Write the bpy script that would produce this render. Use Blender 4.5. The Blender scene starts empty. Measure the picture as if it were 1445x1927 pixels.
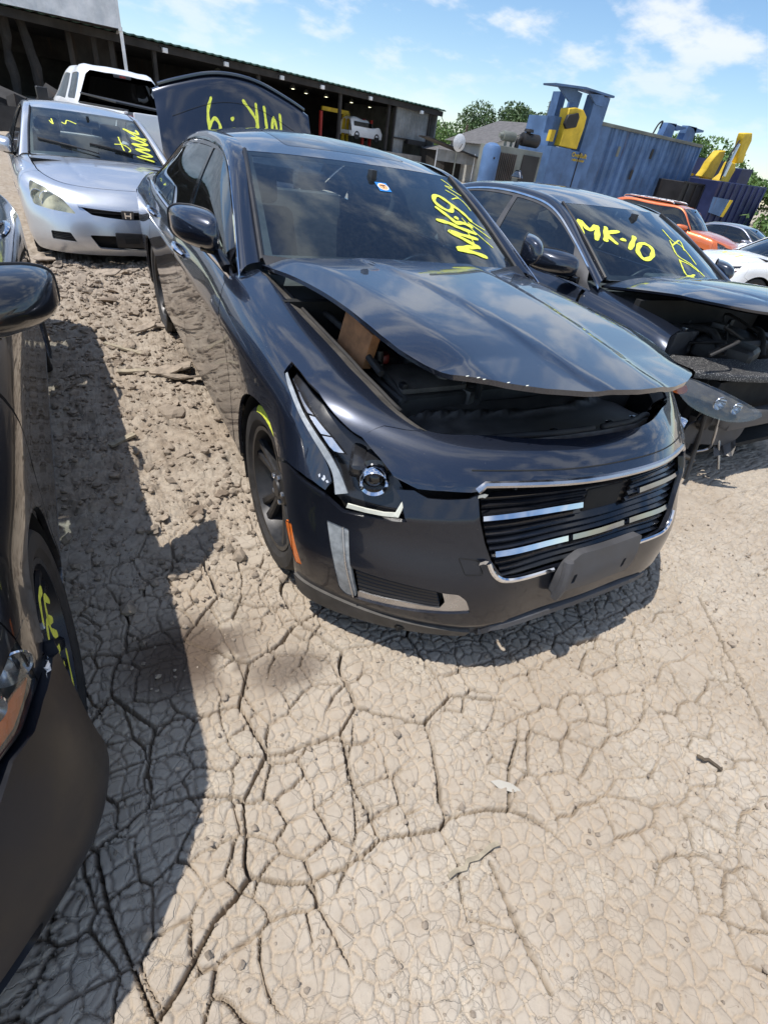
import bpy, bmesh, math, random
import numpy as np
from mathutils import Vector, Matrix
from mathutils.geometry import delaunay_2d_cdt
random.seed(7); RNG = np.random.default_rng(7)
scene = bpy.context.scene
R_ = math.radians

# ---------------------------------------------------------------- camera (an ultra-wide phone lens held a little over shoulder height, tipped down and rolled)
cam_d = bpy.data.cameras.new('camera'); cam = bpy.data.objects.new('camera', cam_d); scene.collection.objects.link(cam)
CAM = Vector((-1.3427, -1.5784, 1.4680))
_r, _u, _f = (0.88150, -0.45472, 0.12723), (0.18353, 0.57822, 0.79497), (0.43506, 0.67742, -0.59316)
cam.matrix_world = Matrix(((_r[0], _u[0], -_f[0], CAM.x), (_r[1], _u[1], -_f[1], CAM.y), (_r[2], _u[2], -_f[2], CAM.z), (0, 0, 0, 1)))
cam_d.sensor_fit = 'HORIZONTAL'; cam_d.sensor_width = 36; cam_d.lens = 929.9 / 1445 * 36
cam_d.clip_start = .05; cam_d.clip_end = 3000
scene.camera = cam

# ---------------------------------------------------------------- sky, clouds, sun
SUN_TO = Vector((-.3634, .0535, .9301)).normalized()          # direction towards the sun
world = bpy.data.worlds.new('World'); scene.world = world; world.use_nodes = True
wn = world.node_tree; wn.nodes.clear()
def wnode(t, **k):
    n = wn.nodes.new(t)
    for a, b in k.items(): setattr(n, a, b)
    return n
sky = wnode('ShaderNodeTexSky', sky_type='NISHITA', sun_disc=False)
sky.sun_elevation = math.asin(SUN_TO.z); sky.sun_rotation = math.atan2(SUN_TO.x, SUN_TO.y)
sky.air_density = 1.0; sky.dust_density = .25; sky.ozone_density = 3.0
tc = wnode('ShaderNodeTexCoord'); sep = wnode('ShaderNodeSeparateXYZ'); wn.links.new(tc.outputs['Generated'], sep.inputs[0])
def wmath(op, a, b=None, c=None):
    n = wnode('ShaderNodeMath', operation=op)
    for i, v in enumerate((a, b, c)):
        if v is None: continue
        if hasattr(v, 'is_linked'): wn.links.new(v, n.inputs[i])
        else: n.inputs[i].default_value = v
    return n.outputs[0]
den = wmath('ADD', wmath('MAXIMUM', sep.outputs[2], .0), .30)  # clouds on a flat layer overhead
cmb = wnode('ShaderNodeCombineXYZ')
wn.links.new(wmath('DIVIDE', sep.outputs[0], den), cmb.inputs[0]); wn.links.new(wmath('DIVIDE', sep.outputs[1], den), cmb.inputs[1])
n1 = wnode('ShaderNodeTexNoise'); n1.inputs['Scale'].default_value = 4.6; n1.inputs['Detail'].default_value = 9; n1.inputs['Roughness'].default_value = .56
n2 = wnode('ShaderNodeTexNoise'); n2.inputs['Scale'].default_value = 1.5; n2.inputs['Detail'].default_value = 3
mp = wnode('ShaderNodeMapping'); mp.inputs['Location'].default_value = (3.3, 5.1, 0)
wn.links.new(cmb.outputs[0], mp.inputs[0]); wn.links.new(mp.outputs[0], n1.inputs['Vector']); wn.links.new(mp.outputs[0], n2.inputs['Vector'])
cl = wmath('ADD', wmath('MULTIPLY', n1.outputs[0], .75), wmath('MULTIPLY', n2.outputs[0], .35))
ramp = wnode('ShaderNodeMapRange', interpolation_type='SMOOTHSTEP'); wn.links.new(cl, ramp.inputs['Value'])
ramp.inputs['From Min'].default_value = .515; ramp.inputs['From Max'].default_value = .67
ramp.inputs['To Min'].default_value = 0; ramp.inputs['To Max'].default_value = .80
hz = wnode('ShaderNodeMapRange'); wn.links.new(sep.outputs[2], hz.inputs['Value']); hz.inputs['From Min'].default_value = .02; hz.inputs['From Max'].default_value = .16
cm = wmath('MULTIPLY', ramp.outputs[0], hz.outputs[0])
mixc = wnode('ShaderNodeMix', data_type='RGBA'); wn.links.new(cm, mixc.inputs['Factor']); hs = wnode('ShaderNodeHueSaturation'); hs.inputs['Saturation'].default_value = 1.1; wn.links.new(sky.outputs[0], hs.inputs['Color']); wn.links.new(hs.outputs[0], mixc.inputs['A']); mixc.inputs['B'].default_value = (6.2, 6.4, 6.7, 1)
bgn = wnode('ShaderNodeBackground'); bgn.inputs['Strength'].default_value = .135; wn.links.new(mixc.outputs['Result'], bgn.inputs['Color'])
won = wnode('ShaderNodeOutputWorld'); wn.links.new(bgn.outputs[0], won.inputs['Surface'])
sun_d = bpy.data.lights.new('sun', 'SUN'); sun_d.energy = 3.9; sun_d.angle = R_(.55); sun_d.color = (1, .955, .89)
sun = bpy.data.objects.new('sun', sun_d); scene.collection.objects.link(sun)
sun.rotation_euler = (-SUN_TO).to_track_quat('-Z', 'Y').to_euler(); sun.location = (0, 0, 30)
vs = scene.view_settings; vs.view_transform = 'Standard'; vs.look = 'None'; vs.exposure = .28; vs.gamma = 1; vs.use_curve_mapping = False
scene.render.engine = 'CYCLES'
# ---------------------------------------------------------------- smooth lofted surfaces
def spline_basis(knots):
    """cardinal natural-cubic-spline basis: returns f(t) -> (len(t), n)"""
    k = np.asarray(knots, float); n = len(k)
    if n == 2:
        def f2(t):
            a = (np.asarray(t, float) - k[0]) / (k[1] - k[0]); return np.stack([1 - a, a], 1)
        return f2
    h = np.diff(k); A = np.zeros((n, n)); B = np.zeros((n, n)); A[0, 0] = A[-1, -1] = 1
    for i in range(1, n - 1):
        A[i, i-1] = h[i-1]; A[i, i] = 2 * (h[i-1] + h[i]); A[i, i+1] = h[i]
        B[i, i-1] = 6 / h[i-1]; B[i, i] = -6 / h[i-1] - 6 / h[i]; B[i, i+1] = 6 / h[i]
    M2 = np.linalg.solve(A, B)
    def f(t):
        t = np.clip(np.asarray(t, float), k[0], k[-1])
        i = np.clip(np.searchsorted(k, t, side='right') - 1, 0, n - 2)
        hi = h[i]; a = (k[i+1] - t) / hi; b = (t - k[i]) / hi
        out = np.zeros((len(t), n)); r = np.arange(len(t))
        out[r, i] += a; out[r, i+1] += b
        out += ((a**3 - a) * hi**2 / 6)[:, None] * M2[i] + ((b**3 - b) * hi**2 / 6)[:, None] * M2[i+1]
        return out
    return f

def chord(P):
    P = np.asarray(P, float); return np.concatenate([[0], np.cumsum(np.linalg.norm(np.diff(P, axis=0), axis=1))])

class Loft:
    """P[m][n]: m stations along u, n lines along v; creases = line indices with a sharp fold across v"""
    def __init__(s, P, ku=None, kv=None, creases=(), ucreases=()):
        s.P = np.asarray(P, float); M, N = s.P.shape[:2]
        s.ku = np.asarray(ku if ku is not None else np.mean([chord(s.P[:, j]) for j in range(N)], axis=0), float)
        s.kv = np.asarray(kv if kv is not None else np.mean([chord(s.P[i]) for i in range(M)], axis=0), float)
        s.fu = s._seg(s.ku, ucreases); s.fv = s._seg(s.kv, creases)
    @staticmethod
    def _seg(k, creases):
        if not creases: return spline_basis(k)
        cuts = [0] + sorted(creases) + [len(k) - 1]
        fs = [(a, b, spline_basis(k[a:b+1])) for a, b in zip(cuts[:-1], cuts[1:])]
        def f(t):
            t = np.clip(np.asarray(t, float), k[0], k[-1]); out = np.zeros((len(t), len(k)))
            for q, (a, b, g) in enumerate(fs):
                m = (t >= k[a]) & ((t < k[b]) | (q == len(fs) - 1))
                if m.any(): out[m, a:b+1] = g(t[m])
            return out
        return f
    def pos(s, uv):
        uv = np.atleast_2d(np.asarray(uv, float))
        return np.einsum('pm,pn,mnk->pk', s.fu(uv[:, 0]), s.fv(uv[:, 1]), s.P, optimize=True)
    def nrm(s, uv, e=2e-4):
        uv = np.atleast_2d(np.asarray(uv, float)); d = []
        for ax, k in ((0, s.ku), (1, s.kv)):
            a = uv.copy(); b = uv.copy(); a[:, ax] = np.maximum(a[:, ax] - e, k[0]); b[:, ax] = np.minimum(b[:, ax] + e, k[-1])
            d.append((s.pos(b) - s.pos(a)))
        n = np.cross(d[0], d[1]); l = np.linalg.norm(n, axis=1, keepdims=True)
        return n / np.maximum(l, 1e-12)
    def off(s, uv, d): return s.pos(uv) + s.nrm(uv) * d
    def find(s, axes, targets, box=None):
        """(u,v) whose position matches targets in the two coordinates named in axes, searched inside box (u0,u1,v0,v1)"""
        u0, u1, v0, v1 = box or (s.ku[0], s.ku[-1], s.kv[0], s.kv[-1])
        gu, gv = np.meshgrid(np.linspace(u0, u1, 120), np.linspace(v0, v1, 60), indexing='ij')
        g = np.stack([gu.ravel(), gv.ravel()], 1); key = (u0, u1, v0, v1); axes = list(axes)
        if not hasattr(s, '_c'): s._c = {}
        if key not in s._c: s._c[key] = s.pos(g)
        gp = s._c[key][:, axes]; T = np.atleast_2d(np.asarray(targets, float)); uv = g[((gp[None] - T[:, None])**2).sum(2).argmin(1)].copy(); n = len(T)
        for _ in range(8):
            p = s.pos(np.concatenate([uv, uv + [1e-4, 0], uv + [0, 1e-4]]))[:, axes]; p0 = p[:n]; J = np.stack([(p[n:2*n] - p0) / 1e-4, (p[2*n:] - p0) / 1e-4], 2)
            A = np.einsum('nij,nik->njk', J, J) + np.eye(2) * 1e-6; st = np.linalg.solve(A, np.einsum('nij,ni->nj', J, T - p0)[..., None])[..., 0]
            uv = uv + np.clip(st, -.05, .05); uv[:, 0] = np.clip(uv[:, 0], u0, u1); uv[:, 1] = np.clip(uv[:, 1], v0, v1)
        return uv

def inside(poly, pts):
    x, y = pts[:, 0], pts[:, 1]; c = np.zeros(len(pts), bool); n = len(poly); j = n - 1
    for i in range(n):
        xi, yi = poly[i]; xj, yj = poly[j]
        if yi != yj:
            m = ((yi > y) != (yj > y)) & (x < (xj - xi) * (y - yi) / (yj - yi) + xi); c ^= m
        j = i
    return c

def resample(poly, step, closed=True):
    P = [np.asarray(p, float) for p in poly]; out = []
    n = len(P)
    for i in range(n if closed else n - 1):
        a, b = P[i], P[(i + 1) % n]; k = max(1, int(math.ceil(np.linalg.norm(b - a) / step)))
        out += [a + (b - a) * j / k for j in range(k)]
    if not closed: out.append(P[-1])
    return np.array(out)

def rounded(poly, r, seg=5):
    """round the corners of a closed 2-D polygon; r is one radius or a list"""
    P = [np.asarray(p, float) for p in poly]; n = len(P); out = []
    for i in range(n):
        ri = r[i] if hasattr(r, '__len__') else r
        a, p, b = P[i-1], P[i], P[(i+1) % n]; da, db = a - p, b - p; la, lb = np.linalg.norm(da), np.linalg.norm(db)
        d = min(ri, la * .49, lb * .49)
        if d < 1e-5: out.append(p); continue
        A = p + da / la * d; B = p + db / lb * d
        for k in range(seg + 1):
            t = k / seg; out.append((1-t)**2 * A + 2*t*(1-t) * p + t*t * B)
    return np.array(out)

def smooth2(pts, closed=False, n=6):
    """Catmull-Rom through points of any dimension"""
    P = [np.asarray(p, float) for p in pts]; m = len(P); out = []
    for i in range(m if closed else m - 1):
        if closed: a, b, c, d = P[i-1], P[i], P[(i+1) % m], P[(i+2) % m]
        else: a, b, c, d = P[max(i-1, 0)], P[i], P[i+1], P[min(i+2, m-1)]
        for k in range(n):
            t = k / n
            out.append(.5 * ((2*b) + (c - a)*t + (2*a - 5*b + 4*c - d)*t*t + (3*b - a - 3*c + d)*t**3))
    if not closed: out.append(P[-1])
    return np.array(out)
# ---------------------------------------------------------------- control nets of the car bodies (x forward, w half width, z up; origin on the ground under the front axle)
def wrap(rows, kv=(0,.09,.23,.37,.49,.60,.69,.80), creases=()):
    P = np.array(rows).transpose(1, 0, 2); P[:, :, 1] *= -1          # right-hand side of the car: y = -w
    ku = np.mean([chord(P[:, j]) for j in range(P.shape[1])], axis=0)
    full = np.concatenate([P[:0:-1] * [1, -1, 1], P]); s = Loft(full, ku=np.concatenate([-ku[:0:-1], ku]), kv=kv, creases=creases); s.sgn = -1; return s
def net_main():
    # rows from sill to hood shut line; columns from nose centre round the corner to the tail centre
    r0 = [(.84,0,.175),(.84,.22,.175),(.795,.44,.17),(.67,.63,.148),(.55,.75,.130),(.44,.835,.120),(.37,.87,.125)]
    r1 = [(.868,0,.26),(.862,.22,.26),(.835,.45,.25),(.70,.655,.245),(.565,.78,.245),(.45,.865,.25),(.38,.897,.25)]
    r2 = [(.853,0,.40),(.848,.22,.40),(.825,.46,.40),(.695,.67,.40),(.565,.80,.40),(.455,.88,.40),(.385,.912,.40)]
    r3 = [(.835,0,.54),(.826,.22,.54),(.784,.46,.525),(.657,.662,.515),(.537,.792,.515),(.444,.869,.52),(.378,.905,.54)]
    r4 = [(.825,0,.66),(.81,.22,.66),(.752,.462,.64),(.640,.66,.605),(.527,.788,.60),(.430,.870,.61),(.365,.902,.63)]
    r5 = [(.815,0,.755),(.795,.22,.753),(.705,.455,.735),(.60,.625,.715),(.485,.745,.72),(.385,.83,.735),(.315,.868,.75)]
    r6 = [(.765,0,.80),(.745,.22,.80),(.655,.445,.785),(.555,.60,.775),(.43,.71,.80),(.33,.775,.825),(.26,.805,.84)]
    r7 = [(.70,0,.83),(.68,.22,.83),(.585,.43,.82),(.505,.565,.815),(.38,.63,.845),(.28,.65,.87),(.21,.66,.882)]
    X = [.12,-.05,-.35,-.70,-1.2,-1.7,-2.2,-2.6,-2.91,-3.3,-3.65]
    def row(ws, zs): return [(x, w, z) for x, w, z in zip(X, ws, zs)]
    r0 += row([.85,.85,.85,.85,.85,.85,.85,.85,.85,.84,.80],[.18,.19,.19,.19,.19,.19,.19,.19,.19,.20,.22])
    r1 += row([.898,.898,.897,.897,.897,.897,.897,.898,.90,.895,.86],[.26,.27,.27,.27,.27,.27,.27,.27,.27,.28,.30])
    r2 += row([.912,.912,.903,.90,.90,.90,.90,.903,.910,.905,.875],[.40,.40,.40,.40,.40,.40,.40,.40,.40,.41,.43])
    r3 += row([.913,.915,.905,.902,.902,.902,.904,.908,.914,.908,.88],[.55,.55,.55,.55,.55,.55,.555,.56,.565,.57,.58])
    r4 += row([.907,.912,.910,.908,.908,.908,.909,.911,.914,.908,.882],[.665,.67,.675,.68,.69,.70,.71,.72,.73,.74,.74])
    r5 += row([.895,.905,.915,.917,.918,.918,.917,.915,.912,.903,.875],[.785,.80,.82,.835,.85,.865,.88,.895,.905,.915,.92])
    r6 += row([.825,.838,.850,.858,.862,.864,.862,.856,.846,.822,.785],[.862,.885,.915,.94,.955,.965,.98,.995,1.01,1.02,1.02])
    r7 += row([.668,.68,.70,.72,.80,.80,.80,.79,.775,.735,.68],[.897,.918,.955,.99,.975,.985,1.0,1.015,1.03,1.045,1.045])
    tail = [[(-3.86,.68,.24),(-3.98,.42,.24),(-4.0,0,.24)],[(-3.92,.72,.32),(-4.05,.44,.32),(-4.08,0,.32)],[(-3.95,.74,.45),(-4.09,.45,.45),(-4.12,0,.45)],
            [(-3.96,.745,.60),(-4.10,.45,.60),(-4.13,0,.60)],[(-3.95,.745,.75),(-4.08,.45,.75),(-4.11,0,.75)],[(-3.94,.735,.92),(-4.06,.44,.93),(-4.09,0,.93)],
            [(-3.90,.66,1.01),(-4.02,.40,1.02),(-4.05,0,1.02)],[(-3.85,.55,1.04),(-3.92,.34,1.05),(-3.94,0,1.05)]]
    rows = [a + b for a, b in zip((r0,r1,r2,r3,r4,r5,r6,r7), tail)]
    return wrap(rows, creases=(1, 4, 5))
def net_sedan(wb=2.74, zs=1., nose=0., zoff=0., wide=1.):
    """a rounder family-car body; nose lengthens the front, zs and zoff raise the body"""
    r0 = [(.86,0,.19),(.85,.22,.19),(.80,.44,.185),(.70,.62,.18),(.58,.74,.175),(.46,.82,.175),(.38,.85,.18)]
    r1 = [(.925,0,.28),(.915,.23,.28),(.865,.46,.28),(.755,.66,.275),(.605,.79,.27),(.475,.865,.27),(.39,.887,.27)]
    r2 = [(.94,0,.42),(.93,.23,.42),(.88,.465,.42),(.765,.67,.42),(.615,.80,.42),(.485,.875,.42),(.395,.90,.42)]
    r3 = [(.92,0,.54),(.91,.23,.54),(.86,.46,.54),(.74,.665,.54),(.60,.795,.54),(.475,.87,.545),(.39,.90,.55)]
    r4 = [(.89,0,.63),(.875,.23,.63),(.825,.455,.635),(.705,.65,.645),(.575,.775,.65),(.455,.855,.66),(.375,.892,.665)]
    r5 = [(.835,0,.70),(.82,.225,.70),(.77,.445,.71),(.655,.63,.725),(.53,.75,.74),(.42,.83,.76),(.345,.872,.77)]
    r6 = [(.76,0,.755),(.745,.22,.755),(.70,.43,.765),(.59,.60,.785),(.47,.70,.805),(.37,.775,.825),(.29,.815,.84)]
    r7 = [(.67,0,.795),(.655,.21,.795),(.60,.41,.80),(.50,.55,.815),(.39,.63,.84),(.29,.67,.86),(.21,.69,.875)]
    k = wb / 2.91; X = [.12,-.05,-.35] + [x * k for x in (-.70,-1.2,-1.7,-2.2,-2.6,-2.91)] + [-.39 - wb, -.72 - wb]
    def row(ws, zs_): return [(x, w, z) for x, w, z in zip(X, ws, zs_)]
    r0 += row([.85]*9 + [.83,.78],[.18,.19,.19,.19,.19,.19,.19,.19,.19,.20,.22])
    r1 += row([.893,.893,.89,.89,.89,.89,.89,.892,.895,.885,.85],[.27]*9 + [.28,.30])
    r2 += row([.905,.905,.898,.895,.895,.895,.895,.898,.905,.895,.865],[.41]*9 + [.42,.43])
    r3 += row([.908,.908,.903,.90,.90,.90,.90,.903,.908,.90,.87],[.55,.55,.55,.55,.55,.555,.56,.565,.57,.57,.57])
    r4 += row([.905,.908,.908,.905,.905,.905,.905,.906,.906,.898,.87],[.675,.68,.68,.685,.69,.70,.71,.72,.73,.73,.73])
    r5 += row([.893,.898,.905,.905,.905,.905,.904,.90,.896,.885,.855],[.785,.80,.815,.83,.84,.85,.86,.87,.88,.885,.88])
    r6 += row([.835,.84,.845,.848,.85,.85,.848,.842,.832,.805,.765],[.86,.88,.905,.925,.935,.945,.955,.965,.975,.98,.975])
    r7 += row([.70,.71,.72,.74,.79,.79,.79,.78,.76,.72,.66],[.893,.912,.94,.96,.955,.965,.975,.985,.995,1.0,.995])
    e = -wb + 2.91
    tail = [[(-3.86,.68,.24),(-3.98,.42,.24),(-4.0,0,.24)],[(-3.92,.72,.32),(-4.05,.44,.32),(-4.08,0,.32)],[(-3.95,.74,.45),(-4.09,.45,.45),(-4.12,0,.45)],
            [(-3.96,.745,.60),(-4.10,.45,.60),(-4.13,0,.60)],[(-3.95,.745,.75),(-4.08,.45,.75),(-4.11,0,.75)],[(-3.93,.735,.88),(-4.05,.44,.89),(-4.08,0,.89)],
            [(-3.89,.66,.97),(-4.00,.40,.98),(-4.03,0,.98)],[(-3.83,.55,.99),(-3.90,.34,1.0),(-3.92,0,1.0)]]
    tail = [[(x + e + .08, w, z) for x, w, z in t] for t in tail]
    rows = [a + b for a, b in zip((r0,r1,r2,r3,r4,r5,r6,r7), tail)]
    def adj(p): 
        x, w, z = p; x = x + nose * max(0., (x - .3) / .6) if x > .3 else x; return (x, w * wide, z * zs + zoff)
    return wrap([[adj(p) for p in r] for r in rows])

def ws_loft(G, f=2):
    """windshield surface between the two front pillars; v runs from the right (-1) to the left (+1)"""
    Rin = np.array(G['in'], float); Rin[:, 1] *= -1; ks = np.linspace(-1, 1, 9); Rs = smooth2(Rin[:f + 1], n=3); c0, c1 = np.array(G['ws_bot'], float), np.array(G['ws_top'], float); Pw = []
    for i, e in enumerate(Rs):
        t = i / (len(Rs) - 1); c = c0 * (1 - t) + c1 * t + np.array([.03, 0, .012]) * math.sin(math.pi * t)
        Pw.append([[c[0] + (e[0] - c[0]) * abs(k)**2.2, -e[1] * k, c[2] + (e[2] - c[2]) * abs(k)**2.2] for k in ks])
    WS = Loft(np.array(Pw), kv=ks); WS.sgn = 1
    if WS.nrm([(WS.ku[len(WS.ku)//2], 0)])[0][0] < 0: WS.sgn = -1
    return WS
G_MAIN = dict(**{'in': [(-.665,.705,1.008),(-1.0,.648,1.205),(-1.31,.595,1.358),(-1.7,.575,1.405),(-2.1,.572,1.405),(-2.5,.58,1.362),(-2.9,.60,1.262),(-3.3,.63,1.125),(-3.5,.64,1.06)],
                'out': [(-.60,.815,.962),(-.98,.737,1.178),(-1.30,.682,1.322),(-1.7,.655,1.362),(-2.1,.655,1.355),(-2.5,.672,1.300),(-2.8,.705,1.205),(-3.08,.755,1.095),(-3.22,.79,1.035)]},
             dlo=(-.64, -3.10), ws_bot=(-.50, 0, 1.035), ws_top=(-1.235, 0, 1.372), roof_c=[(-1.235,1.372),(-1.5,1.418),(-1.9,1.452),(-2.2,1.455),(-2.62,1.405)], bl_top=(-2.62,0,1.405), bl_bot=(-3.45,0,1.09), bulge=.02)
def g_sedan(wb=2.74, top=1.37, base=.965, bx=-.42, tx=-1.11, bw=.715, tw=.565, crown=.075):
    e = 2.91 - wb; m = (bx + tx) / 2 - .01; mz = base + (top - base) * .56
    return dict(**{'in': [(bx,bw,base),(m,(bw+tw)/2+.002,mz),(tx,tw,top),(tx-.35,tw-.02,top+.045),(-2.0+e,tw-.02,top+.045),(-2.4+e,tw-.01,top+.005),(-2.8+e,tw+.02,top-.10),(-3.2+e,tw+.05,top-.245),(-3.42+e,tw+.06,top-.32)],
                'out': [(bx+.07,bw+.112,base-.045),(m+.02,(bw+tw)/2+.085,mz-.03),(tx+.01,tw+.087,top-.04),(tx-.35,tw+.062,top),(-2.0+e,tw+.062,top-.003),(-2.4+e,tw+.08,top-.055),(-2.7+e,tw+.12,top-.145),(-2.98+e,tw+.165,top-.255),(-3.12+e,tw+.20,top-.33)]},
             dlo=(bx+.02, -3.0+e), ws_bot=(bx+.17, 0, base+.025), ws_top=(tx+.075, 0, top+.012), roof_c=[(tx+.075,top+.012),(tx-.2,top+.055),(tx-.6,top+crown+.01),(-2.1+e,top+crown),(-2.52+e,top+.04)], bl_top=(-2.52+e,0,top+.04), bl_bot=(-3.38+e,0,top-.29), bulge=.02)
# outlines on the main car's skin, as (distance round the body from the nose, height up the skin)
TR = {
 'headlight': [(1.3129, 0.6952), (1.2053, 0.6983), (1.0503, 0.6964), (0.9639, 0.6759), (0.8894, 0.6608), (0.8555, 0.6584), (0.792, 0.6252), (0.7429, 0.5895), (0.6999, 0.5504), (0.6733, 0.4718), (0.7701, 0.4578), (0.8718, 0.4433), (0.9231, 0.478), (0.9213, 0.5304), (0.9403, 0.5565), (0.9681, 0.5822), (1.02, 0.6066), (1.0871, 0.6282), (1.2047, 0.6474), (1.2926, 0.6607)],
 'lamp_hole': [(1.3129, 0.6952), (1.2053, 0.6983), (1.0503, 0.6964), (0.9639, 0.6759), (0.8894, 0.6608), (0.8555, 0.6584), (0.792, 0.6252), (0.7429, 0.5895), (0.7331, 0.5792), (0.7107, 0.5429), (0.6984, 0.5163), (0.7907, 0.5258), (0.8696, 0.5098), (0.9072, 0.5084), (0.9316, 0.5517), (0.9681, 0.5822), (1.02, 0.6066), (1.0871, 0.6282), (1.2047, 0.6474), (1.2926, 0.6607)],
 'strip_in': [(1.2707, 0.6664), (1.1822, 0.6579), (1.068, 0.6343), (1.0027, 0.6135), (0.9509, 0.5912), (0.9015, 0.5562), (0.8633, 0.5168)],
 'strip_out': [(1.2683, 0.6594), (1.1923, 0.6474), (1.0855, 0.6263), (1.0192, 0.6046), (0.9655, 0.5794), (0.9237, 0.5492), (0.8989, 0.5043)],
 'joint': [(1.1676, 0.4583), (1.1058, 0.4909), (1.034, 0.5053), (0.9746, 0.5083), (0.9346, 0.5036)],
 'drl': [(0.9267, 0.3809), (0.846, 0.3728), (0.8348, 0.2256), (0.8195, 0.1022), (0.8558, 0.0954), (0.8761, 0.1121), (0.8928, 0.2268)],
 'fog': [(0.8245, 0.2219), (0.7012, 0.2223), (0.5861, 0.2203), (0.5572, 0.1788), (0.5689, 0.1518), (0.6823, 0.143), (0.8149, 0.1263)],
 'fogtrim': [(0.8149, 0.1263), (0.6823, 0.143), (0.5689, 0.1518), (0.5572, 0.1788), (0.5675, 0.2167), (0.5232, 0.2188), (0.5004, 0.1984), (0.4815, 0.1491), (0.6351, 0.1221), (0.8162, 0.0968)],
 'marker': [(1.1056, 0.254), (1.0657, 0.2705), (1.0163, 0.1283), (1.0522, 0.115)],
 'plug': [(0.528, 0.3557), (0.4746, 0.3516), (0.4577, 0.3004), (0.5094, 0.2963)],
 'grille_side': [(0.4821, 0.5628), (0.4757, 0.4839), (0.4573, 0.4097), (0.4352, 0.3466), (0.4038, 0.2977)],
 'cheek_top': [(0.6733, 0.4718), (0.6991, 0.5306), (0.727, 0.5595), (0.6734, 0.566), (0.6278, 0.5493), (0.5654, 0.5478), (0.506, 0.5507)],
 'nose_low': [(0.7429, 0.5895), (0.7058, 0.5819), (0.6635, 0.5717), (0.5844, 0.5726), (0.5022, 0.5693)],
 'liplow': [(1.0153, 0.0218), (0.9562, 0.0), (0.8727, 0.0), (0.6833, 0.0), (0.4542, 0.0031)],
 'scuff': [(0.986, 0.5322), (0.9465, 0.5414), (0.9264, 0.5352), (0.9306, 0.5142), (0.9561, 0.5183)],
}
ACC_TR = {'headlight': [(0.9626, 0.6559), (0.7491, 0.6396), (0.5777, 0.5687), (0.4627, 0.4192), (0.6701, 0.4247), (0.8917, 0.4436), (0.9297, 0.547)], 'grille': [(0.4386, 0.5226), (0.2334, 0.5115), (0.033, 0.4985), (0.0648, 0.3959), (0.2029, 0.4089), (0.3275, 0.4261)], 'intake': [(0.3809, 0.2111), (0.1346, 0.2178), (0.0, 0.219), (0.0, 0.0853), (0.1344, 0.0827), (0.3101, 0.0895)], 'fog': [(0.7317, 0.2137), (0.5443, 0.2182), (0.5021, 0.1345), (0.7319, 0.1392)]}
LEFT_TR = {'headlight': [(1.1581, 0.5455), (1.1741, 0.5167), (1.1491, 0.4897), (1.117, 0.4658), (1.0652, 0.4574), (1.0116, 0.4485), (0.957, 0.4581), (1.0315, 0.5497), (1.0778, 0.5569)], 'joint': [(1.2924, 0.3336), (1.232, 0.3669), (1.1842, 0.4005), (1.1289, 0.4612)], 'bumplow': [(1.0894, 0.1308), (0.9756, 0.0507)]}
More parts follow.
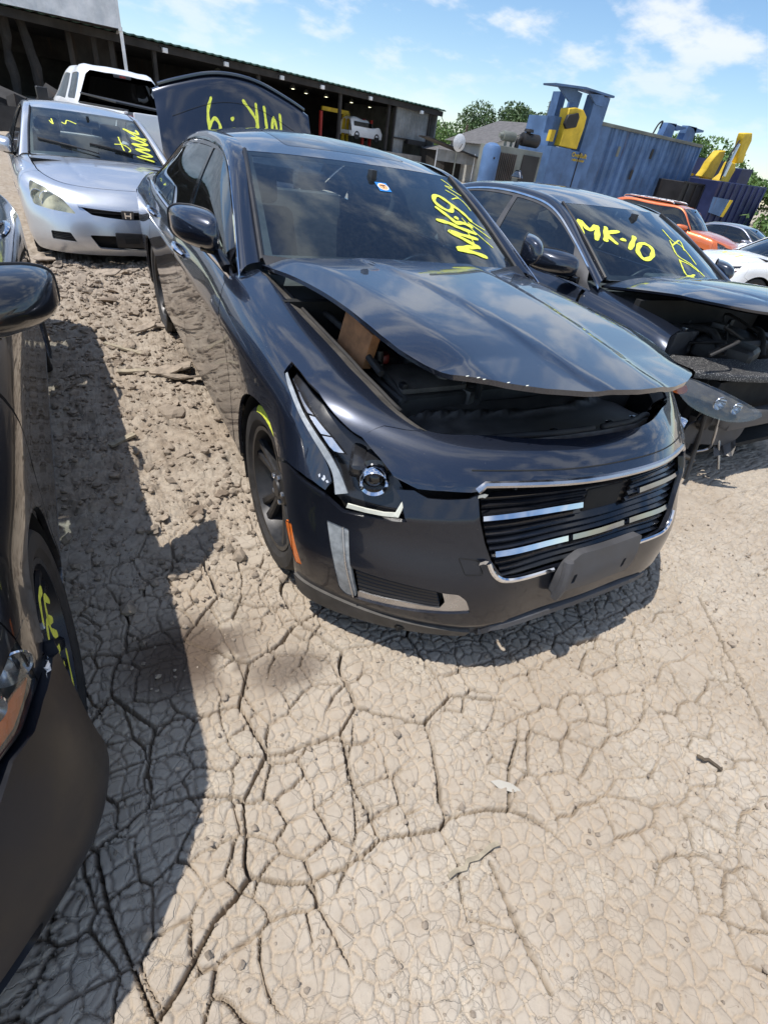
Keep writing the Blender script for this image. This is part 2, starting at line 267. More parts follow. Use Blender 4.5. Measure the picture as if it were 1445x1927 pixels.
# brush writing on the windshields: (across * 0.65 m, up the glass in m)
WRITE = {'main': {'thick': [[(0.422, 0.0936), (0.3327, 0.1224), (0.2511, 0.1325), (0.3063, 0.15), (0.412, 0.1591)], [(0.412, 0.1591), (0.347, 0.2021), (0.2634, 0.2662), (0.3409, 0.2425), (0.4397, 0.2207)], [(0.2337, 0.3458), (0.3003, 0.3278), (0.3615, 0.2948), (0.4573, 0.2599)], [(0.2883, 0.4492), (0.3239, 0.3924), (0.3585, 0.3322)], [(0.3585, 0.3322), (0.4105, 0.3358), (0.4657, 0.3108)], [(0.3811, 0.3748), (0.3924, 0.3731)], [(0.4998, 0.3576), (0.4746, 0.4234), (0.436, 0.478), (0.3928, 0.5444), (0.3519, 0.5569), (0.313, 0.5145), (0.3187, 0.4676), (0.3595, 0.4303), (0.3937, 0.4331), (0.4259, 0.4719)]], 'thin': [[(0.5398, 0.1701), (0.4575, 0.2872), (0.436, 0.376)], [(0.5775, 0.2343), (0.5181, 0.2906), (0.4649, 0.3438)], [(0.5783, 0.2934), (0.5075, 0.346), (0.4868, 0.4038), (0.4633, 0.4641)], [(0.5809, 0.4444), (0.5784, 0.5033), (0.5528, 0.5513), (0.4799, 0.5381)], [(0.6036, 0.5768), (0.5591, 0.6206), (0.5238, 0.6668), (0.5752, 0.6464)], [(0.5583, 0.5573), (0.5234, 0.5947), (0.4924, 0.6214)], [(0.54, 0.7358), (0.5664, 0.6982), (0.581, 0.6532)], [(0.3937, 0.1882), (0.3993, 0.2378), (0.4025, 0.2699)]]}, 'mk': {'thick': [[(-0.65, 0.4238), (-0.6007, 0.5983), (-0.576, 0.4926), (-0.4967, 0.5509), (-0.5643, 0.3912)], [(-0.4271, 0.5506), (-0.5043, 0.389)], [(-0.3439, 0.5169), (-0.459, 0.4698), (-0.4369, 0.3694)], [(-0.37, 0.4178), (-0.349, 0.4208)], [(-0.2308, 0.4693), (-0.3575, 0.3222)], [(-0.1712, 0.3949), (-0.2318, 0.3883), (-0.3048, 0.3028), (-0.3011, 0.2207), (-0.2293, 0.2409), (-0.1633, 0.3164), (-0.1548, 0.37), (-0.1837, 0.3936)]], 'thin': [[(0.2508, 0.6026), (0.2141, 0.4666), (0.2763, 0.3987), (0.2422, 0.1952)], [(0.1752, 0.4646), (0.0838, 0.2943), (0.1685, 0.1916), (0.2204, 0.0735)], [(0.062, 0.239), (0.0031, 0.0778), (0.1016, 0.081)], [(0.0646, 0.2258), (0.135, 0.19), (0.1877, 0.1181)], [(0.1393, 0.4065), (0.3484, 0.4713), (0.2572, 0.3568)]]}, 'acc': {'thick': [[(0.5465, 0.0682), (0.3859, 0.1148), (0.5618, 0.161), (0.409, 0.2386), (0.5741, 0.2608), (0.4011, 0.3286), (0.5931, 0.3502), (0.4352, 0.4473), (0.6152, 0.4466)], [(0.5865, 0.41), (0.4934, 0.5086), (0.4015, 0.6143)], [(0.4015, 0.6143), (0.5516, 0.536), (0.5611, 0.6068)]], 'thin': [[(0.1906, 0.2834), (0.2879, 0.2889), (0.3395, 0.207), (0.2683, 0.1596), (0.267, 0.3485), (0.2728, 0.4317)], [(-0.4382, 0.5879), (-0.4052, 0.5263), (-0.4182, 0.6304)], [(-0.3102, 0.5885), (-0.2757, 0.5618), (-0.2483, 0.6433), (-0.1592, 0.5934)]]}}
# profiles of the yard machines as (x, z) in metres on their own planes
BG = {
 'container': [(25.96, 4.02), (35.85, 3.85), (35.35, 0.73), (25.86, 0.98)],
 'topplate': [(21.85, 5.13), (24.0, 5.28), (26.29, 5.23), (26.3, 5.14), (24.05, 5.19), (21.88, 5.05)],
 'gussetL': [(22.58, 5.07), (23.99, 5.18), (23.89, 4.6), (23.57, 4.59)],
 'gussetR': [(24.44, 5.07), (25.53, 5.16), (25.74, 4.67), (25.11, 4.69)],
 'postL': [(24.02, 5.12), (24.44, 5.07), (24.4, 4.38), (24.0, 4.4)],
 'postR': [(25.01, 4.86), (26.16, 5.02), (25.95, 1.01), (24.75, 1.06)],
 'base': [(22.51, 2.56), (25.33, 2.52), (25.35, 0.99), (22.58, 1.06)],
 'colL': [(22.66, 3.87), (23.4, 3.88), (23.15, 2.6), (23.08, 1.11), (22.53, 1.1)],
 'arm': [(23.08, 4.26), (23.54, 4.36), (24.14, 4.34), (24.55, 4.07), (24.58, 3.63), (24.49, 2.6), (23.09, 2.62), (23.15, 3.6)],
 'armdark': [(23.05, 3.99), (23.46, 4.08), (23.74, 4.16), (23.89, 3.99), (23.85, 3.54), (23.15, 3.38), (22.93, 3.58)],
 'sign': [(24.13, 2.44), (25.31, 2.43), (25.33, 2.03), (24.22, 2.04)],
 'cabinet': [(18.7, 2.23), (21.63, 2.21), (21.57, 1.03), (18.52, 0.9)],
 'louv': [(18.68, 1.96), (19.81, 1.93), (19.88, 1.01), (18.65, 0.93)],
 'dark': [(20.25, 2.03), (21.39, 2.0), (21.54, 1.09), (20.34, 1.06)],
 'muf': [(18.99, 2.6), (20.02, 2.61)],
 'drum': [(20.45, 2.57), (21.66, 2.58)],
 'cap': [(20.54, 3.0), (21.1, 3.01)],
 'tank': [(17.65, 2.21), (17.72, 0.87)],
 'tankw': [(17.27, 1.96), (18.19, 1.99)],
 'rpost1': [(32.96, 4.18), (33.06, 4.86), (33.9, 4.9), (33.88, 4.11)],
 'rpost1p': [(33.06, 4.86), (34.93, 4.84), (34.9, 4.76), (34.16, 4.57), (33.72, 4.79)],
 'rpost2': [(34.97, 4.1), (35.1, 4.96), (36.01, 4.97), (36.08, 4.09)],
 'rpost2p': [(35.1, 4.96), (36.81, 4.91), (36.8, 4.81), (35.98, 4.67), (35.73, 4.86)],
 'bin1': [(32.86, 1.98), (36.88, 1.84), (36.8, 0.53), (32.86, 1.17)],
 'bin2': [(34.9, 2.3), (40.22, 2.4), (40.12, 0.16), (34.93, 0.59)],
 'boom1': [(37.13, 4.66), (37.09, 4.94), (37.92, 5.04), (38.2, 4.68), (38.18, 4.06), (38.35, 3.49), (37.66, 3.38)],
 'boom1b': [(37.05, 3.4), (37.51, 3.41), (37.8, 3.07), (37.51, 1.85), (36.43, 1.83), (36.53, 2.42), (36.94, 2.72)],
 'ram': [(36.74, 4.39), (36.68, 3.41)],
 'ram2': [(36.7, 3.31), (36.63, 2.63)],
 'boom2': [(37.3, 3.93), (37.97, 4.04), (37.99, 3.58), (37.89, 2.62), (37.87, 2.42), (36.45, 2.42), (36.72, 2.84), (36.82, 3.28)],
 'frame': [(34.58, 2.14), (34.54, 2.54), (35.22, 2.61), (36.88, 2.54), (36.68, 2.41), (35.4, 2.4), (35.24, 2.05)],
 'bluepanel': [(34.6, 1.45), (36.67, 1.42), (36.35, 0.43), (34.77, 0.6)],
 'backstack': [(39.9, 2.59), (39.46, 3.64), (41.71, 3.59), (42.32, 2.39), (41.12, 1.98)],
 'backstack2': [(43.09, 3.35), (44.0, 3.44), (44.18, 3.07), (42.99, 2.62)],
}
# ---------------------------------------------------------------- materials
MATS = {}
def material(name):
    m = bpy.data.materials.new(name); m.use_nodes = True; MATS[name] = m
    nt = m.node_tree; b = nt.nodes['Principled BSDF']; return m, nt, b
def nd(nt, t, **k):
    n = nt.nodes.new(t)
    for a, b in k.items(): setattr(n, a, b)
    return n
def noise(nt, scale, detail=4, rough=.55, coord='Object', vec=None):
    n = nd(nt, 'ShaderNodeTexNoise'); n.inputs['Scale'].default_value = scale; n.inputs['Detail'].default_value = detail; n.inputs['Roughness'].default_value = rough
    if vec is None:
        t = nd(nt, 'ShaderNodeTexCoord'); vec = t.outputs[coord]
    nt.links.new(vec, n.inputs['Vector']); return n
def mrange(nt, val, a, b, c=0., d=1., smooth=True):
    n = nd(nt, 'ShaderNodeMapRange'); n.interpolation_type = 'SMOOTHSTEP' if smooth else 'LINEAR'
    nt.links.new(val, n.inputs['Value'])
    for k, v in (('From Min', a), ('From Max', b), ('To Min', c), ('To Max', d)): n.inputs[k].default_value = v
    return n.outputs[0]
def mixrgb(nt, fac, a, b, blend='MIX'):
    n = nd(nt, 'ShaderNodeMix', data_type='RGBA', blend_type=blend)
    for key, v in (('Factor', fac), ('A', a), ('B', b)):
        if hasattr(v, 'is_linked'): nt.links.new(v, n.inputs[key])
        elif key == 'Factor': n.inputs[key].default_value = v
        else: n.inputs[key].default_value = (*v, 1)
    return n.outputs['Result']
def mth(nt, op, a, b=None):
    n = nd(nt, 'ShaderNodeMath', operation=op)
    for i, v in enumerate((a, b)):
        if v is None: continue
        if hasattr(v, 'is_linked'): nt.links.new(v, n.inputs[i])
        else: n.inputs[i].default_value = v
    return n.outputs[0]
def bump(nt, h, strength, dist, bsdf):
    n = nd(nt, 'ShaderNodeBump'); n.inputs['Strength'].default_value = strength; n.inputs['Distance'].default_value = dist
    nt.links.new(h, n.inputs['Height']); nt.links.new(n.outputs[0], bsdf.inputs['Normal'])

def plain(name, col, rough=.5, metal=0., var=.12, scale=9., spec=None, coat=0.):
    """a plain colour with slight uneven wear in tone and gloss"""
    m, nt, b = material(name); n = noise(nt, scale, 6, .62)
    v = mrange(nt, n.outputs[0], .3, .7, 1 - var, 1 + var)
    c = nd(nt, 'ShaderNodeVectorMath', operation='SCALE'); c.inputs[0].default_value = col; nt.links.new(v, c.inputs['Scale'])
    nt.links.new(c.outputs[0], b.inputs['Base Color'])
    nt.links.new(mrange(nt, n.outputs[0], .3, .7, max(.02, rough - .08), min(1, rough + .1)), b.inputs['Roughness'])
    b.inputs['Metallic'].default_value = metal
    if spec is not None: b.inputs['Specular IOR Level'].default_value = spec
    if coat: b.inputs['Coat Weight'].default_value = coat; b.inputs['Coat Roughness'].default_value = .05
    return m

DUST = (.36, .30, .235)
def paint(name, col, metal=.55, rough=.34, dust=.5, dust_top=.55, film=.12, coat=1., coat_rough=.025, ior=1.6):
    """clear-coated metallic car paint; dried dust sits low on the panels and as a thin film over the rest"""
    m, nt, b = material(name); tcn = nd(nt, 'ShaderNodeTexCoord')
    fl = noise(nt, 900, 2, .5, vec=tcn.outputs['Object'])
    base = mixrgb(nt, mrange(nt, fl.outputs[0], .35, .75), col, tuple(min(1, c * 1.55 + .008) for c in col))
    sp = nd(nt, 'ShaderNodeSeparateXYZ'); nt.links.new(tcn.outputs['Object'], sp.inputs[0])
    low = mrange(nt, sp.outputs[2], .12, dust_top, 1, 0)
    pn = noise(nt, 5.5, 8, .66, vec=tcn.outputs['Object']); fn = noise(nt, 60, 5, .7, vec=tcn.outputs['Object'])
    patch = mrange(nt, mth(nt, 'ADD', mth(nt, 'MULTIPLY', pn.outputs[0], .7), mth(nt, 'MULTIPLY', fn.outputs[0], .3)), .36, .68)
    sk = noise(nt, 240, 2, .5, vec=tcn.outputs['Object']); speck = mth(nt, 'MULTIPLY', mrange(nt, sk.outputs[0], .74, .80), .35)
    fac = mth(nt, 'MAXIMUM', speck, mth(nt, 'ADD', mth(nt, 'MULTIPLY', mth(nt, 'MULTIPLY', low, patch), dust), mth(nt, 'MULTIPLY', patch, film)))
    nt.links.new(mixrgb(nt, fac, base, DUST), b.inputs['Base Color'])
    nt.links.new(mth(nt, 'SUBTRACT', metal, mth(nt, 'MULTIPLY', fac, metal)), b.inputs['Metallic'])
    nt.links.new(mth(nt, 'ADD', rough, mth(nt, 'MULTIPLY', fac, .45)), b.inputs['Roughness'])
    nt.links.new(mrange(nt, fac, .0, .75, coat, .1 * coat, False), b.inputs['Coat Weight'])
    nt.links.new(mrange(nt, fac, .0, .5, coat_rough, .3, False), b.inputs['Coat Roughness'])
    b.inputs['Coat IOR'].default_value = ior
    return m

def glass(name, tint, dirt=.05, rough=.0):
    """thin car glass: sees through with a tint, mirrors the sky by Fresnel, a little dust on it"""
    m = bpy.data.materials.new(name); m.use_nodes = True; MATS[name] = m; nt = m.node_tree; nt.nodes.clear()
    tr = nd(nt, 'ShaderNodeBsdfTransparent'); tr.inputs[0].default_value = (*tint, 1)
    gl = nd(nt, 'ShaderNodeBsdfGlossy'); gl.inputs['Roughness'].default_value = .012; gl.inputs[0].default_value = (.88, .95, 1, 1)
    df = nd(nt, 'ShaderNodeBsdfDiffuse'); df.inputs[0].default_value = (.36, .38, .38, 1) if 'yellowed' not in name else (.74, .73, .53, 1)
    fr = nd(nt, 'ShaderNodeFresnel'); fr.inputs[0].default_value = 1.52
    tcn = nd(nt, 'ShaderNodeTexCoord'); n = noise(nt, 45 if 'yellowed' not in name else 7, 9 if 'yellowed' not in name else 3, .75 if 'yellowed' not in name else .4, vec=tcn.outputs['Object'])
    mx = nd(nt, 'ShaderNodeMixShader'); nt.links.new(mth(nt, 'ADD', mth(nt, 'MULTIPLY', fr.outputs[0], 1.35), .02), mx.inputs[0]); nt.links.new(tr.outputs[0], mx.inputs[1]); nt.links.new(gl.outputs[0], mx.inputs[2])
    m2 = nd(nt, 'ShaderNodeMixShader'); nt.links.new(mrange(nt, n.outputs[0], .35, .75, dirt * .3, dirt * 1.6), m2.inputs[0]); nt.links.new(mx.outputs[0], m2.inputs[1]); nt.links.new(df.outputs[0], m2.inputs[2])
    o = nd(nt, 'ShaderNodeOutputMaterial'); nt.links.new(m2.outputs[0], o.inputs[0])
    return m

paint('paint_charcoal', (.0115, .0165, .031), .50, .27, dust=.26, film=.008, ior=1.68)
paint('paint_charcoal_dirty', (.0095, .012, .020), .45, .30, dust=.22, dust_top=.40, film=.008, coat=.6, ior=1.5)
paint('paint_black', (.007, .0075, .010), .3, .30, dust=.40, film=.02)
paint('paint_silver', (.50, .53, .58), .75, .32, dust=.35, film=.05)
paint('paint_midnight', (.013, .019, .034), .5, .28, dust=.30, film=.02, ior=1.65)
paint('paint_orange', (.62, .13, .025), .3, .35, dust=.3, film=.10)
paint('paint_white', (.74, .75, .76), .0, .35, dust=.3, film=.05)
paint('paint_grey', (.20, .21, .25), .6, .35, dust=.3, film=.10)
plain('plastic_black', (.016, .016, .018), .45, var=.3)
plain('plastic_gloss', (.010, .010, .012), .16, var=.2, coat=.4)
plain('plastic_grey', (.075, .075, .08), .55, var=.2)
plain('plastic_dusty', (.085, .078, .07), .75, var=.35, scale=14)
plain('liner', (.012, .012, .012), .85, var=.3)
plain('rubber', (.030, .028, .027), .75, var=.35, scale=18)
plain('rim_dark', (.055, .054, .055), .42, .6, var=.2, scale=14)
plain('rim_black', (.018, .019, .024), .28, .3, var=.2, scale=14)
plain('steel', (.42, .42, .43), .32, 1., var=.2)
plain('chrome', (.78, .79, .82), .07, 1., var=.05)
plain('chrome_dim', (.34, .36, .40), .12, 1., var=.1)  # chrome for centre and left-side bars, darker reflection put into the colour
plain('satin', (.56, .56, .58), .24, 1., var=.1)
plain('brake', (.20, .18, .17), .5, .8, var=.3)
def _marker():
    m, nt, b = material('yellow_paint'); n = noise(nt, 70, 4, .7); n2 = noise(nt, 16, 3, .6)
    nt.links.new(mixrgb(nt, n2.outputs[0], (.70, .78, .06), (.86, .87, .12)), b.inputs['Base Color']); b.inputs['Roughness'].default_value = .6; nt.links.new(mrange(nt, n.outputs[0], .30, .50, .55, 1.), b.inputs['Alpha'])
_marker()
plain('primer_white', (.72, .72, .62), .55, var=.12)
plain('tape_white', (.66, .70, .76), .4, var=.2, scale=40)
plain('seat_fabric', (.085, .088, .094), .8, var=.2)
plain('dash', (.10, .104, .108), .6, var=.2)
plain('trim_light', (.40, .42, .43), .6, var=.1)
plain('amber', (.90, .20, .015), .25, var=.08, coat=.6)
plain('red_lens', (.35, .015, .012), .2, var=.1, coat=.6)
plain('reflector', (.82, .83, .85), .12, .9, var=.08)
plain('housing', (.020, .020, .022), .22, var=.15, coat=.3)
plain('lens_hazy', (.30, .32, .33), .18, var=.25, scale=30, coat=.8)
plain('engine_plastic', (.030, .029, .028), .5, var=.35)
plain('engine_metal', (.16, .15, .14), .5, .8, var=.3)
plain('blue_sticker', (.02, .22, .62), .4, var=.05)
plain('orange_dot', (.85, .42, .18), .45, var=.05)
plain('white_ink', (.8, .8, .8), .5, var=.05)
plain('red_cap', (.22, .02, .015), .45, var=.1)
glass('glass_clear', (.72, .80, .82), .035)
glass('glass_shield', (.66, .80, .84), .02)
glass('glass_tint', (.10, .125, .14), .02)
glass('glass_dark', (.035, .038, .042), .02)
glass('lens_clear', (.85, .87, .87), .05)
glass('lens_yellowed', (.80, .80, .62), .5)
glass('glass_band', (.30, .36, .50), .02)
plain('bay_plastic', (.085, .08, .075), .55, var=.35, scale=16)

# ---------------------------------------------------------------- building blocks
COL = scene.collection
def link(name, me, mat, parent=None):
    o = bpy.data.objects.new(name, me); COL.objects.link(o)
    if mat is not None: me.materials.append(MATS[mat] if isinstance(mat, str) else mat)
    if parent is not None: o.parent = parent
    return o
def mesh(name, V, F, mat, parent=None, N=None, smooth=True, auto=None):
    me = bpy.data.meshes.new(name); me.from_pydata([tuple(map(float, v)) for v in V], [], [tuple(map(int, f)) for f in F]); me.update()
    if smooth: me.polygons.foreach_set('use_smooth', [True] * len(me.polygons))
    if N is not None: me.normals_split_custom_set_from_vertices([tuple(map(float, n)) for n in N])
    elif auto is not None: me.set_sharp_from_angle(angle=R_(auto))
    return link(name, me, mat, parent)
def tag(o, label=None, cat=None, group=None, kind=None):
    if cat and not kind: kind = 'thing'
    if label: o['label'] = label
    if cat: o['category'] = cat
    if group: o['group'] = group
    if kind: o['kind'] = kind
    return o
def thing(name, label, cat, loc=(0, 0, 0), rz=0., group=None, rot=None):
    o = bpy.data.objects.new(name, None); COL.objects.link(o); o.empty_display_size = .3
    o.location = loc; o.rotation_euler = rot if rot else (0, 0, rz); return tag(o, label, cat, group)

def panel(name, loft, outline, mat, parent, holes=(), step=.03, t=.014, mirror=False, off=0., xf=None):
    """a sheet cut out of a lofted surface along a (u,v) outline, with its edges folded inward by t"""
    loops = [resample(outline, step)] + [resample(h, step) for h in holes]
    allb = np.concatenate(loops); lo, hi = allb.min(0), allb.max(0)
    gx, gy = np.meshgrid(np.arange(lo[0] + step / 2, hi[0], step), np.arange(lo[1] + step / 2, hi[1], step), indexing='ij')
    g = np.stack([gx.ravel(), gy.ravel()], 1); m = inside(loops[0], g)
    for h in loops[1:]: m &= ~inside(h, g)
    g = g[m]
    if len(g):
        d = np.full(len(g), 9.)
        for i in range(0, len(allb), 400): d = np.minimum(d, ((g[:, None] - allb[None, i:i+400])**2).sum(2).min(1))
        g = g[d > (.42 * step)**2]
    pts = [Vector(p) for p in np.concatenate([allb, g])]; edges = []; k = 0
    for l in loops: n = len(l); edges += [(k + i, k + (i + 1) % n) for i in range(n)]; k += n
    vs_, _, fs, *_x = delaunay_2d_cdt(pts, edges, [], 0, 1e-6)
    uv = np.array([(v[0], v[1]) for v in vs_]); F = np.array([f for f in fs if len(f) == 3], int)
    c = uv[F].mean(1); m = inside(loops[0], c)
    for h in loops[1:]: m &= ~inside(h, c)
    F = F[m]
    sg = getattr(loft, 'sgn', 1)
    Nn = loft.nrm(uv) * sg; V = loft.pos(uv) + Nn * off
    tn = np.cross(V[F[:, 1]] - V[F[:, 0]], V[F[:, 2]] - V[F[:, 0]]); fl = (tn * Nn[F].mean(1)).sum(1) < 0
    F[fl] = F[fl][:, ::-1]
    V = list(V); Nn = list(Nn); F = [tuple(f) for f in F]
    if t:
        for l in loops:
            n = len(l); p = loft.pos(l); nn = loft.nrm(l) * sg; p = p + nn * off; b = len(V)
            tg = np.roll(p, -1, 0) - np.roll(p, 1, 0); sd = np.cross(tg, nn); sd /= np.maximum(np.linalg.norm(sd, axis=1, keepdims=True), 1e-9)
            q = p - nn * t; V += list(p) + list(q); Nn += list(sd) * 2
            for i in range(n):
                j = (i + 1) % n; f = (b + i, b + j, b + n + j, b + n + i)
                a1, a2, a3 = p[i], p[j], q[j]
                if np.dot(np.cross(a2 - a1, a3 - a1), sd[i]) < 0: f = f[::-1]
                F.append(f)
    V = np.array(V); Nn = np.array(Nn)
    if xf is not None: V, Nn = xf(V, Nn)
    if mirror:
        V = V * [1, -1, 1]; Nn = Nn * [1, -1, 1]; F = [f[::-1] for f in F]
    return mesh(name, V, F, mat, parent, N=Nn)

def grid_sheet(name, loft, mat, parent, nu=24, nv=16, u=None, v=None, off=0., mirror=False):
    us = np.linspace(*(u or (loft.ku[0], loft.ku[-1])), nu); vs_ = np.linspace(*(v or (loft.kv[0], loft.kv[-1])), nv)
    uv = np.array([(a, b) for a in us for b in vs_]); sg = getattr(loft, 'sgn', 1); n = loft.nrm(uv) * sg; V = loft.pos(uv) + n * off
    F = [(i*nv + j, (i+1)*nv + j, (i+1)*nv + j+1, i*nv + j+1) for i in range(nu-1) for j in range(nv-1)]
    if np.dot(np.cross(V[F[0][1]] - V[F[0][0]], V[F[0][2]] - V[F[0][0]]), n[0]) < 0: F = [f[::-1] for f in F]
    if mirror: V = V * [1, -1, 1]; n = n * [1, -1, 1]; F = [f[::-1] for f in F]
    return mesh(name, V, F, mat, parent, N=n)

def tube_vf(path, r, n=8, cap=True, squash=None):
    P = np.array(path, float); m = len(P); T = np.gradient(P, axis=0); T /= np.maximum(np.linalg.norm(T, axis=1, keepdims=True), 1e-9)
    ref = np.array([0, 0, 1.]) if abs(T[0][2]) < .9 else np.array([1., 0, 0]); V = []; rr = r if hasattr(r, '__len__') else [r] * m
    for i in range(m):
        a = np.cross(T[i], ref); l = np.linalg.norm(a); a = a / l if l > 1e-6 else np.array([1., 0, 0]); b = np.cross(a, T[i]); 
        ref = b if abs(np.dot(b, T[min(i+1, m-1)])) < .95 else ref
        for k in range(n):
            w = 2 * math.pi * (k + .5) / n; sx, sy = squash or (1, 1)
            V.append(P[i] + (a * math.cos(w) * sx + b * math.sin(w) * sy) * rr[i])
    F = [(i*n + k, i*n + (k+1) % n, (i+1)*n + (k+1) % n, (i+1)*n + k) for i in range(m-1) for k in range(n)]
    if cap: F += [tuple(range(n))[::-1], tuple(range((m-1)*n, m*n))]
    return V, F
def tube(name, path, r, mat, parent=None, n=8, auto=40, squash=None):
    V, F = tube_vf(path, r, n, True, squash); return mesh(name, V, F, mat, parent, auto=auto)
def strip(name, A, B, mat, parent, t=.006):
    """solid ribbon between two matching 3-D polylines"""
    A = np.array(A, float); B = np.array(B, float); n = len(A); T = np.gradient(A, axis=0); nn = np.cross(T, B - A); nn /= np.maximum(np.linalg.norm(nn, axis=1, keepdims=True), 1e-9)
    V = np.concatenate([A, B, A - nn * t, B - nn * t]); F = []
    for i in range(n - 1):
        for a, b in ((0, 1), (1, 3), (3, 2), (2, 0)): F.append((a*n + i, b*n + i, b*n + i+1, a*n + i+1)[::-1])
    F += [(0, n, 3*n, 2*n), (n-1, 2*n-1, 4*n-1, 3*n-1)[::-1]]
    return mesh(name, V, F, mat, parent, auto=35)

def bm_obj(name, bm, mat, parent=None, auto=35, smooth=True):
    bmesh.ops.recalc_face_normals(bm, faces=bm.faces); me = bpy.data.meshes.new(name); bm.to_mesh(me); bm.free()
    if smooth:
        me.polygons.foreach_set('use_smooth', [True] * len(me.polygons)); me.set_sharp_from_angle(angle=R_(auto))
    return link(name, me, mat, parent)
def bm_box(bm, c, s, bev=0., rot=None, seg=2, taper=None):
    r = bmesh.ops.create_cube(bm, size=1); vs_ = r['verts']
    for v in vs_:
        k = taper if (taper and v.co.z > 0) else (1, 1); v.co = Vector((v.co.x * s[0] * k[0], v.co.y * s[1] * k[1], v.co.z * s[2]))
    if bev:
        es = list({e for v in vs_ for e in v.link_edges}); rr = bmesh.ops.bevel(bm, geom=es, offset=bev, segments=seg, profile=.6, affect='EDGES')
        vs_ = list({v for f in rr['faces'] for v in f.verts} | {v for v in vs_ if v.is_valid})
    M = Matrix.Translation(c) @ (rot.to_4x4() if rot is not None else Matrix.Identity(4))
    bmesh.ops.transform(bm, matrix=M, verts=vs_); return vs_
def box(name, c, s, mat, parent=None, bev=.01, rot=None, seg=2, taper=None):
    bm = bmesh.new(); bm_box(bm, c, s, bev, rot, seg, taper); return bm_obj(name, bm, mat, parent)
def boxes(name, items, mat, parent=None, bev=0.):
    bm = bmesh.new()
    for it in items: bm_box(bm, it[0], it[1], bev, it[2] if len(it) > 2 else None)
    return bm_obj(name, bm, mat, parent)
def rotm(x=0, y=0, z=0): return Matrix.Rotation(z, 3, 'Z') @ Matrix.Rotation(y, 3, 'Y') @ Matrix.Rotation(x, 3, 'X')
def lathe(name, prof, mat, parent=None, n=40, axis='Y', loc=(0, 0, 0), auto=30, arc=(0, 2 * math.pi)):
    """prof: (radius, offset along axis)"""
    full = abs(arc[1] - arc[0] - 2 * math.pi) < 1e-6; V = []; m = len(prof); k = n if full else n + 1
    for i in range(k):
        w = arc[0] + (arc[1] - arc[0]) * i / n; c, s = math.cos(w), math.sin(w)
        for r, a in prof:
            p = (r * c, a, r * s) if axis == 'Y' else ((r * c, r * s, a) if axis == 'Z' else (a, r * c, r * s))
            V.append((p[0] + loc[0], p[1] + loc[1], p[2] + loc[2]))
    F = [(i*m + j, ((i+1) % k)*m + j, ((i+1) % k)*m + j+1, i*m + j+1) for i in range(n) for j in range(m-1)]
    return mesh(name, V, F, mat, parent, auto=auto)
def prism(name, poly, h, mat, parent=None, M=None, bev=0.):
    """extrude a closed 2-D polygon (x,y) by h in z, then place by matrix M"""
    bm = bmesh.new(); f = bm.faces.new([bm.verts.new((p[0], p[1], 0)) for p in poly]); r = bmesh.ops.extrude_face_region(bm, geom=[f])
    bmesh.ops.translate(bm, vec=(0, 0, h), verts=[v for v in r['geom'] if isinstance(v, bmesh.types.BMVert)])
    if bev: bmesh.ops.bevel(bm, geom=[e for e in bm.edges], offset=bev, segments=1, affect='EDGES')
    if M is not None: bmesh.ops.transform(bm, matrix=M, verts=bm.verts)
    return bm_obj(name, bm, mat, parent)
def frame(o, ex, ey, ez=None):
    ex = Vector(ex).normalized(); ey = Vector(ey); ey = (ey - ex * ey.dot(ex)).normalized(); ez = ex.cross(ey); o = Vector(o)
    return Matrix(((ex.x, ey.x, ez.x, o.x), (ex.y, ey.y, ez.y, o.y), (ex.z, ey.z, ez.z, o.z), (0, 0, 0, 1)))

# brush-written characters as strokes in a unit box
GLYPH = {'M': [[(0, 0), (.08, 1), (.42, .15), (.8, 1), (.95, 0)]], 'K': [[(.1, 1), (.1, 0)], [(.75, 1), (.12, .45), (.8, 0)]], '9': [[(.75, .75), (.5, 1), (.2, .85), (.15, .6), (.4, .45), (.72, .65), (.75, .8), (.7, .3), (.45, 0)]],
         '.': [[(.3, .42), (.5, .45)]], '-': [[(.15, .45), (.65, .5)]], '1': [[(.45, 1), (.4, 0)]], '0': [[(.5, 1), (.15, .8), (.08, .35), (.35, 0), (.75, .1), (.9, .55), (.75, .92), (.5, 1)]],
         'N': [[(0, 0), (.1, 1), (.7, 0), (.85, 1)]], '/': [[(.2, 0), (.6, 1)]], 'W': [[(0, 1), (.2, 0), (.45, .7), (.7, 0), (.95, 1)]], 'V': [[(0, 1), (.4, 0), (.8, 1)]], '2': [[(.1, .8), (.4, 1), (.75, .8), (.6, .5), (.1, 0), (.85, 0)]], 'I': [[(.4, 1), (.4, 0)]], '7': [[(.05, 1), (.8, 1), (.35, 0)]],
         'A': [[(0, 0), (.4, 1), (.8, 0)], [(.2, .35), (.65, .35)]], 'g': [[(.7, .8), (.3, .9), (.1, .5), (.5, .3), (.75, .7), (.7, 0), (.3, -.2)]], 'L': [[(.1, 1), (.1, 0), (.7, .1)]], 'Y': [[(0, 1), (.4, .5), (.8, 1)], [(.4, .5), (.35, 0)]]}
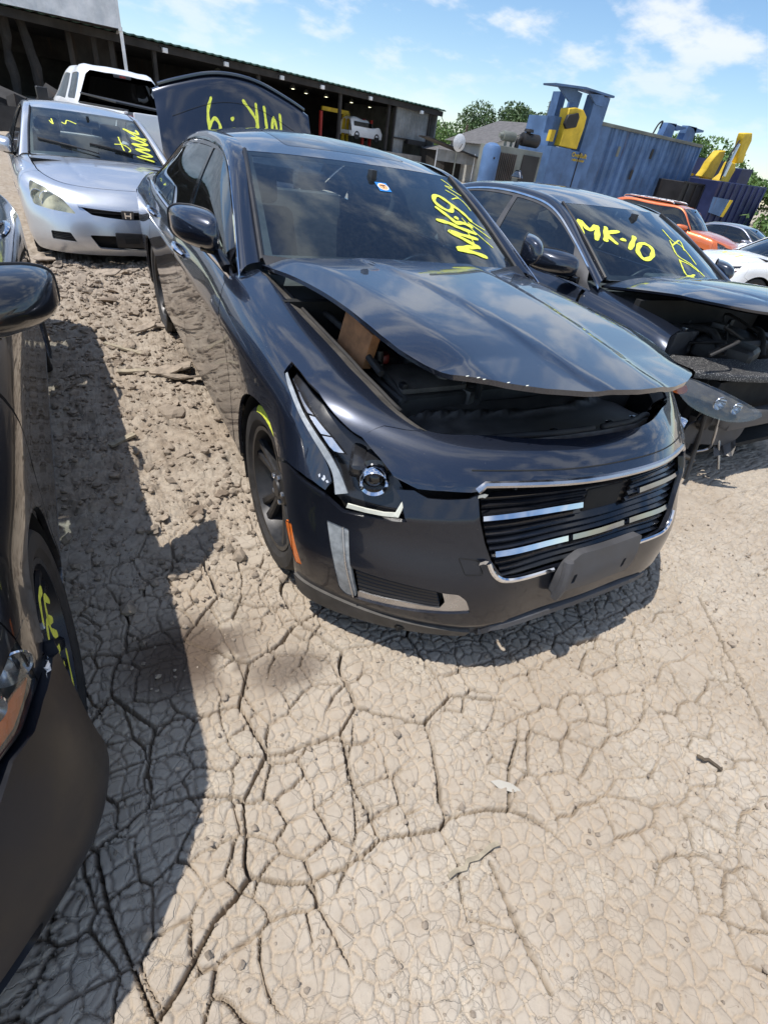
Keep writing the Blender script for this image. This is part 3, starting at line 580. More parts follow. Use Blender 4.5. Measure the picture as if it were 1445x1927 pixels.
def writing(name, strokes, fpos, width, mat, parent, t=.0015):
    """strokes: 2-D polylines; fpos maps 2-D points to (position, normal); builds brush ribbons with round ends"""
    V = []; F = []
    for st in strokes:
        P = resample(smooth2(st, n=5), width * .5, closed=False); n = len(P)
        if n < 2: continue
        T = np.gradient(P, axis=0); T /= np.maximum(np.linalg.norm(T, axis=1, keepdims=True), 1e-9); S = np.stack([-T[:, 1], T[:, 0]], 1)
        wob = 1 + .16 * np.sin(np.arange(n) * .7 + len(V)) ; w = width * .5 * wob
        ext0 = P[0] - T[0] * width * .4; ext1 = P[-1] + T[-1] * width * .4
        P2 = np.vstack([ext0, P, ext1]); S2 = np.vstack([S[0], S, S[-1]]); w2 = np.concatenate([[w[0] * .45], w, [w[-1] * .45]])
        A, nA = fpos(P2 + S2 * w2[:, None]); B, nB = fpos(P2 - S2 * w2[:, None]); b = len(V); m = len(P2)
        V += list(A + nA * t) + list(B + nB * t)
        for i in range(m - 1): F.append((b + i, b + m + i, b + m + i + 1, b + i + 1))
    return mesh(name, V, F, mat, parent)
def text_strokes(txt, x0, y0, h, w, gap=.25, slant=0., rise=0.):
    out = []; x = x0
    for ch in txt:
        k = .45 if ch in '.-1/I' else 1.
        for st in GLYPH.get(ch, []): out.append([(x + (px * w * k) + slant * py * h, y0 + py * h + rise * (x - x0)) for px, py in st])
        x += w * (k + gap)
    return out
# ---------------------------------------------------------------- shared car building
class Field:
    """height field z = f(x, y) with the same interface as Loft"""
    sgn = 1
    def __init__(s, f): s.f = f
    def pos(s, uv): uv = np.atleast_2d(np.asarray(uv, float)); return np.stack([uv[:, 0], uv[:, 1], s.f(uv[:, 0], uv[:, 1])], 1)
    def nrm(s, uv, e=2e-3):
        uv = np.atleast_2d(np.asarray(uv, float)); x, y = uv[:, 0], uv[:, 1]
        n = np.stack([-(s.f(x+e, y) - s.f(x-e, y)) / (2*e), -(s.f(x, y+e) - s.f(x, y-e)) / (2*e), np.ones(len(x))], 1)
        return n / np.linalg.norm(n, axis=1, keepdims=True)
def interp(x, xs, ys):
    o = np.argsort(xs); return np.interp(x, np.asarray(xs, float)[o], np.asarray(ys, float)[o])
def sinterp(x, xs, ys):
    o = np.argsort(xs); return spline_basis(np.asarray(xs, float)[o])(np.atleast_1d(x)) @ np.asarray(ys, float)[o]

def arch_pts(cx, cz, r, a0, a1, n=22): return [(cx + r * math.cos(R_(a0 + (a1 - a0) * i / n)), cz + r * math.sin(R_(a0 + (a1 - a0) * i / n))) for i in range(n + 1)]

WHEELS = {}
def wheel(parent, x, y, z, r, w, side, rim_mat, style='twin', rim_r=.245, spokes=5, dirt=True):
    """tyre, rim, spokes, hub, nuts, brake disc; side = -1 right, +1 left (outer face)"""
    key = (r, w, side, rim_mat, style, rim_r, spokes)
    if key in WHEELS:                                                   # a copy of the wheel and of each of its parts
        def dup(o, par):
            q = o.copy(); COL.objects.link(q); q.parent = par
            for ch in o.children:
                if not ch.name.startswith('paint_mark'): dup(ch, q)
            return q
        W = dup(WHEELS[key], parent); W.location = (x, y, z); return W
    W = bpy.data.objects.new('wheel', None); COL.objects.link(W); W.parent = parent; W.location = (x, y, z); s = side; h = w / 2; WHEELS[key] = W
    prof = [(rim_r, -h*.80), (rim_r + .02, -h*.93), (r*.90, -h), (r*.97, -h*.88), (r*.992, -h*.72)]
    for g in (-.45, 0, .45): prof += [(r, h*(g - .18)), (r, h*(g + .13)), (r - .007, h*(g + .15)), (r - .007, h*(g + .20)), (r, h*(g + .22))]
    prof += [(r*.992, h*.72), (r*.97, h*.88), (r*.945, h*.955), (r*.93, h*.955), (r*.90, h*.985), (rim_r + .028, h*.95), (rim_r + .022, h*.90), (rim_r, h*.80)]
    lathe('tyre', [(a, b * s) for a, b in prof], 'rubber', W, 56)
    rp = [(rim_r - .002, h*.82), (rim_r + .004, h*.86), (rim_r - .012, h*.85), (rim_r - .018, h*.6), (rim_r - .045, h*.1), (rim_r - .05, -h*.8)]
    rim = lathe('rim', [(a, b * s) for a, b in rp], rim_mat, W, 56)
    lathe('hub', [(.001, h*.68*s), (.034, h*.68*s), (.038, h*.62*s), (.072, h*.56*s), (.085, h*.40*s), (.085, h*.1*s)], rim_mat, rim, 24)
    for k in range(spokes):
        a0 = 2 * math.pi * k / spokes + .35
        arms = ((-.16, .0), (.16, .0)) if style == 'twin' else ((0, 0),)
        bm = bmesh.new()
        for da, _ in arms:
            wid0, wid1 = (.016, .019) if style == 'twin' else (.034, .030)
            sec = []
            for q, (rr, yy, ww, dd) in enumerate(((.05, .52, wid0, .02), (rim_r*.55, .60, wid0*.9, .018), (rim_r*.85, .70, wid1, .016), (rim_r - .008, .76, wid1*1.25, .016))):
                a = a0 + da * (.55 + .45 * rr / rim_r); c, sn = math.cos(a), math.sin(a); tx, tz = -sn, c
                sec.append([bm.verts.new((rr*c + tx*e*ww, s*(h*yy - f), rr*sn + tz*e*ww)) for e, f in ((-1, .008), (-.55, 0), (.55, 0), (1, .008), (.9, dd + .012), (-.9, dd + .012))])
            for A, B in zip(sec[:-1], sec[1:]):
                for i in range(6): bm.faces.new((A[i], A[(i+1) % 6], B[(i+1) % 6], B[i]))
        bm_obj('spoke', bm, rim_mat, rim, auto=28)
    for k in range(5):
        a = 2 * math.pi * k / 5 + .1
        lathe('lug_nut', [(.001, h*.66*s), (.009, h*.66*s), (.011, h*.63*s), (.011, h*.5*s)], 'steel', rim, 6, loc=(.057*math.cos(a), 0, .057*math.sin(a)))
    lathe('brake_disc', [(.02, h*.05*s), (.17, h*.05*s), (.17, -h*.12*s), (.02, -h*.12*s)], 'brake', W, 32)
    return W

def seat(parent, x, y, mat='seat_fabric', z=.34):
    S = bpy.data.objects.new('seat', None); COL.objects.link(S); S.parent = parent; S.location = (x, y, 0)
    box('cushion', (0, 0, z + .07), (.52, .50, .17), mat, S, .06, seg=4)
    box('backrest', (-.34, 0, z + .42), (.15, .50, .66), mat, S, .065, rotm(y=-.28), seg=4, taper=(1, .82))
    box('headrest', (-.47, 0, z + .84), (.10, .25, .19), mat, S, .045, rotm(y=-.2), seg=4)
    return S
def bench(parent, x, w, mat='seat_fabric', z=.36):
    S = bpy.data.objects.new('rear_bench', None); COL.objects.link(S); S.parent = parent; S.location = (x, 0, 0)
    box('cushion', (0, 0, z + .06), (.5, w, .18), mat, S, .06, seg=3); box('backrest', (-.36, 0, z + .42), (.16, w, .64), mat, S, .06, rotm(y=-.34), seg=3)
    for yy in (-.36, .36): box('headrest', (-.52, yy, z + .80), (.10, .26, .13), mat, S, .04, seg=3)
def steering(parent, x, y, z, r=.185):
    n = 28; tilt = R_(62); P = []
    for i in range(n + 1):
        a = 2 * math.pi * i / n; P.append((x + r * math.sin(a) * math.cos(tilt) * -1 * -1, y + r * math.cos(a), z + r * math.sin(a) * math.sin(tilt)))
    V, F = tube_vf(P, .015, 8, False); W = mesh('steering_wheel', V, F, 'plastic_black', parent)
    box('wheel_hub', (x + .02, y, z), (.05, .2, .09), 'plastic_black', W, .02, rotm(y=-.5)); return W

class Body:
    """shell of a sedan: skin loft, greenhouse, roof, glass; local axes x forward, y left, z up"""
    def __init__(B, root, skin, G, paint_mat, arch, wb, wr, doors, chrome='chrome', tint='glass_tint', shield='glass_shield', details=True):
        B.root, B.S, B.G, B.paint, B.wb = root, skin, G, paint_mat, wb
        S = skin; B.U = S.ku[-1]
        B.u0 = float(S.find((0, 2), [(0.3, .5)], (.2, B.U, 0, .8))[0][0])
        B.sbox = (B.u0 * .72, B.U * .93, 0, .8)
        B.arch = arch; B.tint = tint; B.chrome = chrome; B.doors = doors; B.wr = wr
    def sx(B, pts): return [tuple(q) for q in B.S.find((0, 2), pts, B.sbox)]
    def su(B, x, v):                                                    # u at which the skin line v has the given x
        us = np.linspace(B.sbox[0], B.sbox[1], 300); xs = B.S.pos(np.stack([us, np.full(300, v)], 1))[:, 0]; return float(np.interp(-x, -xs, us))
    def lam(B, x0, x1, v, n=12): return [(B.su(x0 + (x1 - x0) * i / n, v), v) for i in range(n + 1)]
    def both(B, name, outline, mat=None, labels=None, **k):
        out = []
        for mir in (False, True):
            out.append(panel(name, B.S, outline, mat or B.paint, B.root, mirror=mir, **k))
        return out
    def arcs(B, which, a0, a1, n=20):
        cx = 0 if which == 'f' else -B.wb; r, cz = B.arch; return B.sx(arch_pts(cx, cz, r, a0, a1, n))
    def side_panels(B, fender_front, hood_v=.80, a_base=-.66, df=(-.48, -.665), db=-1.63, dr=(-2.62, -2.45), tail=-3.35, low=.285, belt=.70, fender_low=True, handles=True):
        """fender_front: uv points of the fender's front edge, from the wheel arch up and over to the hood line"""
        g = .004; wb = B.wb; r, cz = B.arch
        al = -math.degrees(math.asin((cz - low + .02) / r)) 
        # fender: arch from its front joint over the top and down to the sill
        a_front = B.front_joint_deg
        fo = B.arcs('f', 180 - al, a_front) + list(fender_front) + [(u, hood_v - .004) for u, _ in [(B.su(x, hood_v), 0) for x in np.linspace(B.fender_tip_x, a_base + .02, 14)]]
        fo += B.sx([(a_base - .01 + g, .95), (df[0] + .0 + g, .74), (df[0] + g, .5), (df[0] + .01 + g, low)])
        B.both('front_fender', fo)
        d1 = B.lam(df[1], db + g, belt) + B.sx([(db + g, .8), (db + g, .5), (db + .02, low)]) + B.sx([(df[0] - .1, low), (df[0] - g, low), (df[0] - g, .5), (df[0] - g, .74)])
        B.fd = B.both('front_door', d1)
        rr = r + .012
        lowa = math.degrees(math.asin(max(-1, (low + .02 - cz) / rr)))
        arcp = B.sx(arch_pts(-wb, cz, rr, 62, lowa, 10))
        topx = -wb + rr * math.cos(R_(62)); topz = cz + rr * math.sin(R_(62))
        d2 = B.lam(db - g, dr[0], belt) + B.sx([(dr[0] + .01, .85), (topx - .03, topz + .07)]) + arcp + B.sx([(-wb + rr * math.cos(R_(lowa)) + .0, low), (db, low), (db - g + .02, low), (db - g, .5), (db - g, .8)])
        B.rd = B.both('rear_door', d2)
        q = B.lam(dr[0] - g, tail - .25, belt, 8)[:1] + [(u, .795) for u, _ in B.lam(dr[0] - .12, tail - .28, .80, 8)] + B.sx([(tail - .22, .8), (tail - .16, .62), (tail + .04, .60)]) + B.sx([(tail + .02, low + .05)]) + B.sx(arch_pts(-wb, cz, r, 180 - lowa, 64, 16)) + B.sx([(topx - .035 - g, topz + .07), (dr[0] + .01 - g, .85)])
        B.both('quarter_panel', q)
        ub = B.su(tail - g, .3); bump = B.sx([(tail + .02 - g, low + .05), (tail + .03, .59), (tail - .16, .605)]); ue = bump[-1][0]
        ro = [(bump[0][0], .12)] + bump + [(u, .60) for u in np.linspace(ue + .05, B.U - .001, 8)] + [(B.U - .001, .02)] + [(u, .02) for u in np.linspace(B.U - .05, bump[0][0] + .02, 8)]
        B.both('rear_bumper', ro, step=.05)
        up = [(u, .60 + .01) for u in np.linspace(ue + .05, B.U - .001, 8)] + [(B.U - .001, .8)] + [(u, .795) for u in np.linspace(B.U - .02, ue + .14, 6)]
        B.both('tail_panel', up, step=.05)
        sill = [(u, .092 + .012) for u, _ in B.lam(df[0] + .09, -wb + r * 1.03, .1)] + [(u, .0) for u, _ in B.lam(df[0] + .09, -wb + r * 1.03, .0)][::-1]
        B.both('sill', sill)
        if handles:
            for nm, x, z, rt in (('d1', db + .17, .885, B.fd), ('d2', dr[0] + .16, .915, B.rd)):
                for k, mir in ((0, -1), (1, 1)):
                    uv = B.sx([(x + .1, z - .004), (x - .1, z + .012)]); uu = np.linspace(uv[0][0], uv[1][0], 9); vv = np.linspace(uv[0][1], uv[1][1], 9)
                    off = np.array([.004, .022, .03, .033, .034, .033, .03, .022, .004]); P = [B.S.pos([(a, b)])[0] + B.S.nrm([(a, b)])[0] * -1 * o for a, b, o in zip(uu, vv, off)]
                    P = np.array(P) * [1, 1 if mir < 0 else -1, 1]
                    tube('door_handle', P, [.009, .012, .013, .013, .013, .013, .013, .012, .009], B.chrome, rt[k], 8)
        # dark inner skin and wheel houses
        for mir in (False, True):
            L_ = grid_sheet('inner_body', B.S, 'liner', B.root, 60, 8, u=(B.su(-r - .06, .5), B.su(-wb + r + .04, .5)), v=(.05, .78), off=-.03, mirror=mir)
            for cx in (0, -wb):
                w0 = .50; pr = [(r - .004, (-.885 if not mir else .885)), (r + .012, (-.80 if not mir else .80)), (r + .012, (-w0 if not mir else w0))]
                lathe('wheel_house', pr, 'liner', B.root, 28, loc=(cx, 0, cz), arc=(R_(-25), R_(205)))
                lathe('wheel_house', [(.02, (-w0 if not mir else w0)), (r + .012, (-w0 if not mir else w0))], 'liner', B.root, 24, loc=(cx, 0, cz), arc=(R_(-25), R_(205)))
    def greenhouse(B, roof_h=.045, a_in=2, c_in=5, sunroof=False, backlight=True, pillar=True, front_glass=True, db=-1.63, dr=-2.62, black_pillar='plastic_gloss', mould=.012, shield='glass_shield'):
        G = B.G; Rin = np.array(G['in'], float); Rout = np.array(G['out'], float); Rin[:, 1] *= -1; Rout[:, 1] *= -1; n = len(Rin)
        B.Rin, B.Rout = Rin, Rout
        mid = (Rin + Rout) / 2; nrm_ = np.array([[0, -1, .9]] * n); nrm_ /= np.linalg.norm(nrm_, axis=1, keepdims=True); mid = mid + nrm_ * G.get('bulge', .018)
        FR = Loft(np.stack([Rout, mid, Rin], 1)); FR.sgn = -1
        us = FR.ku
        for mir in (False, True): 
            grid_sheet('roof_pillar', FR, B.paint, B.root, 70, 9, mirror=mir)
        # side glass surface: u = x
        xs = Rout[:, 0]; P = []
        for x, o in zip(xs, Rout):
            b = B.S.pos([(B.su(x, .70), .70)])[0]; b[1] += .012; m = (b + o) / 2 + np.array([0, -.014, .004]); P.append([b, m, o])
        ordr = np.argsort(xs); P = np.array(P)[ordr]; SG = Loft(P, ku=xs[ordr], kv=[0, .5, 1.]); SG.sgn = 1; B.SG = SG
        nn = SG.nrm([(-1.6, .5)])[0]; SG.sgn = 1 if nn[1] < 0 else -1
        xf0, xf1 = G['dlo']                                             # front and rear ends of the glazed opening
        def topv(x): return .955
        fw = [(x, .03) for x in np.linspace(xf0 - .16, db + .045, 8)] + [(x, .95) for x in np.linspace(db + .015, xf0 - .30, 10)][:1] + [(x, .95) for x in np.linspace(db + .015, xf0 - .33, 10)][1:] + [(xf0 - .19, .35)]
        rw = [(x, .03) for x in np.linspace(db - .035, xf1 + .16, 8)] + [(xf1 + .10, .5), (xf1 + .17, .95)] + [(x, .95) for x in np.linspace(xf1 + .2, db - .035, 8)]
        tri = [(xf0 - .04, .03), (xf0 - .15, .03), (xf0 - .18, .33), (xf0 - .12, .60)]
        for mir in (False, True):
            if front_glass is True or (front_glass == 'left' and mir): panel('front_side_window', SG, rounded(fw, .02), B.tint, B.root, step=.05, t=.004, mirror=mir, off=-.006)
            panel('rear_side_window', SG, rounded(rw, .02), B.tint, B.root, step=.05, t=.004, mirror=mir, off=-.006)
            # black frame with both openings
            fr = [(x, .0) for x in np.linspace(xf0, xf1, 16)] + [(x, .995) for x in np.linspace(xf1 + .03, xf0 - .10, 24)]
            panel('window_frame', SG, fr, black_pillar, B.root, holes=[rounded(fw, .02), rounded(rw, .02)], step=.04, t=.012, mirror=mir, off=-.002)
            m = np.array([1, -1 if mir else 1, 1])
            if B.chrome:
                a = np.stack([np.linspace(xf0 + .0, xf1 - .02, 30), np.full(30, .005)], 1); p1 = SG.pos(a) + SG.nrm(a) * SG.sgn * .004; p2 = p1 + np.array([0, .002, mould])
                strip('belt_moulding', (p1 * m)[::1 if not mir else -1], (p2 * m)[::1 if not mir else -1], B.chrome, B.root, .006)
                q = resample(smooth2(Rout[G.get('m0', 0):], n=6), .03, closed=False); q = q + np.array([0, -.004, 0]); q2 = q + np.array([0, .004, mould * .95])
                strip('window_moulding', (q * m)[::-1 if not mir else 1], (q2 * m)[::-1 if not mir else 1], B.chrome, B.root, .006)
        # windshield
        f = a_in; ks = np.linspace(-1, 1, 9); c1 = np.array(G['ws_top'], float); WS = ws_loft(G, f); B.WS = WS
        U1 = WS.ku[-1]
        panel('windshield', WS, rounded([(0.0, -.985), (U1, -.985), (U1, .985), (0, .985)], .03), shield, B.root, step=.05, t=.004)
        # black ceramic border printed on the glass
        for nm, ol in (('shield_border', [(0, -.985), (.055, -.985), (.055, .985), (0, .985)]), ('shield_band', [(U1 - .035, -.985), (U1, -.985), (U1, .985), (U1 - .035, .985)])):
            panel(nm, WS, ol, 'plastic_black', B.root, step=.06, t=0, off=-.004)
        for sgn in (-1, 1): panel('shield_border', WS, [(.055, sgn * .985), (U1 - .035, sgn * .985), (U1 - .035, sgn * .945), (.055, sgn * .93)], 'plastic_black', B.root, step=.06, t=0, off=-.004)
        for sgn in (-1, 1): 
            a = np.stack([np.linspace(0.01, U1, 24), np.full(24, .99 * sgn)], 1); p = WS.pos(a) + WS.nrm(a) * WS.sgn * .004; tube('shield_seal', p, .011, 'plastic_black', B.root, 6)
        # roof
        rr = Rin[f:c_in + 1]; Rr = smooth2(rr, n=4); zc = np.array(G['roof_c'], float); Pr = []
        for i, e in enumerate(Rr):
            t = i / (len(Rr) - 1); row = []
            if i == 0: cx, cz = c1[0], c1[2]
            cxx = e[0] + (c1[0] - rr[0][0]) * (1 - t)**3 + (G['bl_top'][0] - rr[-1][0]) * t**3
            czz = float(sinterp(cxx, zc[:, 0], zc[:, 1])[0])
            for k in ks: row.append([cxx + (e[0] - cxx) * abs(k)**2.2, e[1] * k, czz + (e[2] - czz) * abs(k)**2.6])
            Pr.append(row)
        RF = Loft(np.array(Pr), kv=ks); RF.sgn = 1
        if RF.nrm([(RF.ku[len(RF.ku)//2], 0)])[0][2] < 0: RF.sgn = -1
        B.RF = RF; UR = RF.ku[-1]; ol = [(0.004, -1), (UR, -1), (UR, 1), (.004, 1)]
        if sunroof:
            so = rounded([(.16, -.60), (.62, -.62), (.62, .62), (.16, .60)], .06)
            panel('roof', RF, ol, B.paint, B.root, holes=[so], step=.04, t=.01)
            si = rounded([(.164, -.595), (.616, -.615), (.616, .615), (.164, .595)], .06); panel('sunroof', RF, si, 'plastic_gloss', B.root, step=.04, t=.008, off=.0005)
        else: panel('roof', RF, ol, B.paint, B.root, step=.04, t=.01)
        panel('headliner', RF, [(0.02, -.97), (UR - .02, -.97), (UR - .02, .97), (.02, .97)], 'trim_light', B.root, step=.08, t=0, off=-.025)
        # back glass
        rr = Rin[c_in:]; Rb = smooth2(rr, n=3); b0 = np.array(G['bl_top'], float); b1 = np.array(G['bl_bot'], float); Pb = []
        for i, e in enumerate(Rb):
            t = i / (len(Rb) - 1); c = b0 * (1 - t) + b1 * t + np.array([-.02, 0, .02]) * math.sin(math.pi * t)
            Pb.append([[c[0] + (e[0] - c[0]) * abs(k)**2.2, e[1] * k, c[2] + (e[2] - c[2]) * abs(k)**2.2] for k in ks])
        BL = Loft(np.array(Pb), kv=ks); BL.sgn = 1
        if BL.nrm([(BL.ku[1], 0)])[0][2] < 0: BL.sgn = -1
        B.BL = BL
        panel('rear_window', BL, [(0.004, -.98), (BL.ku[-1], -.98), (BL.ku[-1], .98), (.004, .98)], 'glass_clear', B.root, step=.06, t=.004)
    def interior(B, sx=-1.45, rear=-2.45, dash=(-.62, -1.02), dz=.93, w=.66, wheel_side=1, seats='seat_fabric', sz=.34):
        box('floor_pan', (-1.6, 0, .24), (2.6, 1.5, .05), 'liner', B.root, .01)
        P = [[[x, y, z - .03 * (abs(y) / w)**2] for y in np.linspace(-w, w, 7)] for x, z in ((dash[0] + .22, dz + .01), (dash[0], dz + .012), (dash[0] - .2, dz), (dash[1] - .02, dz - .04), (dash[1] - .06, dz - .12), (dash[1] - .03, dz - .28), (dash[1] + .06, .45))]
        D = Loft(np.array(P)); grid_sheet('dashboard', D, 'dash', B.root, 40, 20)
        for y in (-.37, .37): seat(B.root, sx, y, seats, sz)
        bench(B.root, rear, 1.2, seats, sz + .02)
        hood_ = box('gauge_hood', (dash[1] + .10, .37 * wheel_side, dz + .01), (.22, .34, .07), 'dash', B.root, .03, seg=3)
        steering(B.root, dash[1] - .16, .37 * wheel_side, dz - .11)
        c = B.WS.pos([(B.WS.ku[-1] * .83, 0)])[0]
        mr = box('rear_view_mirror', (c[0] - .06, 0, c[2] - .035), (.03, .23, .07), 'plastic_black', B.root, .014, seg=3); box('mirror_stem', (c[0] - .03, 0, c[2] + .01), (.05, .03, .06), 'plastic_black', mr, .006)
        box('parcel_shelf', (rear - .72, 0, .98), (.5, 1.2, .03), 'seat_fabric', B.root, .01)
        box('firewall', (dash[0] + .30, 0, .62), (.04, 1.44, .66), 'liner', B.root, .0)
def mirror_pod(B, x, w, z, side, mat, base=None, sx=.19, sy=.24, sz=.155, glass_mat='chrome'):
    """door mirror: shaped shell, glass, arm"""
    s = side; M_ = bpy.data.objects.new('door_mirror', None); COL.objects.link(M_); M_.parent = B.root
    nu, nv = 18, 40; V = []; F = []
    for i in range(nu):
        t = i / (nu - 1); r = (1 - (1 - t)**2.4)**.5
        for j in range(nv):
            a = 2 * math.pi * j / nv; ca, sa = math.cos(a), math.sin(a); e = .42
            yy = math.copysign(abs(ca)**e, ca); zz = math.copysign(abs(sa)**e, sa)
            tap = 1 - .30 * max(0, yy)**1.5                              # lower towards the outer end
            rid = .022 * max(0, 1 - abs(zz + .15) / .8) * r * (1 - t)     # fold along the shell
            V.append((x + sx * (.62 - t) + rid - .075 * yy * r, s * (w + sy * .5 * yy * r), z + sz * .5 * (zz * tap + .10 * yy) * r))
    F = [(i*nv + j, i*nv + (j+1) % nv, (i+1)*nv + (j+1) % nv, (i+1)*nv + j) for i in range(nu-1) for j in range(nv)]
    if s > 0: F = [f[::-1] for f in F]
    bm = bmesh.new(); bv = [bm.verts.new(v) for v in V]
    for f in F:
        try: bm.faces.new([bv[k] for k in f])
        except ValueError: pass
    bmesh.ops.remove_doubles(bm, verts=bm.verts, dist=.0005)
    bm_obj('mirror_shell', bm, mat, M_, auto=50)
    ring = [V[(nu-1)*nv + j] for j in range(nv)]; c = np.mean(ring, axis=0); g_ = [tuple(c + (np.array(p) - c) * .93 + np.array([.006, 0, 0])) for p in ring]
    mesh('mirror_glass', g_ + [tuple(np.mean(g_, axis=0))], [(j, (j+1) % nv, nv) for j in range(nv)], glass_mat, M_)
    lip = [tuple(np.array(p) + np.array([-.004, 0, 0])) for p in ring] + [ring[0]]; V2, F2 = tube_vf(lip, .005, 6, False); mesh('mirror_rim', V2, F2, 'plastic_black', M_)
    b = base or (x + .10, w - sy * .5 - .05, z - sz * .62)
    tube('mirror_arm', [(x + .02, s * (w - sy * .12), z - sz * .40), (x + .05, s * (w - sy * .45), z - sz * .52), (b[0], s * b[1], b[2])], [.034, .026, .034], 'plastic_gloss', M_, 10, squash=(1, .6))
    return M_
# ---------------------------------------------------------------- the charcoal sedan in the middle
def build_main():
    root = thing('charcoal_sedan', 'wrecked charcoal sedan with propped hood and MK 9 on its windshield', 'car', (0, 0, 0), R_(-90))
    S = net_main()
    G = G_MAIN
    B = Body(root, S, G, 'paint_charcoal', (.372, .325), 2.91, .335, None)
    B.front_joint_deg = math.degrees(math.atan2(.628 - .325, .239)); B.fender_tip_x = .50
    hl = TR['headlight']; joint = TR['joint']
    # fender front edge: along the bumper joint, round the lamp's outer edge, over its tip and down its inner edge to the nose panel, then the fender tip
    ff = joint[1:] + hl[13:][0:1] + hl[14:] + hl[0:6] + [(.80, .725), (.735, .755), (.695, .778), (.672, .79)]
    B.side_panels(ff)
    B.greenhouse(sunroof=True, dr=-2.62)
    B.interior()
    # bumper cover: one piece from wheel arch to wheel arch
    r, cz = B.arch; lowdeg = -math.degrees(math.asin((cz - .15) / r))
    arch = B.sx(arch_pts(0, cz, r, lowdeg, B.front_joint_deg - 1, 14)); ulow = arch[0][0]
    half = [(0, .10), (.20, .10), (.33, .098), (.385, .075), (.43, .0)] + [(u, .0) for u in np.linspace(.46, ulow - .02, 12)] + arch[:-1] + [(arch[-1][0] - .002, arch[-1][1] - .012)] + [(u, v - .011) for u, v in joint[1:-1]] + [(joint[-1][0], joint[-1][1] - .008)] + [hl[12], hl[11], hl[10], hl[9]] + TR['cheek_top'][1:] + TR['grille_side'] + [(.385, .272), (.30, .266), (.15, .266), (0, .266)]
    half = [half[0]] + [(u, v) for u, v in half[1:]]
    outline = half + [(-u, v) for u, v in half[-2:0:-1]]
    fog_hole = rounded([TR['drl'][0], TR['drl'][1], TR['drl'][2]] + [TR['fog'][0], TR['fog'][1], TR['fog'][2]] + TR['fogtrim'][4:] + TR['drl'][4:], .008, 3)
    mk = rounded(TR['marker'], .006, 3)
    neg = lambda o: np.array(o) * [-1, 1]
    bumper = panel('bumper_cover', S, outline, 'paint_charcoal_dirty', root, holes=[fog_hole, neg(fog_hole), mk, neg(mk)], step=.022, t=.018)
    tag(bumper, 'cracked front bumper cover, scuffed and dusty')
    pl = rounded(TR['plug'], .006, 3); pc = resample(pl, .02); pp = S.pos(pc) + S.nrm(pc) * S.sgn * .0005
    V, F = tube_vf(np.vstack([pp, pp[:1]]), .0016, 5, False); mesh('tow_cover_gap', V, F, 'liner', bumper)
    for sg in (1, -1):
        f = (lambda o: o) if sg == 1 else neg
        lamp = panel('daytime_lamp', S, rounded(f(TR['drl']), .01, 3), 'lens_hazy', bumper, step=.02, t=.01, off=-.003)
        d_ = f(TR['drl']); q = resample([np.array(d_[1]) * .75 + np.array(d_[0]) * .25, np.array(d_[2]) * .75 + np.array(d_[6]) * .25, np.array(d_[3]) * .75 + np.array(d_[4]) * .25], .02, closed=False); tube('light_guide', S.off(q, .001 * S.sgn), .0035, 'satin', lamp, 6)
        panel('fog_trim', S, rounded(f(TR['fogtrim']), .004, 3), 'satin', bumper, step=.02, t=.012, off=-.006)
        fg = f(TR['fog']); panel('fog_grille_back', S, fg, 'liner', bumper, step=.03, t=0, off=-.035)
        for k in range(6):
            t = (k + .5) / 6; a = np.array(fg[0]) * (1 - t) + np.array(fg[6]) * t; m_ = np.array(fg[1]) * (1 - t) + np.array(fg[5]) * t; b = np.array(fg[2]) * (1 - t) + np.array(fg[4]) * t
            q = resample([a, m_, b], .03, closed=False); p = S.pos(q) - S.nrm(q) * S.sgn * .018; tube('fog_slat', p, .006, 'plastic_black', bumper, 6, squash=(1, 1.6))
        panel('side_marker', S, f(mk), 'amber', bumper, step=.02, t=.01, off=-.002)
        panel('fender_liner', S, [(u * sg, v) for u, v in [(.46, .02), (.98, .02), (.98, .40), (.70, .47), (.5, .47)]], 'liner', bumper, step=.06, t=0, off=-.06)
    # lower lip of the bumper, one moulding from arch to arch side
    for sg in (1, -1):
        us = np.linspace(.46, ulow - .03, 24); q0 = np.array([(u * sg, -.0) for u in us]); q1 = np.array([(u * sg, .045 + .018 * math.sin(math.pi * min(1, (u - .46) / .12) / 2)) for u in us])
        A, Bq = S.off(q0, .012 * S.sgn), S.off(q1, .010 * S.sgn); strip('bumper_lip', A if sg == -1 else A[::-1], Bq if sg == -1 else Bq[::-1], 'plastic_dusty', bumper, .02)
    box('under_sheet', (.15, 0, .17), (1.1, 1.3, .02), 'liner', root, 0)  # added sheet under the nose, keeps sunlight from leaking through to the ground
    # lower black valance under the nose
    for k, (v0, o, rr) in enumerate(((.055, -.012, .030), (.085, -.03, .02))):
        q = np.array([(u, v0 - .03 * (abs(u) > .4)) for u in np.linspace(-.43, .43, 40)]); p = S.pos(q) + S.nrm(q) * S.sgn * o; tube('valance', p, rr, 'plastic_grey', bumper, 8, squash=(1, .8))
    # nose panel between the hood and the grille
    nl = TR['nose_low']; gt = [(.484, .572), (.46, .592), (.30, .594), (.15, .595), (0, .595)]
    nh = [(0, .80)] + [(u, .80) for u in np.linspace(.05, .655, 10)] + [(.68, .785), (.735, .752), (.80, .722), hl[5], hl[6], hl[7]] + nl[1:] + gt
    nose = panel('nose_panel', S, nh + [(-u, v) for u, v in nh[-2:0:-1]], 'paint_charcoal', root, step=.022, t=.02)
    tag(nose, 'charcoal nose panel with a broken corner above the grille')
    # grille surround edge in bright metal
    q = resample(gt[::-1], .03, closed=False); q = np.vstack([q[::-1] * [-1, 1], q[1:]][::1]) if False else np.vstack([(q * [-1, 1])[::-1], q[1:]])
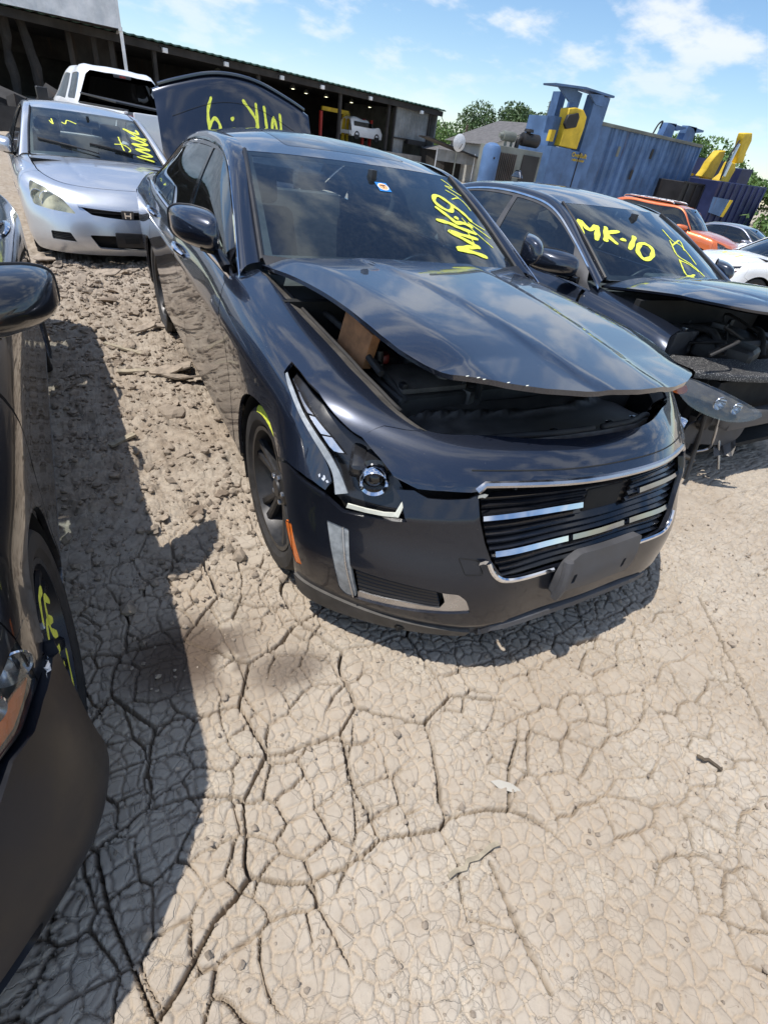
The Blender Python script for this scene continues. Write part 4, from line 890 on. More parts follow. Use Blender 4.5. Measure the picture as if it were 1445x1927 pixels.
    p = S.pos(q) + S.nrm(q) * S.sgn * -.004; tube('grille_top_trim', p, .011, 'satin', nose, 8)
    q = np.array([(u, .645 + .004 * math.cos(u * 6)) for u in np.linspace(-.50, .50, 60)]); tube('panel_seam', S.off(q, .0004 * S.sgn), .0024, 'liner', nose, 5)
    for k, (u, v, l) in enumerate(((-.335, .72, .035), (-.345, .66, .03))):
        q = np.array([(u + .006 * t * (1 if k % 2 else -1), v + l * t) for t in np.linspace(-1, 1, 6)]); writing('scratch', [[tuple(p) for p in q]], lambda P2: (S.pos(P2), S.nrm(P2) * S.sgn), .0022, 'tape_white', nose, t=.0008)
    # grille: dark backing, slats, bright bars, sensor recess
    gs = TR['grille_side']; gh = [(0, .60)] + [(.48, .58)] + gs[1:] + [(.385, .262), (0, .258)]
    go = gh + [(-u, v) for u, v in gh[-2:0:-1]]
    grille = panel('grille', S, go, 'liner', root, step=.04, t=0, off=-.075); tag(grille, 'black slatted grille with broken bright bars and no emblem')
    def row(v, o, u0, u1, n=30, wav=.0): 
        q = np.array([(u, v) for u in np.linspace(u0, u1, n)]); return S.pos(q) + S.nrm(q) * S.sgn * (o + wav * np.sin(q[:, :1] * 0))
    ul = lambda v: float(np.interp(v, [g[1] for g in gs][::-1], [g[0] for g in gs][::-1])) - .012
    for k in range(13):
        v = .275 + .025 * k
        if v > .575: break
        u1 = ul(v)
        ends = [(-u1, u1)] if not .43 < v < .55 else [(-u1, -.10), (.115, u1)]
        for a, b in ends: strip('slat', row(v, -.022, a, b)[::-1], row(v + .013, -.040, a, b)[::-1], 'plastic_gloss', grille, .012)
    for v, a, b in ((.475, .125, ul(.475)), (.475, -ul(.475), -.15), (.352, .14, ul(.352) - .01), (.352, -ul(.352), -.16), (.352, -.13, .12)):
        n = 26; q = np.array([(u, v) for u in np.linspace(a, b, n)]); o = -.012; p1 = S.pos(q) + S.nrm(q) * S.sgn * o; q2 = q + [0, .017]; p2 = S.pos(q2) + S.nrm(q2) * S.sgn * (o - .006)
        if not (v == .475 and a < 0 and False): strip('bright_bar', p1[::-1], p2[::-1], 'chrome' if a > 0 and b > .3 else 'chrome_dim', grille, .01)
    # lower bright trim round the grille foot
    q = np.array([(.442, .34), (.428, .305), (.405, .280), (.37, .268), (.30, .264), (.19, .262)]); q = resample(smooth2(q, n=4), .02, closed=False)
    for sg in (1, -1):
        p = S.pos(q * [sg, 1]) + S.nrm(q * [sg, 1]) * S.sgn * .001; tube('grille_foot_trim', p, .009, 'chrome', grille, 8)
    for u in (.36, .24, -.24, -.36):
        q = np.array([(u, v) for v in np.linspace(.28, .57, 8)]); tube('grille_rib', S.pos(q) - S.nrm(q) * S.sgn * .045, .006, 'plastic_black', grille, 6)
    box('sensor_frame', (.755, -.005, .625), (.05, .24, .15), 'plastic_black', grille, .012, rotm(y=-.1)); box('sensor_recess', (.776, -.005, .627), (.02, .17, .115), 'liner', grille, .01, rotm(y=-.1))
    # broken plastic at the grille corners
    for px in ((.475, .565), (.463, .35)):
        c = S.pos([px])[0]; prism('broken_tab', [(-.005, -.016), (.003, -.020), (.004, -.004), (.009, .006), (.002, .018), (-.004, .006)], .004, 'satin', bumper, Matrix.Translation((c[0] + .008, c[1], c[2])) @ rotm(x=.3, y=1.2, z=.3).to_4x4())
    # number plate bracket
    br = bpy.data.objects.new('plate_bracket', None); COL.objects.link(br); br.parent = root
    P = [[S.off([(u, v)], o * S.sgn)[0] for v, o in ((.165, .020), (.215, .034), (.27, .036), (.325, .032))] for u in np.linspace(.185, -.185, 9)]
    PB = Loft(np.array(P)); PB.sgn = 1
    if PB.nrm([(PB.ku[4], PB.kv[1])])[0][0] < 0: PB.sgn = -1
    u1, v1 = PB.ku[-1], PB.kv[-1]; ol = rounded([(0, 0), (u1, .0), (u1, v1), (.07, v1), (.02, v1 * .8), (0, v1 * .5)], .015)
    sl = [rounded([(u, .045), (u + .016, .045), (u + .016, .085), (u, .085)], .006) for u in (.06, u1 - .07)]
    panel('plate_holder', PB, ol, 'plastic_grey', br, holes=sl, step=.03, t=.03)
    tube('holder_ridge', PB.off(np.array([(.012, v) for v in np.linspace(.0, v1 * .92, 8)]), .006 * PB.sgn), .016, 'plastic_grey', br, 8)
    # headlights
    for sg in (1, -1):
        f = (lambda o: np.array(o)) if sg == 1 else neg
        H = bpy.data.objects.new('headlight', None); COL.objects.link(H); H.parent = root
        panel('housing', S, f(TR['headlight']), 'housing', H, step=.025, t=0, off=-.045)
        a, b = f(TR['strip_in']), f(TR['strip_out'])
        n = len(a); pa = S.pos(a) - S.nrm(a) * S.sgn * .006; pb = S.pos(b) - S.nrm(b) * S.sgn * .003
        A, Bb = smooth2(pa, n=5), smooth2(pb, n=5); strip('light_strip', A if sg == 1 else A[::-1], Bb if sg == 1 else Bb[::-1], 'lens_hazy', H, .012)
        # stepped bright reflector bars behind the strip
        a2 = f([tuple(np.array(p) + np.array([-.045, .012]) * k) for p, k in zip(TR['strip_in'][:5], (.25, .5, .8, 1, 1))])
        for k in range(4):
            q0, q1 = np.array(a2[k]), np.array(a2[k + 1]); c0, c1 = np.array(a[k]) + f([(-.012, .004)])[0], np.array(a[k + 1]) + f([(-.012, .004)])[0]
            pts = [q0 * .95 + q1 * .05, q0 * .05 + q1 * .95, c0 * .05 + c1 * .95, c0 * .95 + c1 * .05]
            panel('reflector_step', S, np.array(pts), 'reflector' if k > 1 else 'satin', H, step=.02, t=.006, off=-.018)
        c = S.pos(f([(.795, .558)]))[0]
        ax = (Vector((.83, -.42 * sg, -.05))).normalized(); o = Vector(c) - ax * .015
        M = Matrix.Translation(o) @ ax.to_track_quat('Z', 'Y').to_matrix().to_4x4()
        pr = lathe('projector_ring', [(.030, -.01), (.034, .012), (.041, .02), (.046, .012), (.047, -.01), (.044, -.045)], 'chrome', H, 32, axis='Z'); pr.matrix_local = M
        pd_ = lathe('projector_shroud', [(.034, -.02), (.055, -.03), (.058, -.09)], 'housing', H, 32, axis='Z'); pd_.matrix_local = M
        ln = lathe('projector_lens', [(.0005, .006), (.012, .004), (.022, -.002), (.031, -.014)], 'plastic_gloss', H, 28, axis='Z'); ln.matrix_local = M
        cap = S.pos(f([(.865, .605)]))[0]; box('lamp_cap', cap - S.nrm(f([(.865, .605)]))[0] * S.sgn * .045, (.12, .055, .055), 'housing', H, .022, rotm(z=-.5 * sg, y=.3), seg=3)
        # torn pale edge along the lamp's lower side
        e = f([(.862, .468), (.80, .472), (.745, .477), (.70, .484)]); e2 = f([(.858, .490), (.80, .492), (.745, .494), (.705, .500)])
        A, Bb = S.off(e, -.004 * S.sgn), S.off(e2, -.004 * S.sgn)
        if sg == 1: strip('lens_remnant', A, Bb, 'primer_white', H, .006); strip('lens_remnant', S.off([(.70, .484), (.690, .53)], -.004 * S.sgn), S.off([(.715, .49), (.70, .535)], -.004 * S.sgn), 'primer_white', H, .006)
        if sg == -1: panel('lens', S, f(TR['headlight']), 'lens_clear', H, step=.03, t=.004, off=-.002)
    sf = np.array(TR['scuff']); c_ = sf.mean(0); rs = random.Random(9)
    for k in range(5):
        o_ = c_ + np.array([rs.uniform(-.016, .016), rs.uniform(-.012, .012)]); ph = rs.uniform(0, 6); panel('scraped_patch', S, np.array([o_ + np.array([math.cos(a) * rs.uniform(.002, .007), math.sin(a) * rs.uniform(.001, .006)]) for a in np.linspace(0, 6.28, 9)[:-1]]), 'tape_white', root, step=.012, t=0, off=.0012)
    # wheels
    for x in (0, -2.91):
        for sg in (-1, 1):
            W = wheel(root, x, sg * .768, .325, .333, .245, sg, 'rim_dark')
            if sg == -1: lathe('paint_mark', [(.302, -.1195), (.318, -.1165), (.328, -.109)], 'yellow_paint', W, 14, arc=(R_(62 if x == 0 else 50), R_(112 if x == 0 else 100)))
    # hood: height field hinged at the cowl and propped open
    ex, ew, ez = [.70,.585,.505,.38,.21,-.05,-.35,-.66], [.60,.60,.585,.625,.655,.675,.695,.715], [.808,.812,.815,.845,.882,.918,.955,.99]
    cx, cz_ = [.75,.55,.3,0,-.35,-.66], [.828,.862,.905,.952,1.002,1.04]
    def hz_(x, y):
        ay = np.sqrt(y * y + 1e-5); we = interp(x, ex, ew); zc = sinterp(x, cx, cz_); ze = sinterp(x, ex[1:], ez[1:]); ze = np.where(x > .5, interp(x, [.5, .75], [.815, .795]), ze)
        y1 = interp(x, [.75, -.66], [.13, .33]); y2 = interp(x, [.6, -.66], [.45, .60]); sp = lambda d, k=.011: k * np.log1p(np.exp(np.clip(d / k, -40, 40)))
        D = zc - ze; a1 = sp(ay - y1) / (we - y1); a2 = sp(ay - y2) / (we - y2)
        return zc + .007 / (1 + np.exp(-np.clip((y1 - ay) / .010, -40, 40))) - D * (.12 * (ay / we)**2 + .34 * a1 + .54 * a2)
    HF = Field(hz_); hx, hzz, ang, HROLL = -.66, .99, .108, -.035
    def hxf(V, N):
        c, s = math.cos(ang), math.sin(ang); W = V.copy(); dx, dz = V[:, 0] - hx, V[:, 2] - hzz
        W[:, 0] = hx + dx * c - dz * s; W[:, 2] = hzz + dz * c + dx * s + V[:, 1] * HROLL * np.clip(dx / 1.2, 0, 1.2) + .008 + .045 * np.sin(np.pi * np.clip(dx / 1.3, 0, 1)) * np.clip(.5 - V[:, 1] * .75, 0, 1)
        N2 = N.copy(); N2[:, 0] = N[:, 0] * c - N[:, 2] * s; N2[:, 2] = N[:, 2] * c + N[:, 0] * s; N2[:, 1] -= N[:, 2] * HROLL * np.clip(dx / 1.2, 0, 1.2); return W, N2
    hr = [(.735, 0), (.73, -.08), (.712, -.2), (.675, -.32), (.625, -.42), (.585, -.475), (.53, -.535), (.46, -.575), (.38, -.615), (.30, -.636), (.21, -.650), (.08, -.661), (-.05, -.670), (-.2, -.681), (-.35, -.691), (-.5, -.702), (-.645, -.708), (-.60, -.55), (-.555, -.3), (-.54, 0)]
    ho = np.array(hr + [(x, -y) for x, y in hr[-2:0:-1]])
    hood = panel('hood', HF, ho, 'paint_charcoal', root, step=.03, t=.016, xf=hxf); tag(hood, 'charcoal hood propped open, reflecting sky and clouds')
    hi = ho * [.97, .97] + [.0, 0]; panel('hood_inner_panel', HF, hi, 'plastic_black', hood, step=.05, t=.004, off=-.022, xf=hxf)
    for k, (x, y) in enumerate(((.598, -.468), (.585, -.478), (.565, -.5), (.63, -.41), (.655, -.365))):
        w = hxf(HF.pos([(x, y)]), HF.nrm([(x, y)]))[0][0]; mesh('paint_chip', [w + np.array(v) for v in ((0, 0, .0025), (.002, -.010, .0025), (-.002, -.009, .003), (-.003, .002, .003))], [(0, 1, 2, 3)], 'primer_white', hood, smooth=False)
    # engine bay
    bay = bpy.data.objects.new('engine_bay', None); COL.objects.link(bay); bay.parent = root
    mesh('bay_tub', [(x, y, z) for x in (.60, -.58) for y in (-.60, .60) for z in (.42, .70)], [(0, 2, 6, 4), (0, 4, 5, 1), (2, 3, 7, 6), (4, 6, 7, 5), (0, 1, 3, 2)], 'liner', bay, smooth=False)
    for mir in (False, True):
        m = np.array([1, -1 if mir else 1, 1])
        us = np.linspace(.70, B.su(-.62, .8), 40); e = S.pos(np.stack([us, np.full(40, .795)], 1)) + np.array([0, .006, -.008]); i1 = e + np.array([-.005, .045, -.022]); i2 = i1 + np.array([-.01, .02, -.10])
        fl = -1 if mir else 1
        strip('fender_rail', (e * m)[::fl], (i1 * m)[::fl], 'plastic_dusty', bay, .004); strip('apron', (i1 * m)[::fl], (i2 * m)[::fl], 'liner', bay, .004)
        sl_ = i1 + np.array([0, .004, .006]); V, F = tube_vf(sl_[4:-4] * m, .008, 6); mesh('hood_seal', V, F, 'rubber', bay)
    # plastic cover over the radiator, with a raised rib and push clips
    def cz2(x, y): return .775 + .055 * np.clip((x - .40) / .28, 0, 1)**2 - .10 * (np.abs(y) / .6)**4 + .022 * np.exp(-((x - .43 + .16 * (y / .5)**2) / .016)**2) - .0 * x
    co = [(.675, 0), (.655, -.2), (.57, -.40), (.50, -.52), (.40, -.585), (.25, -.585), (.27, -.40), (.30, -.2), (.31, 0)]; CF = Field(cz2)
    cover = panel('radiator_cover', CF, np.array(co + [(x, -y) for x, y in co[-2:0:-1]]), 'bay_plastic', bay, step=.025, t=.02)
    for x, y in ((.60, -.12), (.575, -.30), (.49, -.47), (.60, .14), (.57, .31), (.48, .48), (.36, .54), (.36, -.54)):
        z = float(cz2(np.array([x]), np.array([y]))[0]); lathe('push_clip', [(.0005, .006), (.008, .006), (.012, .001), (.016, .0005)], 'plastic_gloss', cover, 14, axis='Z', loc=(x, y, z))
    P = smooth2([(.66, -.02), (.645, -.18), (.57, -.36), (.52, -.47), (.44, -.55), (.30, -.59)], n=5); P = np.array(P); Z = cz2(P[:, 0], P[:, 1]) + .01
    V, F = tube_vf(np.column_stack([P, Z]), .010, 8); mesh('cover_seal', V, F, 'rubber', cover); V, F = tube_vf(np.column_stack([P * [1, -1], Z]), .010, 8); mesh('cover_seal', V, F, 'rubber', cover)
    box('engine_cover', (.02, 0, .77), (.55, .48, .12), 'engine_plastic', bay, .04, seg=3)
    box('air_box', (.20, .42, .74), (.34, .28, .16), 'engine_plastic', bay, .03, seg=3)
    bt = box('battery_box', (.17, -.38, .735), (.26, .30, .16), 'engine_plastic', bay, .02, seg=3); box('battery_lid', (.17, -.38, .825), (.22, .26, .02), 'plastic_dusty', bt, .008)
    for dx, dy in ((.09, .12), (.09, -.12), (-.09, .12), (-.09, -.12)): box('lid_clip', (.17 + dx, -.38 + dy, .84), (.03, .02, .02), 'plastic_black', bt, .004)
    lathe('filler_cap', [(.0005, .03), (.026, .03), (.03, .022), (.03, 0), (.022, -.03)], 'red_cap', bay, 16, axis='Z', loc=(.02, -.46, .83))
    box('strut_tower', (-.12, -.46, .76), (.26, .24, .14), 'engine_metal', bay, .04, seg=3); lathe('strut_top', [(.0005, .02), (.04, .02), (.055, .0), (.07, 0)], 'engine_metal', bay, 20, axis='Z', loc=(-.12, -.46, .84))
    box('cowl_box', (-.45, -.3, .80), (.2, .6, .1), 'plastic_black', bay, .03); box('fuse_box', (-.30, -.36, .84), (.16, .2, .07), 'engine_plastic', bay, .015)
    for pth in ([(-.3, -.5, .86), (-.1, -.54, .90), (.1, -.53, .86), (.3, -.50, .80)], [(-.4, -.55, .9), (-.2, -.56, .91), (.0, -.56, .90), (.2, -.555, .86)], [(.05, -.2, .8), (.2, -.15, .86), (.35, -.25, .8)]):
        tube('hose', smooth2(pth, n=5), .012, 'rubber', bay, 8)
    rs = np.random.default_rng(31)
    for k in range(26):                                                  # small engine-bay pieces
        x, y = rs.uniform(-.5, .28), rs.uniform(-.55, .55); s_ = rs.uniform(.03, .10, 3); z = .80 + rs.uniform(-.04, .05)
        if rs.random() < .55: box('engine_part', (x, y, z), tuple(s_), ('engine_plastic', 'engine_metal', 'plastic_grey', 'plastic_dusty')[k % 4], bay, .008, rotm(z=rs.uniform(0, 3)))
        else: lathe('engine_part', [(.001, s_[2]), (s_[0] * .4, s_[2]), (s_[0] * .5, s_[2] * .7), (s_[0] * .5, -.03)], ('engine_metal', 'plastic_black', 'plastic_grey')[k % 3], bay, 14, axis='Z', loc=(x, y, z))
    for k in range(8):
        a = np.array([rs.uniform(-.5, .3), rs.uniform(-.5, .5), .84]); b_ = a + rs.normal(0, .22, 3) * [1, 1, .1]; tube('cable', smooth2([a, (a + b_) / 2 + [0, 0, .05], b_], n=5), .006, 'rubber', bay, 6)
    # cowl grille in front of the windshield
    P = [[[x - .14 * (abs(y) / .70)**2.2, y, z] for y in np.linspace(-.70, .70, 9)] for x, z in ((-.42, .985), (-.49, 1.02), (-.53, 1.035))]
    C_ = Loft(np.array(P)); C_.sgn = 1
    if C_.nrm([(C_.ku[1], C_.kv[4])])[0][2] < 0: C_.sgn = -1
    grid_sheet('cowl_panel', C_, 'plastic_black', root, 6, 30)
    # mirrors
    for sg in (-1, 1): mirror_pod(B, -.84, .925, 1.09, sg, 'paint_charcoal', base=(-.70, .83, .97), sx=.16, sy=.165, sz=.15)
    # trunk lid standing open: skin faces forward, rear edge with a lip spoiler uppermost
    lid = bpy.data.objects.new('trunk_lid', None); COL.objects.link(lid); lid.parent = root; tag(lid, 'open trunk lid with upside-down yellow writing')
    yy = [0, .2, .40, .56, .645]; zt = [1.735, 1.715, 1.655, 1.595, 1.555]; zb = [1.02, 1.025, 1.04, 1.07, 1.12]
    cols = []
    for k in list(range(-4, 5)):
        a = abs(k); s_ = 1 if k >= 0 else -1; col = []
        for t in (0, .25, .5, .75, .93): col.append((-3.50 - .27 * t - .05 * math.sin(math.pi * t) * 0 + .02 * (a / 4)**2 * -1, s_ * yy[a], zb[a] + (zt[a] - zb[a]) * t))
        x, y, z = col[-1]; col += [(x - .015, y, z + .03), (x - .035, y, z + .055), (x - .14, y * .99, z + .075 - .03 * (a / 4)), (x - .33, y * .97, z + .07 - .05 * (a / 4))]
        cols.append(col)
    LD = Loft(np.array(cols), kv=[0, .16, .32, .48, .60, .64, .68, .79, .98]); LD.sgn = 1
    if LD.nrm([(LD.ku[4], .3)])[0][0] < 0: LD.sgn = -1
    u1 = LD.ku[-1]; lo = rounded([(.06, 0), (u1 - .06, 0), (u1, .10), (u1, .98), (0, .98), (0, .10)], .04)
    panel('lid_skin', LD, lo, 'paint_charcoal', lid, step=.03, t=.03)
    q = np.array([(u, .70 + .0 * u) for u in np.linspace(.05, u1 - .05, 40)]); p = LD.pos(q) + LD.nrm(q) * LD.sgn * .012; tube('lip_spoiler', p, .018, 'paint_charcoal', lid, 8, squash=(1, .8))
    q = np.array([(u, .50 - .10 * ((u - u1 / 2) / (u1 / 2))**2) for u in np.linspace(.12, u1 - .12, 40)]); p = LD.pos(q) + LD.nrm(q) * LD.sgn * .0005; tube('crease_line', p, .0022, 'liner', lid, 5)
    def flid(P2):
        uv = np.array([(u1 / 2 + x * (-1 if LD.pos([(0.1, .3)])[0][1] < 0 else -1) * -1, y) for x, y in P2]); return LD.pos(uv), LD.nrm(uv) * LD.sgn
    # upside-down writing: M at the car's left, 9 at its right
    st = []
    for s_ in text_strokes('MK.9', 0, 0, .26, .15, .32): st.append([(.36 - x, .52 - y) for x, y in s_])
    writing('paint_writing', st, flid, .022, 'yellow_paint', lid)
    # rear deck and the lid hinges
    box('trunk_floor', (-3.6, 0, .55), (.8, 1.2, .04), 'liner', root, .01)
    for sg in (-1, 1): tube('lid_hinge', smooth2([(-3.36, sg * .45, .96), (-3.46, sg * .45, 1.08), (-3.56, sg * .45, 1.2)], n=4), .014, 'plastic_black', lid, 6)
    # writing on the windshield
    WS = B.WS; 
    def fws(P2):
        uv = np.asarray(P2, float); uv = np.stack([np.clip(uv[:, 1], 0, WS.ku[-1]), np.clip(uv[:, 0], -.98, .98)], 1); return WS.pos(uv), WS.nrm(uv) * WS.sgn
    B.fws = fws
    for nm, strokes, w in MAINWRITE: writing(nm, strokes, (lambda P2, w=w: fws(np.asarray(P2) / [.65, 1])) , w, 'yellow_paint', root)
    panel('shade_band', WS, np.array([(WS.ku[-1] * .80, -.94), (WS.ku[-1] - .035, -.94), (WS.ku[-1] - .035, .94), (WS.ku[-1] * .80, .94)]), 'glass_band', root, step=.08, t=0, off=-.006)
    # inspection sticker and camera housing at the top of the glass
    U1 = WS.ku[-1]; sk = panel('sticker', WS, np.array([(U1 * .70, -.02), (U1 * .80, -.02), (U1 * .80, .085), (U1 * .70, .085)]), 'blue_sticker', root, step=.03, t=0, off=.002)
    cc = (U1 * .75, .033); ring = [(cc[0] + .031 * math.sin(a), cc[1] + .031 / .64 * math.cos(a)) for a in np.linspace(0, 2 * math.pi, 24, endpoint=False)]
    panel('sticker_disc', WS, np.array(ring), 'white_ink', sk, step=.02, t=0, off=.003); panel('sticker_dot', WS, (np.array(ring) - cc) * .82 + cc, 'orange_dot', sk, step=.02, t=0, off=.0035)
    writing('sticker_letter', [[(.033 - .022, .762), (.033 + .022, .762)], [(.033, .76), (.033, .735)]], (lambda P2: fws(np.stack([np.asarray(P2)[:, 0], np.asarray(P2)[:, 1] / .75 * cc[0]], 1))), .007, 'plastic_black', sk, t=.0045)
    c = WS.pos([(U1 * .86, -.02)])[0]; box('camera_housing', (c[0] - .055, c[1], c[2] - .028), (.16, .20, .05), 'plastic_black', root, .02, rotm(y=.42), seg=3)
    # fender letters remains: two small dark marks
    return B
# ---------------------------------------------------------------- the other cars
def sedan(root, S, G, paint_mat, wb=2.74, arch=(.355, .315), wr=.318, holes=(), front=True, hood_ang=0., hood_roll=0., bumper_mat=None, rim='rim_dark', rim_style='one', spokes=7, chrome='chrome', tint='glass_tint', seats='seat_fabric',
          shield='glass_shield', pods=True, pod_mat=None, front_glass=True, bay=False, joint_deg=48, interior=True, db=-1.58, rim_r=.21, pillars='plastic_gloss', pod=(.19, .22, .15), dr0=None, bay_open=False, bumper_split=None, low=.285, bxf=None, track=.775, pod_w=.955):
    B = Body(root, S, G, paint_mat, arch, wb, wr, None, chrome=chrome, tint=tint); B.front_joint_deg = joint_deg; B.fender_tip_x = .24
    bx = G['in'][0][0]; e = 2.91 - wb; dr = dr0 or -2.56 + e
    ff = [(B.su(.35, .45), .45), (B.su(.33, .55), .56), (B.su(.28, .68), .69), (B.su(.25, .77), .775)]
    B.side_panels(ff, a_base=bx - .02, df=(bx + .03, bx - .04), db=db, dr=(dr, dr + .17), tail=-wb - .44, low=low)
    B.greenhouse(db=db, dr=dr, front_glass=front_glass, shield=shield, black_pillar=pillars)
    if interior: B.interior(sx=bx - .92, rear=-2.3 + e, dash=(bx + .02, bx - .38), dz=G['in'][0][2] - .065, seats=seats)
    r, cz = B.arch; u_h = B.su(.245, .80)
    if front:
        lowdeg = -math.degrees(math.asin(min(.95, (cz - .17) / r))); ar = B.sx(arch_pts(0, cz, r, lowdeg, joint_deg - 1, 14))
        fe = [(u - .004, v) for u, v in ff]
        if bumper_split is None:
            half = [(0, .02)] + [(u, .015) for u in np.linspace(.1, ar[0][0] - .02, 14)] + ar + fe + [(u, .797) for u in np.linspace(u_h - .01, .05, 16)] + [(0, .797)]
            hs = []
            for h in holes: hs.append(h); 
            B.front = panel('front_bumper', S, half + [(-u, v) for u, v in half[-2:0:-1]], bumper_mat or paint_mat, root, holes=hs, step=.03, t=.02)
        else:                                                            # separate bumper and nose
            bs = bumper_split
            half = [(0, .02)] + [(u, .015) for u in np.linspace(.1, ar[0][0] - .02, 14)] + ar + [tuple(p) for p in bs]
            B.front = panel('front_bumper', S, half + [(-u, v) for u, v in half[-2:0:-1]], bumper_mat or paint_mat, root, holes=[h for h in holes if np.mean(np.array(h)[:, 1]) < .4], step=.03, t=.025, xf=bxf)
            nb = [(u, v + .008) for u, v in bs[::-1]] + fe + [(u, .797) for u in np.linspace(u_h - .01, .05, 16)] + [(0, .797)]
            B.nose = panel('nose_panel', S, nb + [(-u, v) for u, v in nb[-2:0:-1] if u > .001], paint_mat, root, holes=[h for h in holes if np.mean(np.array(h)[:, 1]) >= .4], step=.03, t=.02)
        grid_sheet('front_backing', S, 'liner', root, 30, 8, u=(-B.su(.36, .4), B.su(.36, .4)), v=(.04, .74), off=-.075)
    # hood
    us = np.concatenate([np.linspace(0, u_h, 30), np.linspace(u_h, B.su(bx - .0, .80), 16)[1:]]); ed = S.pos(np.stack([us, np.full(len(us), .80)], 1)); ex, ew, ez = ed[:, 0], -ed[:, 1], ed[:, 2]
    xc, zcw = bx + .15, G['in'][0][2] + .02; x0, z0 = ex[0], ez[0]
    def hz_(x, y):
        t = np.clip((x0 - x) / (x0 - xc), 0, 1.3); zc = z0 + (zcw - z0) * t**.85 + .022 * np.sin(np.pi * np.clip(t, 0, 1)); we = np.maximum(.02, np.interp(-x, -ex, ew)); ze = np.interp(-x, -ex, ez); a = np.minimum(1.05, np.abs(y) / we)
        return zc - (zc - ze) * a**2.4 - .010 * np.exp(-((np.abs(y) - .52 * we) / .03)**2) * np.clip(t * 3, 0, 1) * .4
    HF = Field(hz_); hx, hz0 = bx - .03, G['in'][0][2]
    def hxf(V, N):
        c, s = math.cos(hood_ang), math.sin(hood_ang); W = V.copy(); dx, dz = V[:, 0] - hx, V[:, 2] - hz0
        W[:, 0] = hx + dx * c - dz * s; W[:, 2] = hz0 + dz * c + dx * s + V[:, 1] * hood_roll * np.clip(dx, 0, 1.3); N2 = N.copy(); N2[:, 0] = N[:, 0] * c - N[:, 2] * s; N2[:, 2] = N[:, 2] * c + N[:, 0] * s; return W, N2
    m = len(us); out = [(ex[i] - .004, -ew[i] + .005) for i in range(1, m)]; out = [(ex[0] - .004, 0)] + out + [(bx + .06, -ew[-1] * .75), (bx + .12, -ew[-1] * .4), (xc - .02, 0)]
    B.hood = panel('hood', HF, np.array(out + [(x, -y) for x, y in out[-2:0:-1]]), paint_mat, root, step=.035, t=.014, xf=hxf)
    if hood_ang: panel('hood_inner_panel', HF, np.array(out + [(x, -y) for x, y in out[-2:0:-1]]) * .97, 'plastic_black', B.hood, step=.06, t=0, off=-.03, xf=hxf)
    B.hxf, B.HF = hxf, HF
    tub = [(x, y, z) for x in (.55, bx - .05) for y in (-.58, .58) for z in (.40, .66)]
    mesh('bay_tub', tub, [(0, 2, 6, 4), (0, 4, 5, 1), (2, 3, 7, 6), (4, 6, 7, 5), (0, 1, 3, 2)], 'liner', root, smooth=False)
    P = [[[x - .20 * (abs(y) / .70)**2.2, y, z] for y in np.linspace(-.70, .70, 9)] for x, z in ((xc + .03, zcw - .045), (xc - .03, zcw - .005), (xc + .02 - .05, zcw + .008))]
    grid_sheet('cowl_panel', Loft(np.array(P)), 'plastic_black', root, 5, 24)
    for x in (0, -wb):
        for sg in (-1, 1): B.last_wheel = wheel(root, x, sg * track, cz, wr, .21, sg, rim, rim_style, rim_r, spokes)
    if pods:
        for sg in (-1, 1): mirror_pod(B, bx - .22, pod_w, G['in'][0][2] + .045, sg, pod_mat or paint_mat, base=(bx - .10, .83, G['in'][0][2] - .03), sx=pod[0], sy=pod[1], sz=pod[2])
    box('under_sheet', (-.9, 0, .20), (3.0, 1.4, .03), 'liner', root, 0)
    return B
def lamp(B, poly, sg=1, lens='lens_clear', inner=(), step=.025, depth=.05, name='headlight', back='satin'):
    """headlight: housing behind, bright reflector bowls, lens flush with the skin"""
    f = np.array(poly, float) * [sg, 1]; S = B.S; H = bpy.data.objects.new(name, None); COL.objects.link(H); H.parent = B.root
    panel('housing', S, f, back, H, step=step, t=0, off=-depth)
    panel('lens', S, f, lens, H, step=step, t=.012, off=-.002)
    c = f.mean(0)
    for (du, dv, rr, mt) in inner:
        uv = c + np.array([du * sg, dv]); p = S.pos([uv])[0]; n = S.nrm([uv])[0] * S.sgn; o = Vector(p - n * .012); M = Matrix.Translation(o) @ Vector((n[0] + .6, n[1] * .6, 0)).to_track_quat('Z', 'Y').to_matrix().to_4x4()
        if mt == 'bowl':
            l = lathe('reflector', [(.004, -.04), (rr * .5, -.03), (rr * .85, -.012), (rr, 0), (rr * 1.05, -.004)], 'reflector', H, 24, axis='Z'); l.matrix_local = M
            b = lathe('bulb', [(.0005, -.005), (.008, -.012), (.009, -.035)], 'white_ink', H, 12, axis='Z'); b.matrix_local = M
        else: panel('amber_section', S, np.array([uv + [math.cos(a) * rr * .75, math.sin(a) * rr * .5] for a in np.linspace(0, 2 * math.pi, 14)[:-1]]), 'amber', H, step=.03, t=.004, off=-.022)
    return H
def ws_writing(B, key, w, thin, root):
    def f(P2):
        P2 = np.asarray(P2, float); uv = np.stack([np.clip(P2[:, 1], 0, B.WS.ku[-1]), np.clip(P2[:, 0] / .65, -.985, .985)], 1); return B.WS.pos(uv), B.WS.nrm(uv) * B.WS.sgn
    writing('paint_writing', WRITE[key]['thick'], f, w, 'yellow_paint', root, t=.003)
    writing('thin_writing', WRITE[key]['thin'], f, thin, 'yellow_paint', root, t=.002)
